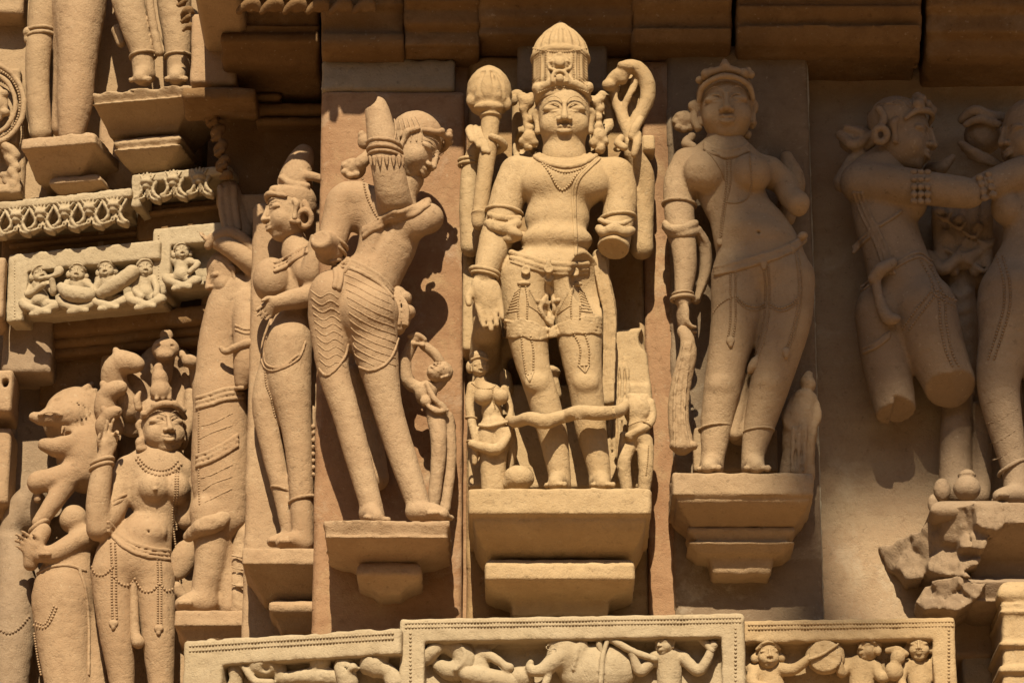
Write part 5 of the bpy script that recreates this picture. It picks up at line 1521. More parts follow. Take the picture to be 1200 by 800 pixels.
def serpent_god():
    t = thing("statue", "smiling god under a hood of serpent heads with one hand raised", "statue", W(165, 800, -270))
    D = -268
    b = Sdf(1.4 * H1)
    b.tube([(184, 552, D), (183, 575, D), (182, 604, D), (170, 630, D), (160, 652, D)], [35, 34, 24, 32, 41], asp=.7, k=8)
    b.tube([(150, 548, D - 2), (184, 542, D), (214, 552, D - 4)], [14, 16, 14], k=8)
    b.ell((182, 572, D + 17), (20, 19, 19), k=3.5); b.ell((208, 573, D + 13), (15, 18, 17), k=3.5); b.ell((182, 573, D + 36), (2.5, 2.5, 3), k=1)
    b.ell((173, 624, D + 20), (22, 14, 11), k=8); b.ell((174, 622, D + 31), (1.8, 2, 5), k=1, sub=True)
    b.ell((156, 660, D), (46, 32, 32), roll=-20, k=9)
    b.tube([(133, 672, D + 2), (134, 710, D + 4), (138, 750, D + 4), (143, 800, D), (146, 850, D)], [27, 23, 20, 15, 13], k=7)
    b.tube([(181, 676, D + 2), (184, 715, D + 4), (186, 755, D + 4), (189, 805, D), (190, 850, D)], [25, 21.5, 19, 15, 13], k=7)
    b.tube([(150, 552, D - 2), (139, 575, D + 2), (133, 598, D + 8), (118, 618, D + 18)], [16, 15.5, 14.5, 14], k=6)
    b.tube([(115, 620, D + 20), (115, 585, D + 26), (120, 550, D + 30), (124, 530, D + 32)], [14, 14, 12, 8.5], k=4)
    hand(b, (124, 532, D + 32), (130, 510, D + 34), 21, side=-1, curl=[0.05, 0.1, 0.75, 0.9], spread=.15, normal=(.5, 0, .8), thumb=.7)
    b.tube([(214, 552, D - 6), (222, 580, D - 8), (218, 610, D - 6)], [13, 12, 11], k=6)
    b.tube([(184, 528, D - 2), (183, 545, D)], [16, 19], k=6)
    b.ell((158, 700, D - 10), (14, 60, 16), k=6)
    b.yclip = (330) * KPX; b.noise(.5, 9); V, F = b.mesh()
    h = Sdf(.85 * H1); H = Head(h, (190, 494, D + 6), 26, yaw=22, pitch=8, roll=7, smile=.07); h.noise(.2, 5)
    V, F = joined((V, F), h.mesh()); link_mesh("body", V, F, M['pink'], t); sk = Skin(V, F)
    g = Sdf(1.0 * H1); H.sd = g
    H.e((0, .55, -.36), (1.06, 1.0, 1.06), .05)
    H.t([(-1.0, .42, .3), (-.5, .82, .78), (0, .92, .9), (.5, .82, .78), (1.0, .42, .3)], [.12, .15, .16, .15, .12], .05)
    for x, y, z in ((-.55, .86, .78), (.35, .92, .86), (.85, .7, .55), (-.95, .55, .4)): H.e((x, y, z), (.17, .17, .15), .04)
    H.e((-.1, 1.6, .35), (.5, .5, .45), .1); H.e((-.1, 2.15, .3), (.38, .5, .36), .1); H.e((-.12, 2.65, .25), (.22, .3, .22), .1)
    for q in (-.4, -.1, .2): H.t([(q, 1.2, .62), (q + .1, 1.7, .55)], [.1, .08], .04)
    H.t([(-1.1, .9, .1), (-1.15, 1.3, .1), (-1.0, 1.6, .1)], [.18, .16, .08], .1)
    H.e((-1.1, -.75, .1), (.22, .3, .22), .05); H.e((-1.05, -1.0, .15), (.28, .2, .2), .05)
    g.noise(.6, 5); part(g, "crown", 'pink', t, sk)
    g = Sdf(1.5 * H1)
    g.ell((194, 452, -300), (40, 56, 14), k=3); g.ell((194, 456, -286), (30, 44, 10), k=3, sub=True)
    g.ell((150, 462, -300), (30, 54, 16), roll=12, k=4)
    g.tube([(212, 520, -292), (222, 490, -292), (224, 460, -292)], [8, 8, 7], k=4)
    g.noise(.7, 8); part(g, "serpent_hood", 'pink', t)
    def snake(pts, r, hx, hy, hd, rx, ry, roll):
        g = Sdf(1.1 * H1); g.tube(pts, r, k=3); g.ell((hx, hy, hd), (rx, ry, ry), roll=roll, k=4)
        a = math.radians(roll); ux, uy = math.cos(a), -math.sin(a)
        g.ell((hx + ux * rx * .6, hy + uy * rx * .6 + 1, hd + 2), (rx * .55, ry * .7, ry * .7), roll=roll, k=4)
        g.ell((hx - ux * rx * .7 - 2, hy - uy * rx * .7 - ry * .9, hd), (4.5, 6, 4.5), roll=20, k=2)
        g.ell((hx + ux * rx * .2, hy - ry * .45, hd + ry * .85), (3.2, 2.6, 2), k=.6); g.tube([(hx + ux * rx * .2, hy + ry * .35, hd + ry), (hx + ux * rx * 1.05, hy + uy * rx + ry * .35, hd + ry * .7)], 1.0, k=.6, sub=True)
        g.noise(.6, 6); part(g, "serpent_head", 'pink', t)
    snake([(152, 480, D - 20), (136, 455, D - 10), (134, 435, D), (142, 424, D + 6)], [16, 16, 15, 14], 150, 425, D + 8, 17, 13, -6)
    snake([(132, 500, D - 10), (124, 480, D), (124, 466, D + 4)], [14, 14, 12], 133, 457, D + 10, 15, 11, 24)
    snake([(128, 520, D - 6), (121, 500, D + 4), (126, 490, D + 8)], [9, 10, 9], 131, 484, D + 12, 11, 8, 22)
    snake([(232, 450, D - 20), (230, 430, D - 10)], [9, 9], 222, 423, D, 9, 8, 0)
    g = Sdf(1.0 * H1); g.ell((194, 409, D + 6), (16, 14, 13), k=1); g.ell((193, 416, D + 14), (10, 7, 7), k=3); g.tube([(194, 424, D - 4), (190, 440, D - 12)], [10, 12], k=4); g.ell((195, 393, D), (8, 8, 7), k=2)
    for q in (-1, 1): g.ell((194 + q * 9, 405, D + 17), (4, 2, 2), k=.6, sub=True)
    g.noise(.4, 6); part(g, "serpent_head", 'pink', t)
    bead_part(t, "necklace", 'pink', sk, [([(162, 535), (172, 546), (186, 551), (200, 548), (208, 540)], 1.8), ([(160, 538), (171, 551), (186, 557), (202, 553), (212, 544)], 2.2),
              ([(206, 552), (205, 580), (202, 600), (204, 625), (206, 640)], 1.5), ([(209, 552), (208, 580), (206, 600), (207, 620)], 1.5)], D)
    draped(t, "girdle", 'pink', sk, [[(127, 612 + o), (142, 628 + o), (160, 638 + o), (180, 643 + o), (198, 645 + o)] for o in (0, 5, 10)], [3, 2.2, 2.8], fall=D, wave=.2)
    S = []
    for dx in (0, 5): S.append(([(130 + dx, 636), (131 + dx, 665), (131 + dx, 700), (132 + dx, 724)], 1.7)); S.append(([(184 + dx * .8, 650), (185 + dx * .8, 675), (185 + dx * .8, 700), (185 + dx * .8, 732)], 1.5))
    S += [([(108, 664), (112, 672), (122, 673), (132, 664)], 2.0), ([(134, 676), (142, 684), (152, 685), (158, 678)], 2.0), ([(160, 682), (168, 692), (178, 692), (186, 684)], 2.0), ([(188, 684), (195, 692), (202, 690)], 2.0)]
    bead_part(t, "beaded_girdle_strings", 'pink', sk, S, D)
    g = Sdf(1.1 * H1); g.tube([(158, 645, D + 28), (159, 660, D + 26), (157, 690, D + 16), (158, 740, D + 14), (162, 752, D + 16)], [4.5, 3.5, 5, 6, 8], k=2); g.ell((159, 648, D + 30), (6, 5, 5), k=1); g.noise(.5, 5); part(g, "hanging_sash", 'pink', t)
    for x, y in ((133, 730), (186, 736)):
        g = Sdf(.9 * H1); p, n = sk.hit(x, y); g.well(p, np.array([6, 3.5, 5]) * KPX, None, 0); g.well(p - np.array([0, 0, 5 * KPX]), np.array([3, 3, 4]) * KPX, None, KPX); g.noise(.6, 4); part(g, "pendant", 'pink', t)
    bangle(t, 'pink', (120, 541, D + 30), 13, 12, 18, 2.6); bangle(t, 'pink', (119, 547, D + 30), 13.5, 12, 18, 2.4)
    bangle(t, 'pink', (134, 596, D + 6), 16, 15, 40, 2.6); bangle(t, 'pink', (137, 590, D + 5), 16, 15, 40, 2.2)
    g = Sdf(1.2 * H1); g.ell((214, 655, D + 4), (15, 26, 10), roll=-18, k=2); g.tube([(206, 690, D), (214, 700, D - 2)], [9, 7], k=3); g.noise(.8, 7); part(g, "held_fruit", 'pink', t)
serpent_god()

def rearing_beast():
    t = thing("statue", "rearing horned beast with open jaws at the far left", "statue", W(70, 620, -330))
    D = -318
    b = Sdf(1.6 * H1)
    b.ell((92, 492, D - 10), (42, 40, 34), roll=-10, k=6); b.ell((102, 530, D), (36, 50, 34), k=8)
    b.tube([(84, 488, D + 16), (66, 486, D + 24), (50, 490, D + 28), (40, 488, D + 28)], [19, 14, 9, 6], k=4)
    b.tube([(84, 520, D + 18), (66, 524, D + 26), (52, 521, D + 28)], [18, 12, 8], k=4)
    b.ell((62, 505, D + 30), (22, 6, 16), roll=-8, k=3, sub=True)
    b.tube([(58, 480, D + 20), (64, 470, D + 20), (72, 466, D + 14)], [5, 5, 3], k=3)
    b.ell((56, 488, D + 36), (3.5, 2.5, 3), k=.8)
    b.tube([(110, 548, D + 6), (86, 556, D + 16), (60, 562, D + 22), (46, 564, D + 22)], [22, 17, 14, 13], k=6)
    b.ell((44, 566, D + 22), (12, 13, 13), k=3); b.ell((44, 584, D + 18), (5, 6, 5), k=2)
    b.tube([(78, 566, D + 20), (62, 590, D + 26), (46, 612, D + 30)], [13, 11, 9], k=4)
    for i in range(6): b.tube([(84 + i * 7, 470 + i * 3, D + 26 - i), (90 + i * 6, 492 + i * 4, D + 30 - i * 2), (92 + i * 6, 520 + i * 4, D + 28 - i * 2)], 1.6, k=1, sub=True)
    for i in range(5): b.tube([(74 + i * 3, 500, D + 30 - i * 4), (72 + i * 3, 509, D + 31 - i * 4)], [2.6, 1.2], k=.6)
    b.tube([(46, 486, D + 40), (60, 482, D + 42), (72, 486, D + 38)], 1.8, k=.8); b.ell((66, 486, D + 38), (4, 3, 3), k=.6)
    for i in range(4): b.tube([(100 + i * 5, 456 + i * 6, D + 10), (108 + i * 4, 450 + i * 7, D + 4)], [5, 3], k=2)
    b.noise(1.0, 9); part(b, "body", 'pink', t)
    t2 = thing("statue", "woman seen from behind bending her arm, left of the serpent god", "statue", W(75, 780, -300))
    D = -300
    b = Sdf(1.6 * H1)
    b.tube([(100, 632, D), (88, 650, D), (76, 690, D), (74, 730, D), (80, 800, D), (84, 850, D)], [18, 24, 37, 34, 28, 24], asp=.8, k=8)
    b.tube([(112, 625, D + 8), (90, 634, D + 18), (66, 648, D + 24), (48, 650, D + 26)], [14, 13, 12, 9], k=4)
    hand(b, (48, 648, D + 26), (34, 638, D + 26), 22, side=1, curl=.25, normal=(-.2, -.3, .9), thumb=.5)
    b.tube([(50, 622, D + 16), (40, 640, D + 20), (36, 660, D + 16)], [10, 12, 9], k=3)
    b.ell((86, 608, D - 4), (17, 17, 15), k=5)
    b.tube([(98, 690, D - 6), (108, 740, D - 10), (112, 850, D - 10)], [14, 16, 20], k=5)
    b.noise(.6, 10); V, F = b.mesh(); link_mesh("body", V, F, M['pink'], t2); sk = Skin(V, F)
    bangle(t2, 'pink', (57, 652, D + 25), 4, 12, 0, 3.0); bangle(t2, 'pink', (51, 652, D + 26), 4, 11, 0, 2.6); bangle(t2, 'pink', (46, 617, -290), 12, 11, 36, 3.2)
    bead_part(t2, "thigh_beads", 'pink', sk, [([(40, 732), (52, 735), (60, 726), (66, 712)], 2.0), ([(42, 728), (52, 731), (58, 722), (63, 710)], 1.6), ([(40, 742), (44, 770), (48, 790)], 1.6)], D)
    draped(t2, "waist_cord", 'pink', sk, [[(44, 672), (60, 664), (80, 662), (100, 668)], [(92, 664), (100, 690), (104, 730), (104, 790)]], 2.2, fall=D)
    t3 = thing("statue", "half hidden figure cut off at the left edge, beads across the hip", "statue", W(15, 790, -330))
    D = -335
    b = Sdf(1.8 * H1); b.tube([(14, 640, D - 6), (20, 690, D), (16, 740, D), (12, 800, D), (12, 850, D)], [18, 24, 26, 22, 18], k=6); b.ell((36, 596, D - 10), (26, 30, 20), roll=-30, k=6); b.tube([(40, 580, D), (22, 600, D - 4), (8, 630, D - 6)], [16, 15, 12], k=5)
    b.noise(.8, 10); V, F = b.mesh(); link_mesh("body", V, F, M['dusk'], t3); sk = Skin(V, F)
    bead_part(t3, "hip_beads", 'dusk', sk, [([(-2, 736), (10, 742), (22, 736), (34, 722)], 2.0)], D)
rearing_beast()

for cx_, hw_, d_, lb in ((150, 52, -225, "plain ledge pedestal under the smiling serpent hooded god"), (62, 40, -245, "plain ledge pedestal under the woman bending her arm"), (10, 30, -285, "plain ledge pedestal under the half hidden figure at the left edge")):
    pedestal(lb, 'pink', cx_, -440, [(850, hw_, d_), (866, hw_, d_), (869, hw_ - 4, d_ - 6), (890, hw_ - 14, d_ - 20), (905, hw_ - 20, d_ - 30)], None, h=3.5)
jm = thing("jamb_stones", "pierced weathered stones at the left picture edge", "stone", W(0, 450, -330))
def holes(s):
    s.ell((8, 452, -300), (4, 6, 30), k=1, sub=True)
block("jamb_stone", 'pink', jm, -30, 300, 3, 372, -420, -250, h=2.5, amp=1.2)
block("jamb_stone", 'pink', jm, -30, 432, 13, 482, -420, -286, h=2.5, amp=1.5, extra=holes)
block("jamb_stone", 'pink', jm, -30, 500, 9, 590, -420, -310, h=2.5, amp=1.2)
# ------------------------------------------------------------------ couple in the shaded recess at the right
def couple():
    D = 0
    t = thing("statue", "person in right profile with hair bun embracing another, both shins broken away", "statue", W(1060, 480, -10))
    b = Sdf(1.6 * H1)
    b.tube([(1030, 212, D), (1036, 255, D), (1050, 302, D), (1060, 335, D)], [36, 36, 37, 42], asp=.8, k=8)
    b.tube([(1012, 208, D + 4), (1030, 198, D)], [20, 20], k=8)
    b.ell((1066, 240, D + 10), (20, 20, 18), k=8)
    b.tube([(1008, 214, D + 14), (1040, 216, D + 26), (1080, 220, D + 34), (1128, 226, D + 38), (1137, 227, D + 38)], [24, 23, 20.5, 19, 17], k=6)
    b.ell((1080, 358, D + 6), (38, 38, 34), k=7); b.ell((1035, 362, D - 2), (32, 34, 30), k=7)
    b.tube([(1082, 365, D + 5), (1092, 400, D + 6), (1107, 436, D + 6), (1112, 448, D + 6)], [40, 37, 32, 31], k=6)
    b.rbox((1113, 462, D + 30), (60, 18, 60), roll=-4, tilt=-30, k=1, sub=True)
    b.tube([(1034, 372, D - 4), (1038, 420, D - 4), (1048, 474, D - 4), (1050, 484, D - 4)], [32, 29, 25, 24], k=6)
    b.rbox((1052, 500, D), (50, 18, 60), roll=12, tilt=-14, k=1, sub=True)
    b.rbox((1128, 452, D + 30), (30, 12, 60), roll=24, tilt=-34, k=1, sub=True); b.rbox((1068, 494, D), (24, 14, 60), roll=-8, tilt=-20, k=1, sub=True)
    b.tube([(1046, 176, D), (1034, 200, D)], [20, 24], k=7)
    b.yclip = 70 * KPX; b.noise(.5, 10); V, F = b.mesh()
    h = Sdf(1.0 * H1); H = Head(h, (1060, 158, D + 6), 32, yaw=70, pitch=6, roll=-4); h.noise(.2, 5)
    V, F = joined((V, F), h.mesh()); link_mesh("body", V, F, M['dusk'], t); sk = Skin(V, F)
    g = Sdf(1.2 * H1); H.sd = g
    H.e((0, .56, -.38), (1.06, 1.0, 1.1), .05)
    H.t([(-1.0, .35, .25), (-.8, .72, .55), (-.3, .95, .85), (.3, .98, .85), (.8, .7, .5)], [.09, .11, .12, .11, .09], .05)
    for x, y, z, r in ((.1, 1.35, .65, .2), (-.25, 1.4, .5, .22), (.3, 1.25, .8, .18), (-.1, 1.55, .3, .2), (-.75, 1.0, .55, .2), (-.6, 1.1, .62, .15)): H.e((x, y, z), (r, r, r), .06)
    g.noise(.8, 6); o = part(g, "hair", 'dusk', t, sk)
    draped(o, "hair_strands", 'dusk', sk, [[(1016 + i * 8, 134 - i * 4), (1030 + i * 8, 122 - i * 1.5), (1046 + i * 6, 122 + i)] for i in range(5)], 1.2, fall=D, h=1, k=.5)
    g = Sdf(1.3 * H1)
    g.ell((1003, 164, D - 4), (20, 17, 18), k=2); g.tube([(985, 158, D + 4), (1000, 170, D + 14), (1016, 160, D + 10)], [6, 7, 6], k=2); g.tube([(992, 150, D + 10), (1010, 156, D + 14)], [5, 5], k=2)
    g.tube([(1006, 182, D), (994, 200, D), (988, 214, D)], [11, 10, 12], k=4); g.tube([(1016, 168, D), (1026, 160, D + 6)], [9, 9], k=3)
    g.noise(.8, 6); part(g, "hair_bun", 'dusk', t, sk)
    g = Sdf(1.0 * H1); ring(g, (1032, 158, D + 34), 7.5, 3, 0, 4.2, dy=8); g.tube([(1030, 128, D + 30), (1036, 138, D + 32), (1032, 150, D + 34)], [4.5, 5, 4.5], k=1); g.noise(.7, 4); part(g, "ring_earring", 'dusk', t)
    for dx in (-8, 0, 8):
        g = Sdf(1.1 * H1)
        for i in range(5): g.ell((1079 + dx, 202 + i * 8.5, D + 50 + 5 * math.sin(i / 4 * math.pi)), (4.6, 4, 4), k=1)
        g.noise(.4, 4); part(g, "armlet_row", 'dusk', t)
    draped(t, "back_straps", 'dusk', sk, [[(1000 + o, 226), (1010 + o, 252), (1026 + o, 285), (1038 + o, 320)] for o in (0, 5, 10)] + [[(1000, 290 + o), (1012, 278 + o), (1028, 264 + o)] for o in (0, 6)] + [[(1032, 264), (1045, 256), (1056, 248)]], 2.4, fall=D, h=1.1)
    draped(t, "girdle", 'dusk', sk, [[(1010, 336 + o), (1030, 322 + o), (1050, 308 + o), (1076, 296 + o), (1092, 306 + o)] for o in (0, 5)], 2.2, fall=D, h=1.1)
    g = Sdf(1.3 * H1); g.tube([(1046, 308, D + 36), (1032, 316, D + 38), (1024, 326, D + 34)], [6, 8, 7], k=3); g.tube([(1026, 326, D + 32), (1030, 350, D + 32), (1040, 372, D + 34), (1050, 374, D + 36)], [6, 6, 8, 6], k=3); g.noise(.8, 6); part(g, "sash_knot", 'dusk', t)
    bead_part(t, "beaded_thigh_bands", 'dusk', sk, [([(1078 + o, 304), (1092 + o, 330), (1100 + o, 352), (1102 + o, 380), (1108 + o, 410), (1116 + o, 428)], 2.0) for o in (0, 7)] + [([(1058, 384), (1074, 362), (1092, 340)], 1.8), ([(1064, 388), (1080, 366), (1096, 346)], 1.8), ([(1092, 336), (1108, 346), (1120, 352)], 2.0), ([(1092, 342), (1106, 352), (1118, 358)], 1.8)], D)
    draped(t, "garter", 'dusk', sk, [[(1012, 408 + o), (1026, 402 + o), (1042, 390 + o)] for o in (0, 5)], 2.4, fall=D, h=1.1)
    # partner
    t = thing("statue", "voluptuous woman in left profile at the right edge being embraced", "statue", W(1190, 588, 10))
    D = 4
    b = Sdf(1.7 * H1)
    b.tube([(1205, 215, D), (1208, 255, D), (1204, 290, D), (1196, 330, D), (1192, 360, D)], [34, 32, 30, 40, 46], asp=.8, k=8)
    b.ell((1180, 244, D + 14), (19, 21, 19), k=6)
    b.tube([(1212, 200, D + 10), (1190, 206, D + 22), (1160, 216, D + 30), (1142, 224, D + 32)], [22, 20, 17, 15], k=5)
    b.tube([(1192, 350, D), (1180, 400, D + 4), (1170, 445, D + 6), (1176, 490, D + 4), (1188, 545, D), (1192, 580, D)], [46, 34, 26, 22, 16, 15], k=7)
    foot(b, (1200, 588, D), (1166, 585, D + 30), 27)
    b.tube([(1222, 350, D - 10), (1222, 450, D - 10), (1222, 588, D - 10)], [30, 24, 16], k=6)
    b.tube([(1122, 460, -40), (1120, 520, -38), (1120, 575, -34)], [18, 19, 20], k=5); b.tube([(1134, 500, -30), (1126, 530, -28)], [5, 6], k=4)
    b.tube([(1150, 480, -44), (1150, 560, -40), (1146, 580, -36)], [12, 12, 14], k=5)
    b.tube([(1206, 176, D), (1208, 200, D)], [18, 22], k=6)
    b.yclip = 70 * KPX; b.noise(.5, 10); V, F = b.mesh()
    h = Sdf(1.0 * H1); H = Head(h, (1203, 158, D + 6), 31, yaw=-68, pitch=4, roll=4, smile=.03); h.noise(.2, 5)
    H.e((0, .58, -.38), (1.06, .98, 1.1), .05)
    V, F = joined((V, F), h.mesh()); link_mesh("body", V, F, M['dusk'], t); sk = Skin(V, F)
    bead_part(t, "beaded_thigh_bands", 'dusk', sk, [([(1168 + o, 300), (1176 + o, 330), (1176 + o, 360), (1168 + o, 390), (1158 + o, 420)], 2.0) for o in (0, 7)], D)
    draped(t, "leg_creases", 'dusk', sk, [[(1156, y + 10), (1172, y + 6), (1192, y - 8)] for y in (462, 486, 510, 530)], 1.0, fall=D, lift=-.3, h=1.0)
    bangle(t, 'dusk', (1186, 548, D), 18, 17, 28, 2.6, h=1.1)
    g = Sdf(1.2 * H1)
    for i in range(4): g.ell((1148 + i * 2, 208 + i * 8, D + 48 - i), (5, 4.4, 4), k=1); g.ell((1158 + i * 2, 204 + i * 8, D + 46), (5, 4.4, 4), k=1)
    g.noise(.4, 4); part(g, "armlet_row", 'dusk', t)
    t = thing("stone_bouquet", "carved bunch of leaves held between the two embracing heads", "bouquet", W(1150, 190, -40))
    g = Sdf(1.4 * H1)
    g.ell((1152, 160, -36), (22, 22, 22), k=4); g.tube([(1128, 140, -24), (1142, 130, -14), (1160, 136, -12), (1176, 138, -20)], [6, 7, 7, 6], k=2); g.tube([(1132, 146, -14), (1148, 140, -8), (1170, 146, -10)], [4, 5, 5], k=2)
    for i in range(4): g.tube([(1126 + i * 4, 168 + i * 5, -16), (1138 + i * 5, 176 + i * 4, -8), (1156 + i * 5, 184 + i * 3, -8)], [4.5, 5, 5], k=1)
    g.tube([(1092, 200, -20), (1104, 196, -8), (1116, 184, -6)], [10, 8, 4], k=3)
    g.noise(1.0, 6); part(g, "leaves", 'dusk', t)
    t = thing("carved_drapery", "shadowed hanging folds carved between the embracing bodies", "drapery", W(1125, 300, -50))
    g = Sdf(1.7 * H1)
    g.box(1096, 244, 1165, 330, -80, -34, k=2, rnd=8)
    for i in range(5): g.tube([(1098 + i * 15, 240, -30), (1100 + i * 14, 275, -22), (1104 + i * 13, 310 + (i % 2) * 8, -16)], [7, 8, 7], k=3)
    for i in range(7): g.ell((1100 + (i * 23) % 60, 250 + i * 9, -18), (9, 7, 8), roll=i * 37, k=2); g.tube([(1096 + (i * 17) % 56, 252 + i * 10, -10), (1108 + (i * 17) % 56, 258 + i * 10, -8), (1114 + (i * 17) % 56, 250 + i * 10, -12)], 2.6, k=1.5)
    for i in range(6): g.tube([(1112 + i * 4, 340 + i * 18, -26), (1124, 348 + i * 18, -22), (1136 - i, 342 + i * 18, -26)], 3, k=2)
    g.tube([(1088, 300, -16), (1104, 316, -8), (1122, 304, -8), (1140, 300, -12), (1160, 286, -14)], [8, 8, 7, 7, 6], k=3); g.ell((1110, 282, -18), (12, 10, 8), k=3)
    g.tube([(1122, 330, -44), (1124, 400, -44), (1122, 460, -44)], [20, 22, 20], k=6)
    g.noise(1.2, 8); part(g, "folds", 'dusk', t)
    t = thing("water_pots", "little round pots carved beside the broken lotus ledge", "pots", W(1120, 585, 10))
    for (x, y, r, h_) in ((1133, 572, 16, 1.0), (1104, 574, 10, 1.5), (1094, 590, 7, 1.8)):
        g = Sdf(1.1 * H1); d = 10 - (1133 - x) * .5
        g.ell((x, y, d), (r, r * .95 * h_, r), k=1)
        if r > 12: g.ell((x, y - 15, d), (11, 4.5, 11), k=2); g.ell((x, y - 18, d), (8, 4, 8), k=1); g.ell((x, y - 11, d), (7, 4, 7), k=2)
        g.noise(.5, 6); part(g, "pot", 'dusk', t)
couple()
# ------------------------------------------------------------------ upper left register
use(WALL)
uw = thing("upper_wall", "buff back wall behind the statue legs at the top left corner", "wall", W(110, 100, -330))
block("wall_slab", 'buff', uw, 26, -80, 236, 250, -420, -312, h=4)
block("wall_slab", 'buff', uw, -40, -80, 27, 236, -420, -300, h=3.5)
block("ledge_stone", 'buff', uw, -40, -60, 26, 16, -420, -262, h=3, amp=1.5)
block("wall_slab", 'pink', uw, 118, 110, 232, 300, -420, -290, h=3.5)
face(70, 165, -225, -12.0)
pedestal("upper left small pedestal under the bare pair of legs", 'pink', 68, -90,
         [(158, 46, 16), (171, 46, 16), (174, 43, 9), (180, 41, 2), (203, 31, -24), (209, 29, -30)],
         {'cx': 87, 'prof': [(206, 30, -26), (209, 32, -20), (215, 32, -20), (219, 26, -30), (226, 20, -40)]})
face(170, 105, -190, -12.0)
pedestal("upper left large pedestal under the pair of ringed feet", 'buff', 168, -110,
         [(103, 64, 20), (116, 64, 20), (119, 60, 10), (124, 58, 4), (150, 44, -28), (158, 42, -34)],
         {'cx': 172, 'prof': [(160, 40, -24), (164, 42, -18), (172, 42, -18), (175, 36, -26), (183, 34, -30), (196, 22, -46)]})
use(WALL)
def legs_a():
    t = thing("statue", "pair of thick bare legs cut by the top edge, left of the ringed feet", "statue", W(70, 156, -260))
    D = -262; b = Sdf(1.5 * H1)
    b.tube([(94, -60, D), (94, 0, D + 2), (92, 50, D + 4), (90, 85, D + 2), (88, 120, D), (84, 158, D)], [33, 31, 25, 22, 21, 15], k=6)
    b.tube([(76, -40, D - 6), (80, 60, D - 14), (72, 150, D - 16)], [24, 18, 12], k=6)
    b.noise(.7, 10); part(b, "body", 'pink', t)
    t2 = thing("statue", "slender leg with knotted thigh band at the top left edge", "statue", W(46, 154, -265))
    D = -275; b = Sdf(1.5 * H1)
    b.tube([(60, -60, D), (55, 0, D), (48, 40, D + 2), (45, 62, D + 5), (44, 100, D + 2), (48, 155, D)], [20, 20, 16.5, 15, 14, 13], k=6)
    b.noise(.6, 10); V, F = b.mesh(); link_mesh("body", V, F, M['buff'], t2)
    for y in (38, 44): bangle(t2, 'buff', (48, y, D + 2), 17, 17, 4, 2.4, h=1.1)
    g = Sdf(1.1 * H1); g.ell((33, 38, D + 10), (6, 7, 7), k=2); g.ell((32, 46, D + 8), (4, 6, 5), k=2); g.noise(1, 5); part(g, "band_knot", 'buff', t2)
    t3 = thing("statue", "pair of ringed feet and shins on the upper left large pedestal", "statue", W(180, 98, -215))
    D = -222; b = Sdf(1.4 * H1)
    b.tube([(140, -70, D), (148, -10, D), (158, 30, D + 2), (166, 60, D), (169, 88, D)], [24, 20, 17, 14, 13], k=6)
    b.tube([(206, -70, D), (204, 0, D), (207, 40, D), (209, 66, D), (209, 88, D)], [25, 20.5, 17, 14.5, 13], k=6)
    foot(b, (169, 96, D - 2), (163, 96, D + 34), 26); foot(b, (208, 96, D - 2), (206, 95, D + 34), 26)
    b.tube([(172, -30, D + 16), (178, 20, D + 12), (186, 62, D + 6)], [4.5, 5, 5], k=2); b.tube([(178, 40, D - 14), (190, 62, D - 10)], [9, 5], k=3)
    b.tube([(138, 36, D - 30), (142, 50, D - 26)], [8, 6], k=3)
    b.noise(.8, 8); V, F = b.mesh(); link_mesh("body", V, F, M['buff'], t3); sk = Skin(V, F)
    bangle(t3, 'buff', (168, 66, D), 15.5, 15.5, 8, 2, h=1.1); bangle(t3, 'buff', (209, 67, D), 15.5, 15.5, 2, 2, h=1.1)
legs_a()
md = thing("carved_medallion", "round beaded medallion with scroll leaf below, at the left edge", "medallion", W(0, 130, -270))
s = Sdf(1.5 * H1)
for rr, r, d in ((42, 3.6, -272), (32, 3.0, -270), (20, 4, -270)):
    s.tube([(-14 + rr * math.cos(a), 122 - rr * 1.12 * math.sin(a), d) for a in np.linspace(-1.7, 1.7, 26)], r, k=1, sm=1)
s.box(-40, 80, 20, 168, -320, -282, k=2)
s.ell((-4, 122, -268), (10, 14, 8), k=3); s.ell((4, 110, -266), (6, 5, 5), k=2); s.ell((6, 132, -266), (6, 5, 5), k=2)
s.noise(.8, 7); part(s, "rings", 'buff', md)
b = Bag()
for a in np.linspace(-1.6, 1.6, 42): bead(b, W(-14 + 37.5 * math.cos(a), 122 - 42 * math.sin(a), -272), 1.9 * KPX)
b.build("bead_row", M['buff'], md)['kind'] = 'stuff'
s = Sdf(1.5 * H1)
for i in range(7):
    s.tube([(2 + i * 3 % 14, 170 + i * 7, -278), (12 + (i * 5) % 9, 174 + i * 7, -268), (22 - (i % 3) * 3, 182 + i * 6, -270)], [4, 5.5, 3], k=2)
s.box(-30, 215, 24, 226, -320, -264, k=2, rnd=3)
s.noise(1.0, 7); part(s, "scroll_leaf", 'buff', md)

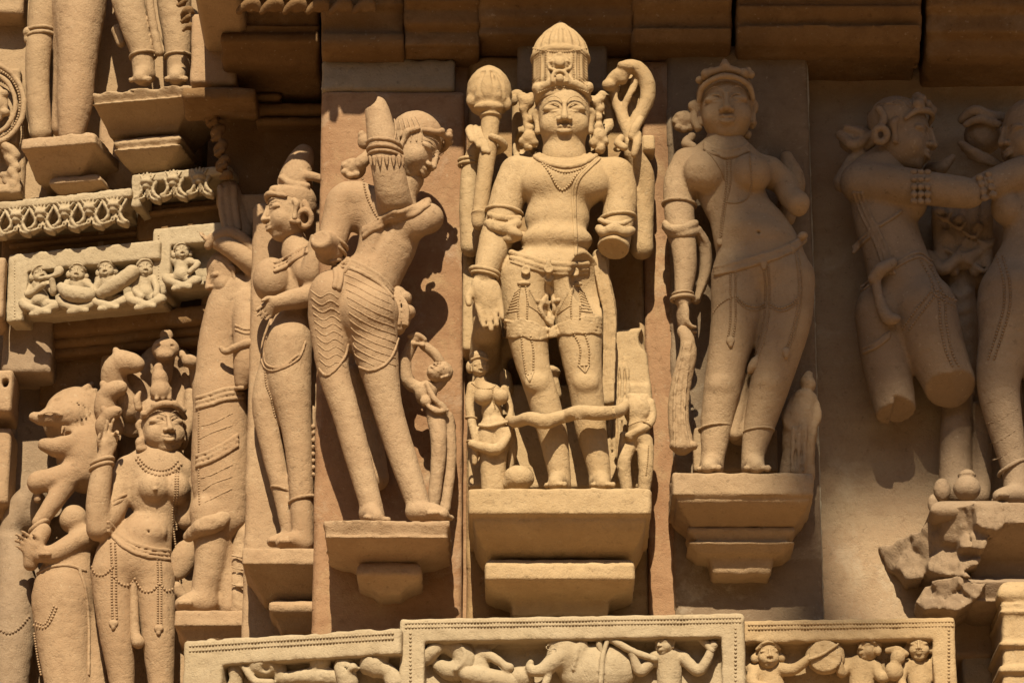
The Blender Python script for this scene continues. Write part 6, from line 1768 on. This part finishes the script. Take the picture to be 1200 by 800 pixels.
# ------------------------------------------------------------------ lotus bands and musician panels
LA = face(80, 240, -232, -15.0)
LB = face(205, 225, -205, -15.0)
def lotus_proto(pl, cx, cy, mat, parent):
    """One lotus with its looped stems, 29 px wide."""
    use(pl)
    s = Sdf(1.0 * H1)
    s.ell((cx, cy - 2, 2), (8.5, 5, 11), k=1); s.ell((cx, cy + 3.5, 1), (5.5, 3.5, 10), k=1)
    for q in (-1, -.45, .0, .45, 1):
        s.tube([(cx + q * 5, cy - 4, 0), (cx + q * 9.5, cy - 10 - 2 * (1 - abs(q)), 0)], [2.1, 1.7], asp=5, k=.5)
    for q in (-1, 1):
        s.tube([(cx + q * 14.2, cy - 9, -1), (cx + q * 10.5, cy - 2, 0), (cx + q * 6.5, cy + 7, 0), (cx + q * 10, cy + 15, 0), (cx + q * 14.2, cy + 17.5, 0)], [2, 2.4, 2.6, 3.0, 3.2], asp=3, k=.6)
        s.tube([(cx + q * .8, cy + 6, 0), (cx + q * 4, cy + 15, 0)], [1.5, 1.2], asp=4, k=.5)
        s.tube([(cx + q * 4, cy + 16, 0), (cx + q * 9, cy + 19, 0), (cx + q * 14.2, cy + 20, 0)], [2, 2.4, 2.4], asp=3, k=.6)
    s.tube([(cx, cy + 6, 0), (cx, cy + 16, 0)], [1.6, 1.3], asp=4, k=.5)
    s.noise(.5, 4)
    V, F = s.mesh(); return link_mesh("lotus", V, F, M[mat], parent), W(cx, cy, 5)
def lotus_band(label, pl, x0, x1, y0, y1, first, lev_at, step, skip=0, seed=0, lw=0):
    use(pl)
    t = thing("lotus_band", label, "carved band", pl.p, "pierced lotus bands of the upper left")
    s = Sdf(1.5 * H1)
    s.box(x0, y0, x1, y1 - 9, -70, -34, rnd=1)
    s.box(x0, y0, x1, y0 + 10, -40, 7, k=1, rnd=2)
    if lw: s.box(x0, y0, x0 + lw, y1 - 4, -40, 8, k=1, rnd=2)
    yt = lev(pl, x0, y0, 7)
    s.tube([(x0 + 2, yt(x0 + 2, 5.5), 7.5), (x1 - 2, yt(x1 - 2, 5.5), 7.5)], .9, k=.5, sub=True)
    s.noise(1.3, 10); part(s, "band_block", 'pale', t)
    yl = lev(pl, first, lev_at, 5)
    o, p0 = lotus_proto(pl, first, lev_at, 'pale', t)
    x = first + step
    while x < x1 - 8:
        c = o.copy(); COL.objects.link(c)
        c.parent = t; c.matrix_parent_inverse = o.matrix_parent_inverse.copy()
        c.location = o.location + Vector(W(x, yl(x), 5) - p0)
        x += step
    return t
lotus_band("longer pierced lotus band at the upper left edge", LA, -20, 153, 238, 282, -8, 259, 28.5)
lotus_band("shorter pierced lotus band stepping forward beside the dark corner", LB, 154, 268, 205, 247, 173, 217, 31, lw=9)
use(WALL)
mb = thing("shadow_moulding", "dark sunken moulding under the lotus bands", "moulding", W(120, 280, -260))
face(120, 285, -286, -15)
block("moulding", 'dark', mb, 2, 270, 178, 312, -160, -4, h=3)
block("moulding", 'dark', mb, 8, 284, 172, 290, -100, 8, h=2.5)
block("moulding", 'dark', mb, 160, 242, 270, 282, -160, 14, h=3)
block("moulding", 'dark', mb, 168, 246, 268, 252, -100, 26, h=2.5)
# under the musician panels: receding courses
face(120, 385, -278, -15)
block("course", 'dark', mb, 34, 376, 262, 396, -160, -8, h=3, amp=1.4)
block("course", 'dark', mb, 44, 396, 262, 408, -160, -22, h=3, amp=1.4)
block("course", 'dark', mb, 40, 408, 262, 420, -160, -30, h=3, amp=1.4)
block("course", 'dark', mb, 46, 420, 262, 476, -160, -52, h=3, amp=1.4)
use(WALL)
gb = thing("grey_block", "squared grey block under the musician panel at the far left", "block", W(30, 400, -250))
block("ashlar", 'dusk', gb, 4, 372, 60, 436, -420, -300, h=2.5, amp=1.0)

MA = face(95, 320, -244, -15.0)
MB = face(215, 300, -218, -15.0)
def panel(label, pl, x0, x1, y0, y1, tw, lw, rec=26):
    use(pl)
    t = thing("musician_panel", label, "frieze", pl.p, "musician panels of the upper left")
    s = Sdf(1.5 * H1)
    s.box(x0, y0, x1, y1 - 14, -60, 0, rnd=2)
    s.box(x0 + lw, y0 + tw, x1 + 40, y1 + 40, -rec, 20, k=1, sub=True, rnd=1)
    s.box(x0, y0 + 4, x0 + lw, y1 - 4, -60, 0, k=1, rnd=2)
    s.box(x0 + lw - 1, y1 - 17, x1, y1 - 12, -60, -14, k=1, rnd=3)
    yt = lev(pl, x0, y0, 0)
    for off in (4.5, 9): s.tube([(x0 + 3, yt(x0 + 3, off), .5), (x1 - 2, yt(x1 - 2, off), .5)], .9, k=.5, sub=True)
    s.noise(.8, 9); part(s, "frame", 'pale', t)
    b = Bag()
    n = int((y1 - y0 - 10) / 3.6)
    for i in range(n): bead(b, W(x0 + lw * .5, y0 + 8 + i * 3.6, 0), 1.3 * KPX)
    b.build("bead_row", M['pale'], t)['kind'] = 'stuff'
    return t
def seated(t, cx, top, s_, arms, yaw=0, roll=0, label=None, lean=0, prop=None, hw=9.5, D=-12):
    """Cross-legged little musician; s_ = figure height in px."""
    b = Sdf(.9 * H1); k = s_ / 60.0
    y = lambda v: top + v * k
    x = lambda v: cx + v * k
    b.tube([(x(lean * .3), y(24), D), (x(0), y(34), D), (x(0), y(44), D)], np.array([9, 9.5, 11]) * k, k=4 * k)
    b.tube([(x(-11), y(25), D), (x(11), y(25), D)], 5.5 * k, k=4 * k)
    b.ell((x(0), y(42), D + 4 * k), (10 * k, 8 * k, 8 * k), k=4 * k)
    for q in (-1, 1):
        b.tube([(x(q * 8), y(48), D + 2), (x(q * 19), y(47 + q * 1.5), D + 8 * k), (x(q * 16), y(50), D + 12 * k), (x(-q * 3), y(57 + q), D + 16 * k)], np.array([7, 6.2, 5.5, 4.5]) * k, k=2 * k)
        b.tube([(x(-q * 3), y(57 + q), D + 16 * k), (x(-q * 10), y(58 + q), D + 17 * k)], np.array([4, 3.4]) * k, k=1.5 * k)
    for A in arms: b.tube([(x(p[0]), y(p[1]), D + p[2] * k) for p in A], np.array([4.6, 4.2, 3.6][:len(A)] if len(A) <= 3 else [4.6, 4.2, 3.6, 3.4]) * k, k=1.5 * k)
    b.tube([(x(lean), y(16), D + 2), (x(lean * .6), y(24), D)], 5 * k, k=2 * k)
    b.noise(.6, 6); V, F = b.mesh()
    h = Sdf(.6 * H1); H = Head(h, (x(lean), y(10), D + 4), hw * k, yaw=yaw, pitch=6, roll=roll)
    H.e((0, .5, -.3), (1.1, 1.05, 1.15), .05); H.t([(-1, .4, .35), (-.5, .85, .75), (0, .95, .85), (.5, .85, .75), (1, .4, .35)], .13, .05)
    for q in (-1, 1): H.e((q * 1.15, -.3, -.1), (.3, .45, .3), .1)
    h.noise(.3, 4)
    V, F = joined((V, F), h.mesh()); o = link_mesh("carved_musician", V, F, M['pale'], t)
    if label: o['label'] = label
    if prop:
        g = Sdf(.9 * H1)
        for typ, a, r in prop:
            P = [(x(p[0]), y(p[1]), D + p[2] * k) for p in a]
            if typ == 't': g.tube(P, np.array(r) * k, k=1.5)
            else: g.ell(P[0], tuple(v * k for v in r), k=2)
        g.noise(.7, 5); part(g, "instrument", 'pale', t)
pa = panel("panel of seated musicians with flute and drums, upper left", MA, 10, 184, 298, 381, 13, 15)
ya = lev(MA, 50, 312, -10)
seated(pa, 47, ya(47) - 3, 60, [[(-11, 26, 2), (-14, 36, 10), (4, 24, 16)], [(11, 26, 2), (16, 34, 8), (14, 18, 14)]], yaw=18, roll=10, label="flute player at the left end", prop=[('t', [(0, 17, 15), (12, 15, 16), (22, 11, 15)], [2.6, 2.6, 3.6]), ('e', [(22, 8, 14)], (6, 6, 5))])
seated(pa, 91, ya(91) - 1, 60, [[(-11, 26, 2), (-18, 32, 8), (-10, 38, 14)], [(11, 26, 2), (18, 32, 8), (10, 42, 16)]], yaw=0, roll=-6, label="drummer with a barrel drum on the lap", prop=[('t', [(-19, 30, 12), (-8, 37, 17), (10, 39, 17), (16, 38, 14)], [6, 10, 9.5, 7])])
seated(pa, 127, ya(127) - 1, 60, [[(-11, 26, 2), (-16, 38, 8), (-6, 44, 16)], [(11, 26, 2), (18, 26, 10), (20, 22, 14)]], yaw=-8, roll=4, label="drummer with a slanted drum", lean=-2, prop=[('t', [(-8, 40, 16), (6, 32, 18), (24, 20, 15), (28, 16, 14)], [7, 9.5, 9.5, 9])])
seated(pa, 170, ya(170) + 2, 60, [[(-9, 26, 2), (-12, 38, 8), (-4, 46, 14)], [(10, 26, 2), (14, 36, 8), (12, 44, 12)]], yaw=10, roll=2, label="shaded musician at the right end")
pb = panel("single seated figure panel stepping forward, beside the hooded arms figure", MB, 179, 272, 268, 350, 13, 14)
yb_ = lev(MB, 215, 285, -10)
seated(pb, 213, yb_(213) - 2, 56, [[(-11, 26, 2), (-17, 22, 8), (-20, 14, 10)], [(11, 26, 2), (20, 28, 8), (10, 38, 14)]], yaw=6, roll=8, label="seated figure with one raised hand")
use(MB)
g = Sdf(1.0 * H1); g.ell((198, 308, -14), (6, 14, 8), k=2); g.ell((200, 298, -10), (6, 6, 6), k=2); g.noise(1, 6); part(g, "worn_companion", 'pale', pb)
use(WALL)
# ------------------------------------------------------------------ carvings inside the bottom friezes
def relief(t, name, mat, fn, label=None, h=1.2, amp=.7, size=7, head=None):
    b = Sdf(h * H1); fn(b); b.noise(amp, size); V, F = b.mesh()
    if head:
        for c, w, yaw, roll, extra in head:
            hs = Sdf(.75 * H1); H = Head(hs, c, w, yaw=yaw, pitch=8, roll=roll)
            H.e((0, .5, -.3), (1.06, 1.0, 1.1), .05)
            if extra: extra(H)
            hs.noise(.35, 5); V, F = joined((V, F), hs.mesh())
    o = link_mesh(name, V, F, M[mat], t)
    if label: o['label'] = label
    return o
def curls(H):
    H.t([(-1, .4, .35), (-.5, .85, .75), (0, .98, .85), (.5, .85, .75), (1, .4, .35)], .15, .05)
    for q in (-1, 1): H.e((q * 1.2, -.35, -.1), (.34, .42, .34), .1)
PY_OFF = -6.0
# middle frieze: elephant with two fighters
use(FC); t = fz2; D = 8
def rider(b):
    b.tube([(505, 766, D), (522, 760, D), (540, 768, D), (546, 784, D), (530, 792, D), (514, 786, D)], [9, 12, 14, 14, 12, 8], k=4)
    b.tube([(498, 780, D + 6), (504, 772, D + 8), (512, 764, D + 8)], [7, 9, 9], k=3)
    b.tube([(524, 752, D + 6), (540, 762, D + 12), (545, 778, D + 12), (534, 790, D + 12)], 3.2, k=1)
    b.tube([(510, 782, D + 12), (522, 778, D + 14), (530, 770, D + 14)], 2.4, k=1, sub=True)
relief(t, "carved_beast", 'pale', rider, "curled beast at the left of the elephant")
def man(b):
    b.tube([(566, 768, D), (562, 784, D), (556, 806, D)], [10, 13, 15], asp=.8, k=4)
    b.tube([(562, 770, D + 2), (578, 776, D + 8), (592, 786, D + 10)], [7, 6, 5], k=2); b.ell((596, 788, D + 10), (7, 6, 6), k=2)
    b.tube([(570, 764, D), (576, 756, D), (582, 750, D)], [6, 5, 5], k=2); b.tube([(557, 764, D), (552, 756, D + 2), (551, 750, D + 2)], [6, 5.5, 5], k=2)
    b.tube([(574, 764, D), (590, 752, D + 2)], [4, 6], k=2)
    b.tube([(548, 796, D + 8), (570, 800, D + 6), (600, 806, D + 2)], [10, 12, 12], k=3)
relief(t, "carved_fighter", 'pale', man, "headless fighter thrusting at the elephant")
def eleph(b):
    b.ell((664, 772, D + 2), (24, 24, 20), k=4); b.ell((655, 758, D + 6), (15, 11, 13), k=4); b.ell((700, 790, D - 2), (46, 34, 22), k=6)
    b.tube([(652, 778, D + 10), (640, 788, D + 14), (628, 792, D + 14), (620, 788, D + 12), (622, 782, D + 12)], [12, 9, 7, 5, 4], k=4)
    b.tube([(644, 790, D + 12), (640, 804, D + 14), (634, 818, D + 14)], [5, 4.4, 4], k=2)
    b.ell((680, 770, D + 13), (8, 20, 5), roll=-14, k=2); b.tube([(682, 748, D + 12), (676, 770, D + 18), (672, 790, D + 16)], [2, 2.6, 2], k=1)
    for rr in (0, 1): b.tube([(646 + 6 * math.cos(a), 764 - (3.2 + rr) * math.sin(a), D + 22) for a in np.linspace(0, 6.28, 12)], 1.1, k=.5, sm=1)
    b.tube([(712, 756, D + 16), (706, 776, D + 20), (704, 806, D + 20)], [3, 3.2, 3], k=1)
    b.ell((610, 800, D), (16, 14, 14), k=4)
relief(t, "carved_elephant", 'pale', eleph, "elephant facing left with raised trunk")
def fighter(b):
    b.tube([(782, 776, D), (784, 790, D), (784, 812, D)], [16, 15, 14], asp=.8, k=4)
    b.tube([(766, 776, D), (800, 776, D)], 8, k=4)
    b.tube([(768, 776, D + 4), (752, 792, D + 8), (746, 786, D + 10), (742, 774, D + 12)], [7.5, 6.5, 6, 5], k=2)
    b.tube([(802, 778, D + 4), (818, 792, D + 8), (828, 780, D + 10), (834, 766, D + 10)], [7.5, 6.5, 6, 5], k=2)
    b.ell((836, 762, D + 10), (6, 6, 6), k=2); b.ell((741, 770, D + 12), (6, 6, 6), k=2)
relief(t, "carved_fighter", 'pale', fighter, "bare chested fighter swinging a club", head=[((779, 757, D + 6), 11.5, -38, 0, lambda H: H.t([(.6, .6, -.4), (1.4, .7, -.6), (2.2, .9, -.6)], [.4, .35, .3], .1))])
def club(b): b.tube([(768, 778, D + 12), (744, 770, D + 14), (722, 758, D + 14), (704, 748, D + 14)], [4, 4.4, 4.6, 5.5], k=1); b.tube([(706, 746, D + 12), (702, 760, D + 14), (705, 770, D + 14)], [4, 4, 3], k=1)
relief(t, "club", 'pale', club)
relief(t, "club", 'pale', lambda b: b.tube([(834, 768, D + 12), (824, 756, D + 10), (814, 746, D + 8), (808, 742, D + 8)], [4, 5, 6, 6.5], k=1))
# right frieze
use(FR); t = fz3; D = 4
def drummer(b):
    b.tube([(900, 786, D), (904, 806, D), (906, 822, D)], [13, 15, 15], asp=.8, k=4); b.tube([(882, 790, D), (918, 790, D)], 8, k=4)
    b.tube([(916, 790, D + 4), (930, 790, D + 10), (942, 782, D + 14), (948, 776, D + 16)], [8, 7, 5.5, 4.5], k=2)
    b.tube([(884, 792, D + 2), (882, 806, D + 8), (896, 812, D + 12)], [8, 7, 6], k=2)
relief(t, "carved_musician", 'gold', drummer, "smiling drummer at the left", head=[((900, 768, D + 8), 13.5, 4, 3, curls)])
def drum(b):
    b.ell((967, 774, D + 10), (23, 23, 9), k=1); b.ell((967, 774, D + 19), (20, 20, 3), k=1)
    for a in (0.3, 1.3, 2.3, 3.4, 4.4, 5.4): b.tube([(967, 774, D + 21.5), (967 + 18 * math.cos(a), 774 + 18 * math.sin(a), D + 21)], .9, k=.5, sub=True)
    b.ell((966, 750, D + 8), (5, 4, 4), k=1)
relief(t, "round_drum", 'gold', drum)
relief(t, "drum_stick", 'gold', lambda b: b.tube([(948, 778, D + 24), (964, 772, D + 24), (982, 760, D + 23)], [2.4, 2, 1.8], k=1))
def second(b):
    b.tube([(1010, 786, D), (1010, 806, D), (1010, 822, D)], [15, 15, 15], asp=.8, k=4); b.tube([(992, 784, D), (1024, 786, D)], 8, k=4)
    b.tube([(1026, 786, D + 4), (1034, 800, D + 8), (1046, 790, D + 12), (1050, 778, D + 14)], [7.5, 6.5, 5.5, 5], k=2); b.tube([(994, 786, D + 2), (986, 794, D + 8), (984, 784, D + 14)], [7, 6, 4], k=2)
relief(t, "carved_musician", 'gold', second, "musician looking up beside the drum", head=[((1018, 762, D + 6), 12.5, -48, -14, curls)])
def third(b):
    b.tube([(1076, 786, D), (1078, 806, D), (1078, 822, D)], [14, 14, 14], asp=.8, k=4); b.tube([(1060, 786, D), (1092, 786, D)], 7.5, k=4)
    b.tube([(1060, 788, D + 2), (1056, 802, D + 8), (1062, 816, D + 12)], [7, 6, 5], k=2); b.tube([(1092, 788, D + 2), (1098, 776, D + 6), (1100, 768, D + 8)], [6.5, 5.5, 4.5], k=2); b.tube([(1092, 790, D + 2), (1100, 806, D + 4)], [6, 5], k=2)
relief(t, "carved_musician", 'gold', third, "bearded man at the right end", head=[((1077, 759, D + 8), 13, -8, 0, lambda H: (curls(H), H.e((0, -1.05, .5), (.5, .34, .36), .1), H.t([(-.6, -.55, .75), (0, -.5, 1.05), (.6, -.55, .75)], [.07, .1, .07], .05)))])
relief(t, "held_object", 'gold', lambda b: (b.ell((1052, 776, D + 14), (9, 9, 8), k=2), b.ell((1048, 792, D + 12), (11, 12, 9), k=3), b.tube([(1040, 768, D + 12), (1052, 766, D + 14), (1062, 772, D + 12)], 3.5, k=1)))
# left frieze: worn
use(FL); t = fz1; D = 10
def worn1(b):
    b.tube([(250, 766, D + 8), (270, 770, D + 4), (276, 790, D + 2), (272, 820, D)], [12, 10, 10, 12], k=5); b.ell((256, 782, D + 2), (12, 9, 9), k=5); b.ell((262, 800, D + 8), (7, 8, 14), k=2, sub=True)
relief(t, "worn_carving", 'pale', worn1, amp=2.0, size=9)
def worn2(b):
    b.ell((308, 782, D + 4), (22, 19, 16), k=3); b.tube([(278, 772, D + 6), (286, 788, D + 12), (300, 804, D + 12), (318, 806, D + 8)], [4, 4, 5, 5], k=2); b.tube([(316, 762, D), (326, 775, D), (330, 800, D)], [6, 8, 9], k=4); b.ell((310, 788, D + 20), (7, 6, 10), k=2, sub=True)
    b.tube([(278, 766, D + 2), (282, 780, D + 4)], [5, 6], k=3)
relief(t, "worn_carving", 'pale', worn2, amp=1.2, size=8)
relief(t, "worn_carving", 'pale', lambda b: (b.ell((376, 778, D + 4), (14, 15, 12), k=3), b.tube([(335, 800, D), (372, 798, D + 2), (400, 800, D)], [8, 10, 9], k=5)), amp=1.5, size=8)
def worn3(b):
    b.tube([(410, 768, D), (404, 786, D + 4), (408, 806, D + 4)], [6, 12, 12], k=4); b.ell((414, 788, D + 12), (6, 6, 6), k=2); b.tube([(404, 788, D + 12), (420, 794, D + 14)], 2, k=1, sub=True)
    b.ell((436, 784, D + 6), (15, 14, 12), k=3); b.ell((448, 774, D + 4), (9, 12, 9), k=3); b.ell((432, 770, D + 2), (7, 7, 7), k=2); b.tube([(440, 790, D + 6), (454, 792, D + 2), (464, 806, D)], [9, 10, 12], k=4)
relief(t, "worn_carving", 'pale', worn3, amp=1.4, size=7)
use(WALL)
PY_OFF = 0.0
# ------------------------------------------------------------------ unseen tree, added and leafed out to shade the right hand side
leafm = bpy.data.materials.new("leaf"); leafm.use_nodes = True
_b = leafm.node_tree.nodes["Principled BSDF"]; _b.inputs["Base Color"].default_value = (0.055, 0.085, 0.03, 1); _b.inputs["Roughness"].default_value = 0.7
barkm = bpy.data.materials.new("bark"); barkm.use_nodes = True
_b = barkm.node_tree.nodes["Principled BSDF"]; _b.inputs["Base Color"].default_value = (0.11, 0.08, 0.055, 1); _b.inputs["Roughness"].default_value = 0.95
def added_shade_tree():
    L = 17.0
    # lower edge of the shade, read on the wall: picture points of the half-lit line
    edge = [(852, -120, 80), (864, 80, 80), (878, 250, 80), (888, 415, 70), (934, 466, 0), (990, 492, -60), (1060, 508, -60), (1150, 498, -60), (1330, 495, -60)]
    E = np.array([W(x, y, d) + np.array(S_DIR) * L for x, y, d in edge])
    r = random.Random(11); rn = np.random.default_rng(5)
    U = np.array([1.0, 0, 0]); Vv = np.cross(np.array(S_DIR), U); Vv /= np.linalg.norm(Vv)
    if Vv[2] < 0: Vv = -Vv
    S = np.array(S_DIR)
    base = E[0]
    e2 = np.array([((p - base) @ U, (p - base) @ Vv) for p in E])
    pts = []
    def sd(a, b):
        """Signed distance to the shade line, positive inside the crown."""
        q = np.array([a, b]); best = 9.0
        for i in range(len(e2) - 1):
            p0, p1 = e2[i], e2[i + 1]; v = p1 - p0
            tt = min(1, max(0, ((q - p0) @ v) / (v @ v))); g = q - p0 - v * tt
            dd = math.hypot(*g)
            if dd < abs(best): best = dd if v[0] * g[1] - v[1] * g[0] > 0 else -dd
        return best
    a0, a1 = e2[0, 0] - 0.4, e2[-1, 0] + 0.5
    b0, b1 = e2[:, 1].min() - 0.4, e2[:, 1].max() + 0.5
    while len(pts) < 9000:
        a = r.uniform(a0, a1); b = r.uniform(b0, b1)
        d = sd(a, b)
        x_ = min(1, max(0, (d + 0.18) / 0.36)); x_ = x_ * x_ * (3 - 2 * x_)
        if r.random() < x_ and (a - a0) < (a1 - a0): pts.append(base + U * a + Vv * b + S * r.uniform(-1.0, 1.0))
    P = np.array(pts); n = len(P)
    A = rn.normal(size=(n, 3)); A /= np.linalg.norm(A, axis=1)[:, None]
    B = rn.normal(size=(n, 3)); B -= A * (A * B).sum(1)[:, None]; B /= np.linalg.norm(B, axis=1)[:, None]
    sz = rn.uniform(0.05, 0.09, n)[:, None]
    V = np.stack([P - A * sz, P + B * sz * .5, P + A * sz, P - B * sz * .5], 1).reshape(-1, 3)
    F = np.arange(n * 4).reshape(-1, 4)
    foot_ = np.array([E[:, 0].max() + 1.0, P[:, 1].mean(), 0.0])
    t = thing("added_shade_tree", "leafy tree added outside the frame to shade the right of the wall", "tree", foot_)
    o = link_mesh("crown", V, F, leafm, t, smooth=False); o['kind'] = 'stuff'
    bg = Bag(); c = P.mean(0); top = np.array([foot_[0] - .6, foot_[1], c[2] - 1.0])
    rope(bg, catmull([foot_, foot_ * .6 + top * .4 + np.array([.3, .1, 0]), top], 5), np.linspace(.34, .2, 11), 12)
    o = bg.build("trunk", barkm, t)
    for i in range(7):
        q = P[r.randrange(n)]
        bg = Bag(); m_ = (top + q) / 2 + np.array([r.uniform(-.3, .3), r.uniform(-.3, .3), .3])
        rope(bg, catmull([top - np.array([0, 0, .2]), m_, q], 4), np.linspace(.13, .03, 9), 7); bg.build("limb", barkm, t)
added_shade_tree()
def added_tree_belt():  # leaf belt added behind the camera to cut the low sky light
    """Unseen trees added facing the wall to keep the low sky off it."""
    rn = np.random.default_rng(3); n = 7000
    ang = rn.uniform(math.radians(185), math.radians(355), n); ca = 24 + 5 * rn.random(n)
    top = 10.5 + 2.5 * np.sin(ang * 9) + 1.2 * np.sin(ang * 23)
    P = np.stack([np.cos(ang) * ca, np.sin(ang) * ca, 0.6 + rn.random(n) * top], 1)
    A = rn.normal(size=(n, 3)); A /= np.linalg.norm(A, axis=1)[:, None]
    B = rn.normal(size=(n, 3)); B -= A * (A * B).sum(1)[:, None]; B /= np.linalg.norm(B, axis=1)[:, None]
    sz = rn.uniform(.5, .9, n)[:, None]
    V = np.stack([P - A * sz, P + B * sz * .6, P + A * sz, P - B * sz * .6], 1).reshape(-1, 3)
    o = link_mesh("added_tree_belt", V, np.arange(n * 4).reshape(-1, 4), leafm, None, smooth=False)
    o['kind'] = 'stuff'; o['label'] = "belt of unseen trees added far in front of the temple to block low sky light"; o['category'] = "trees"
added_tree_belt()
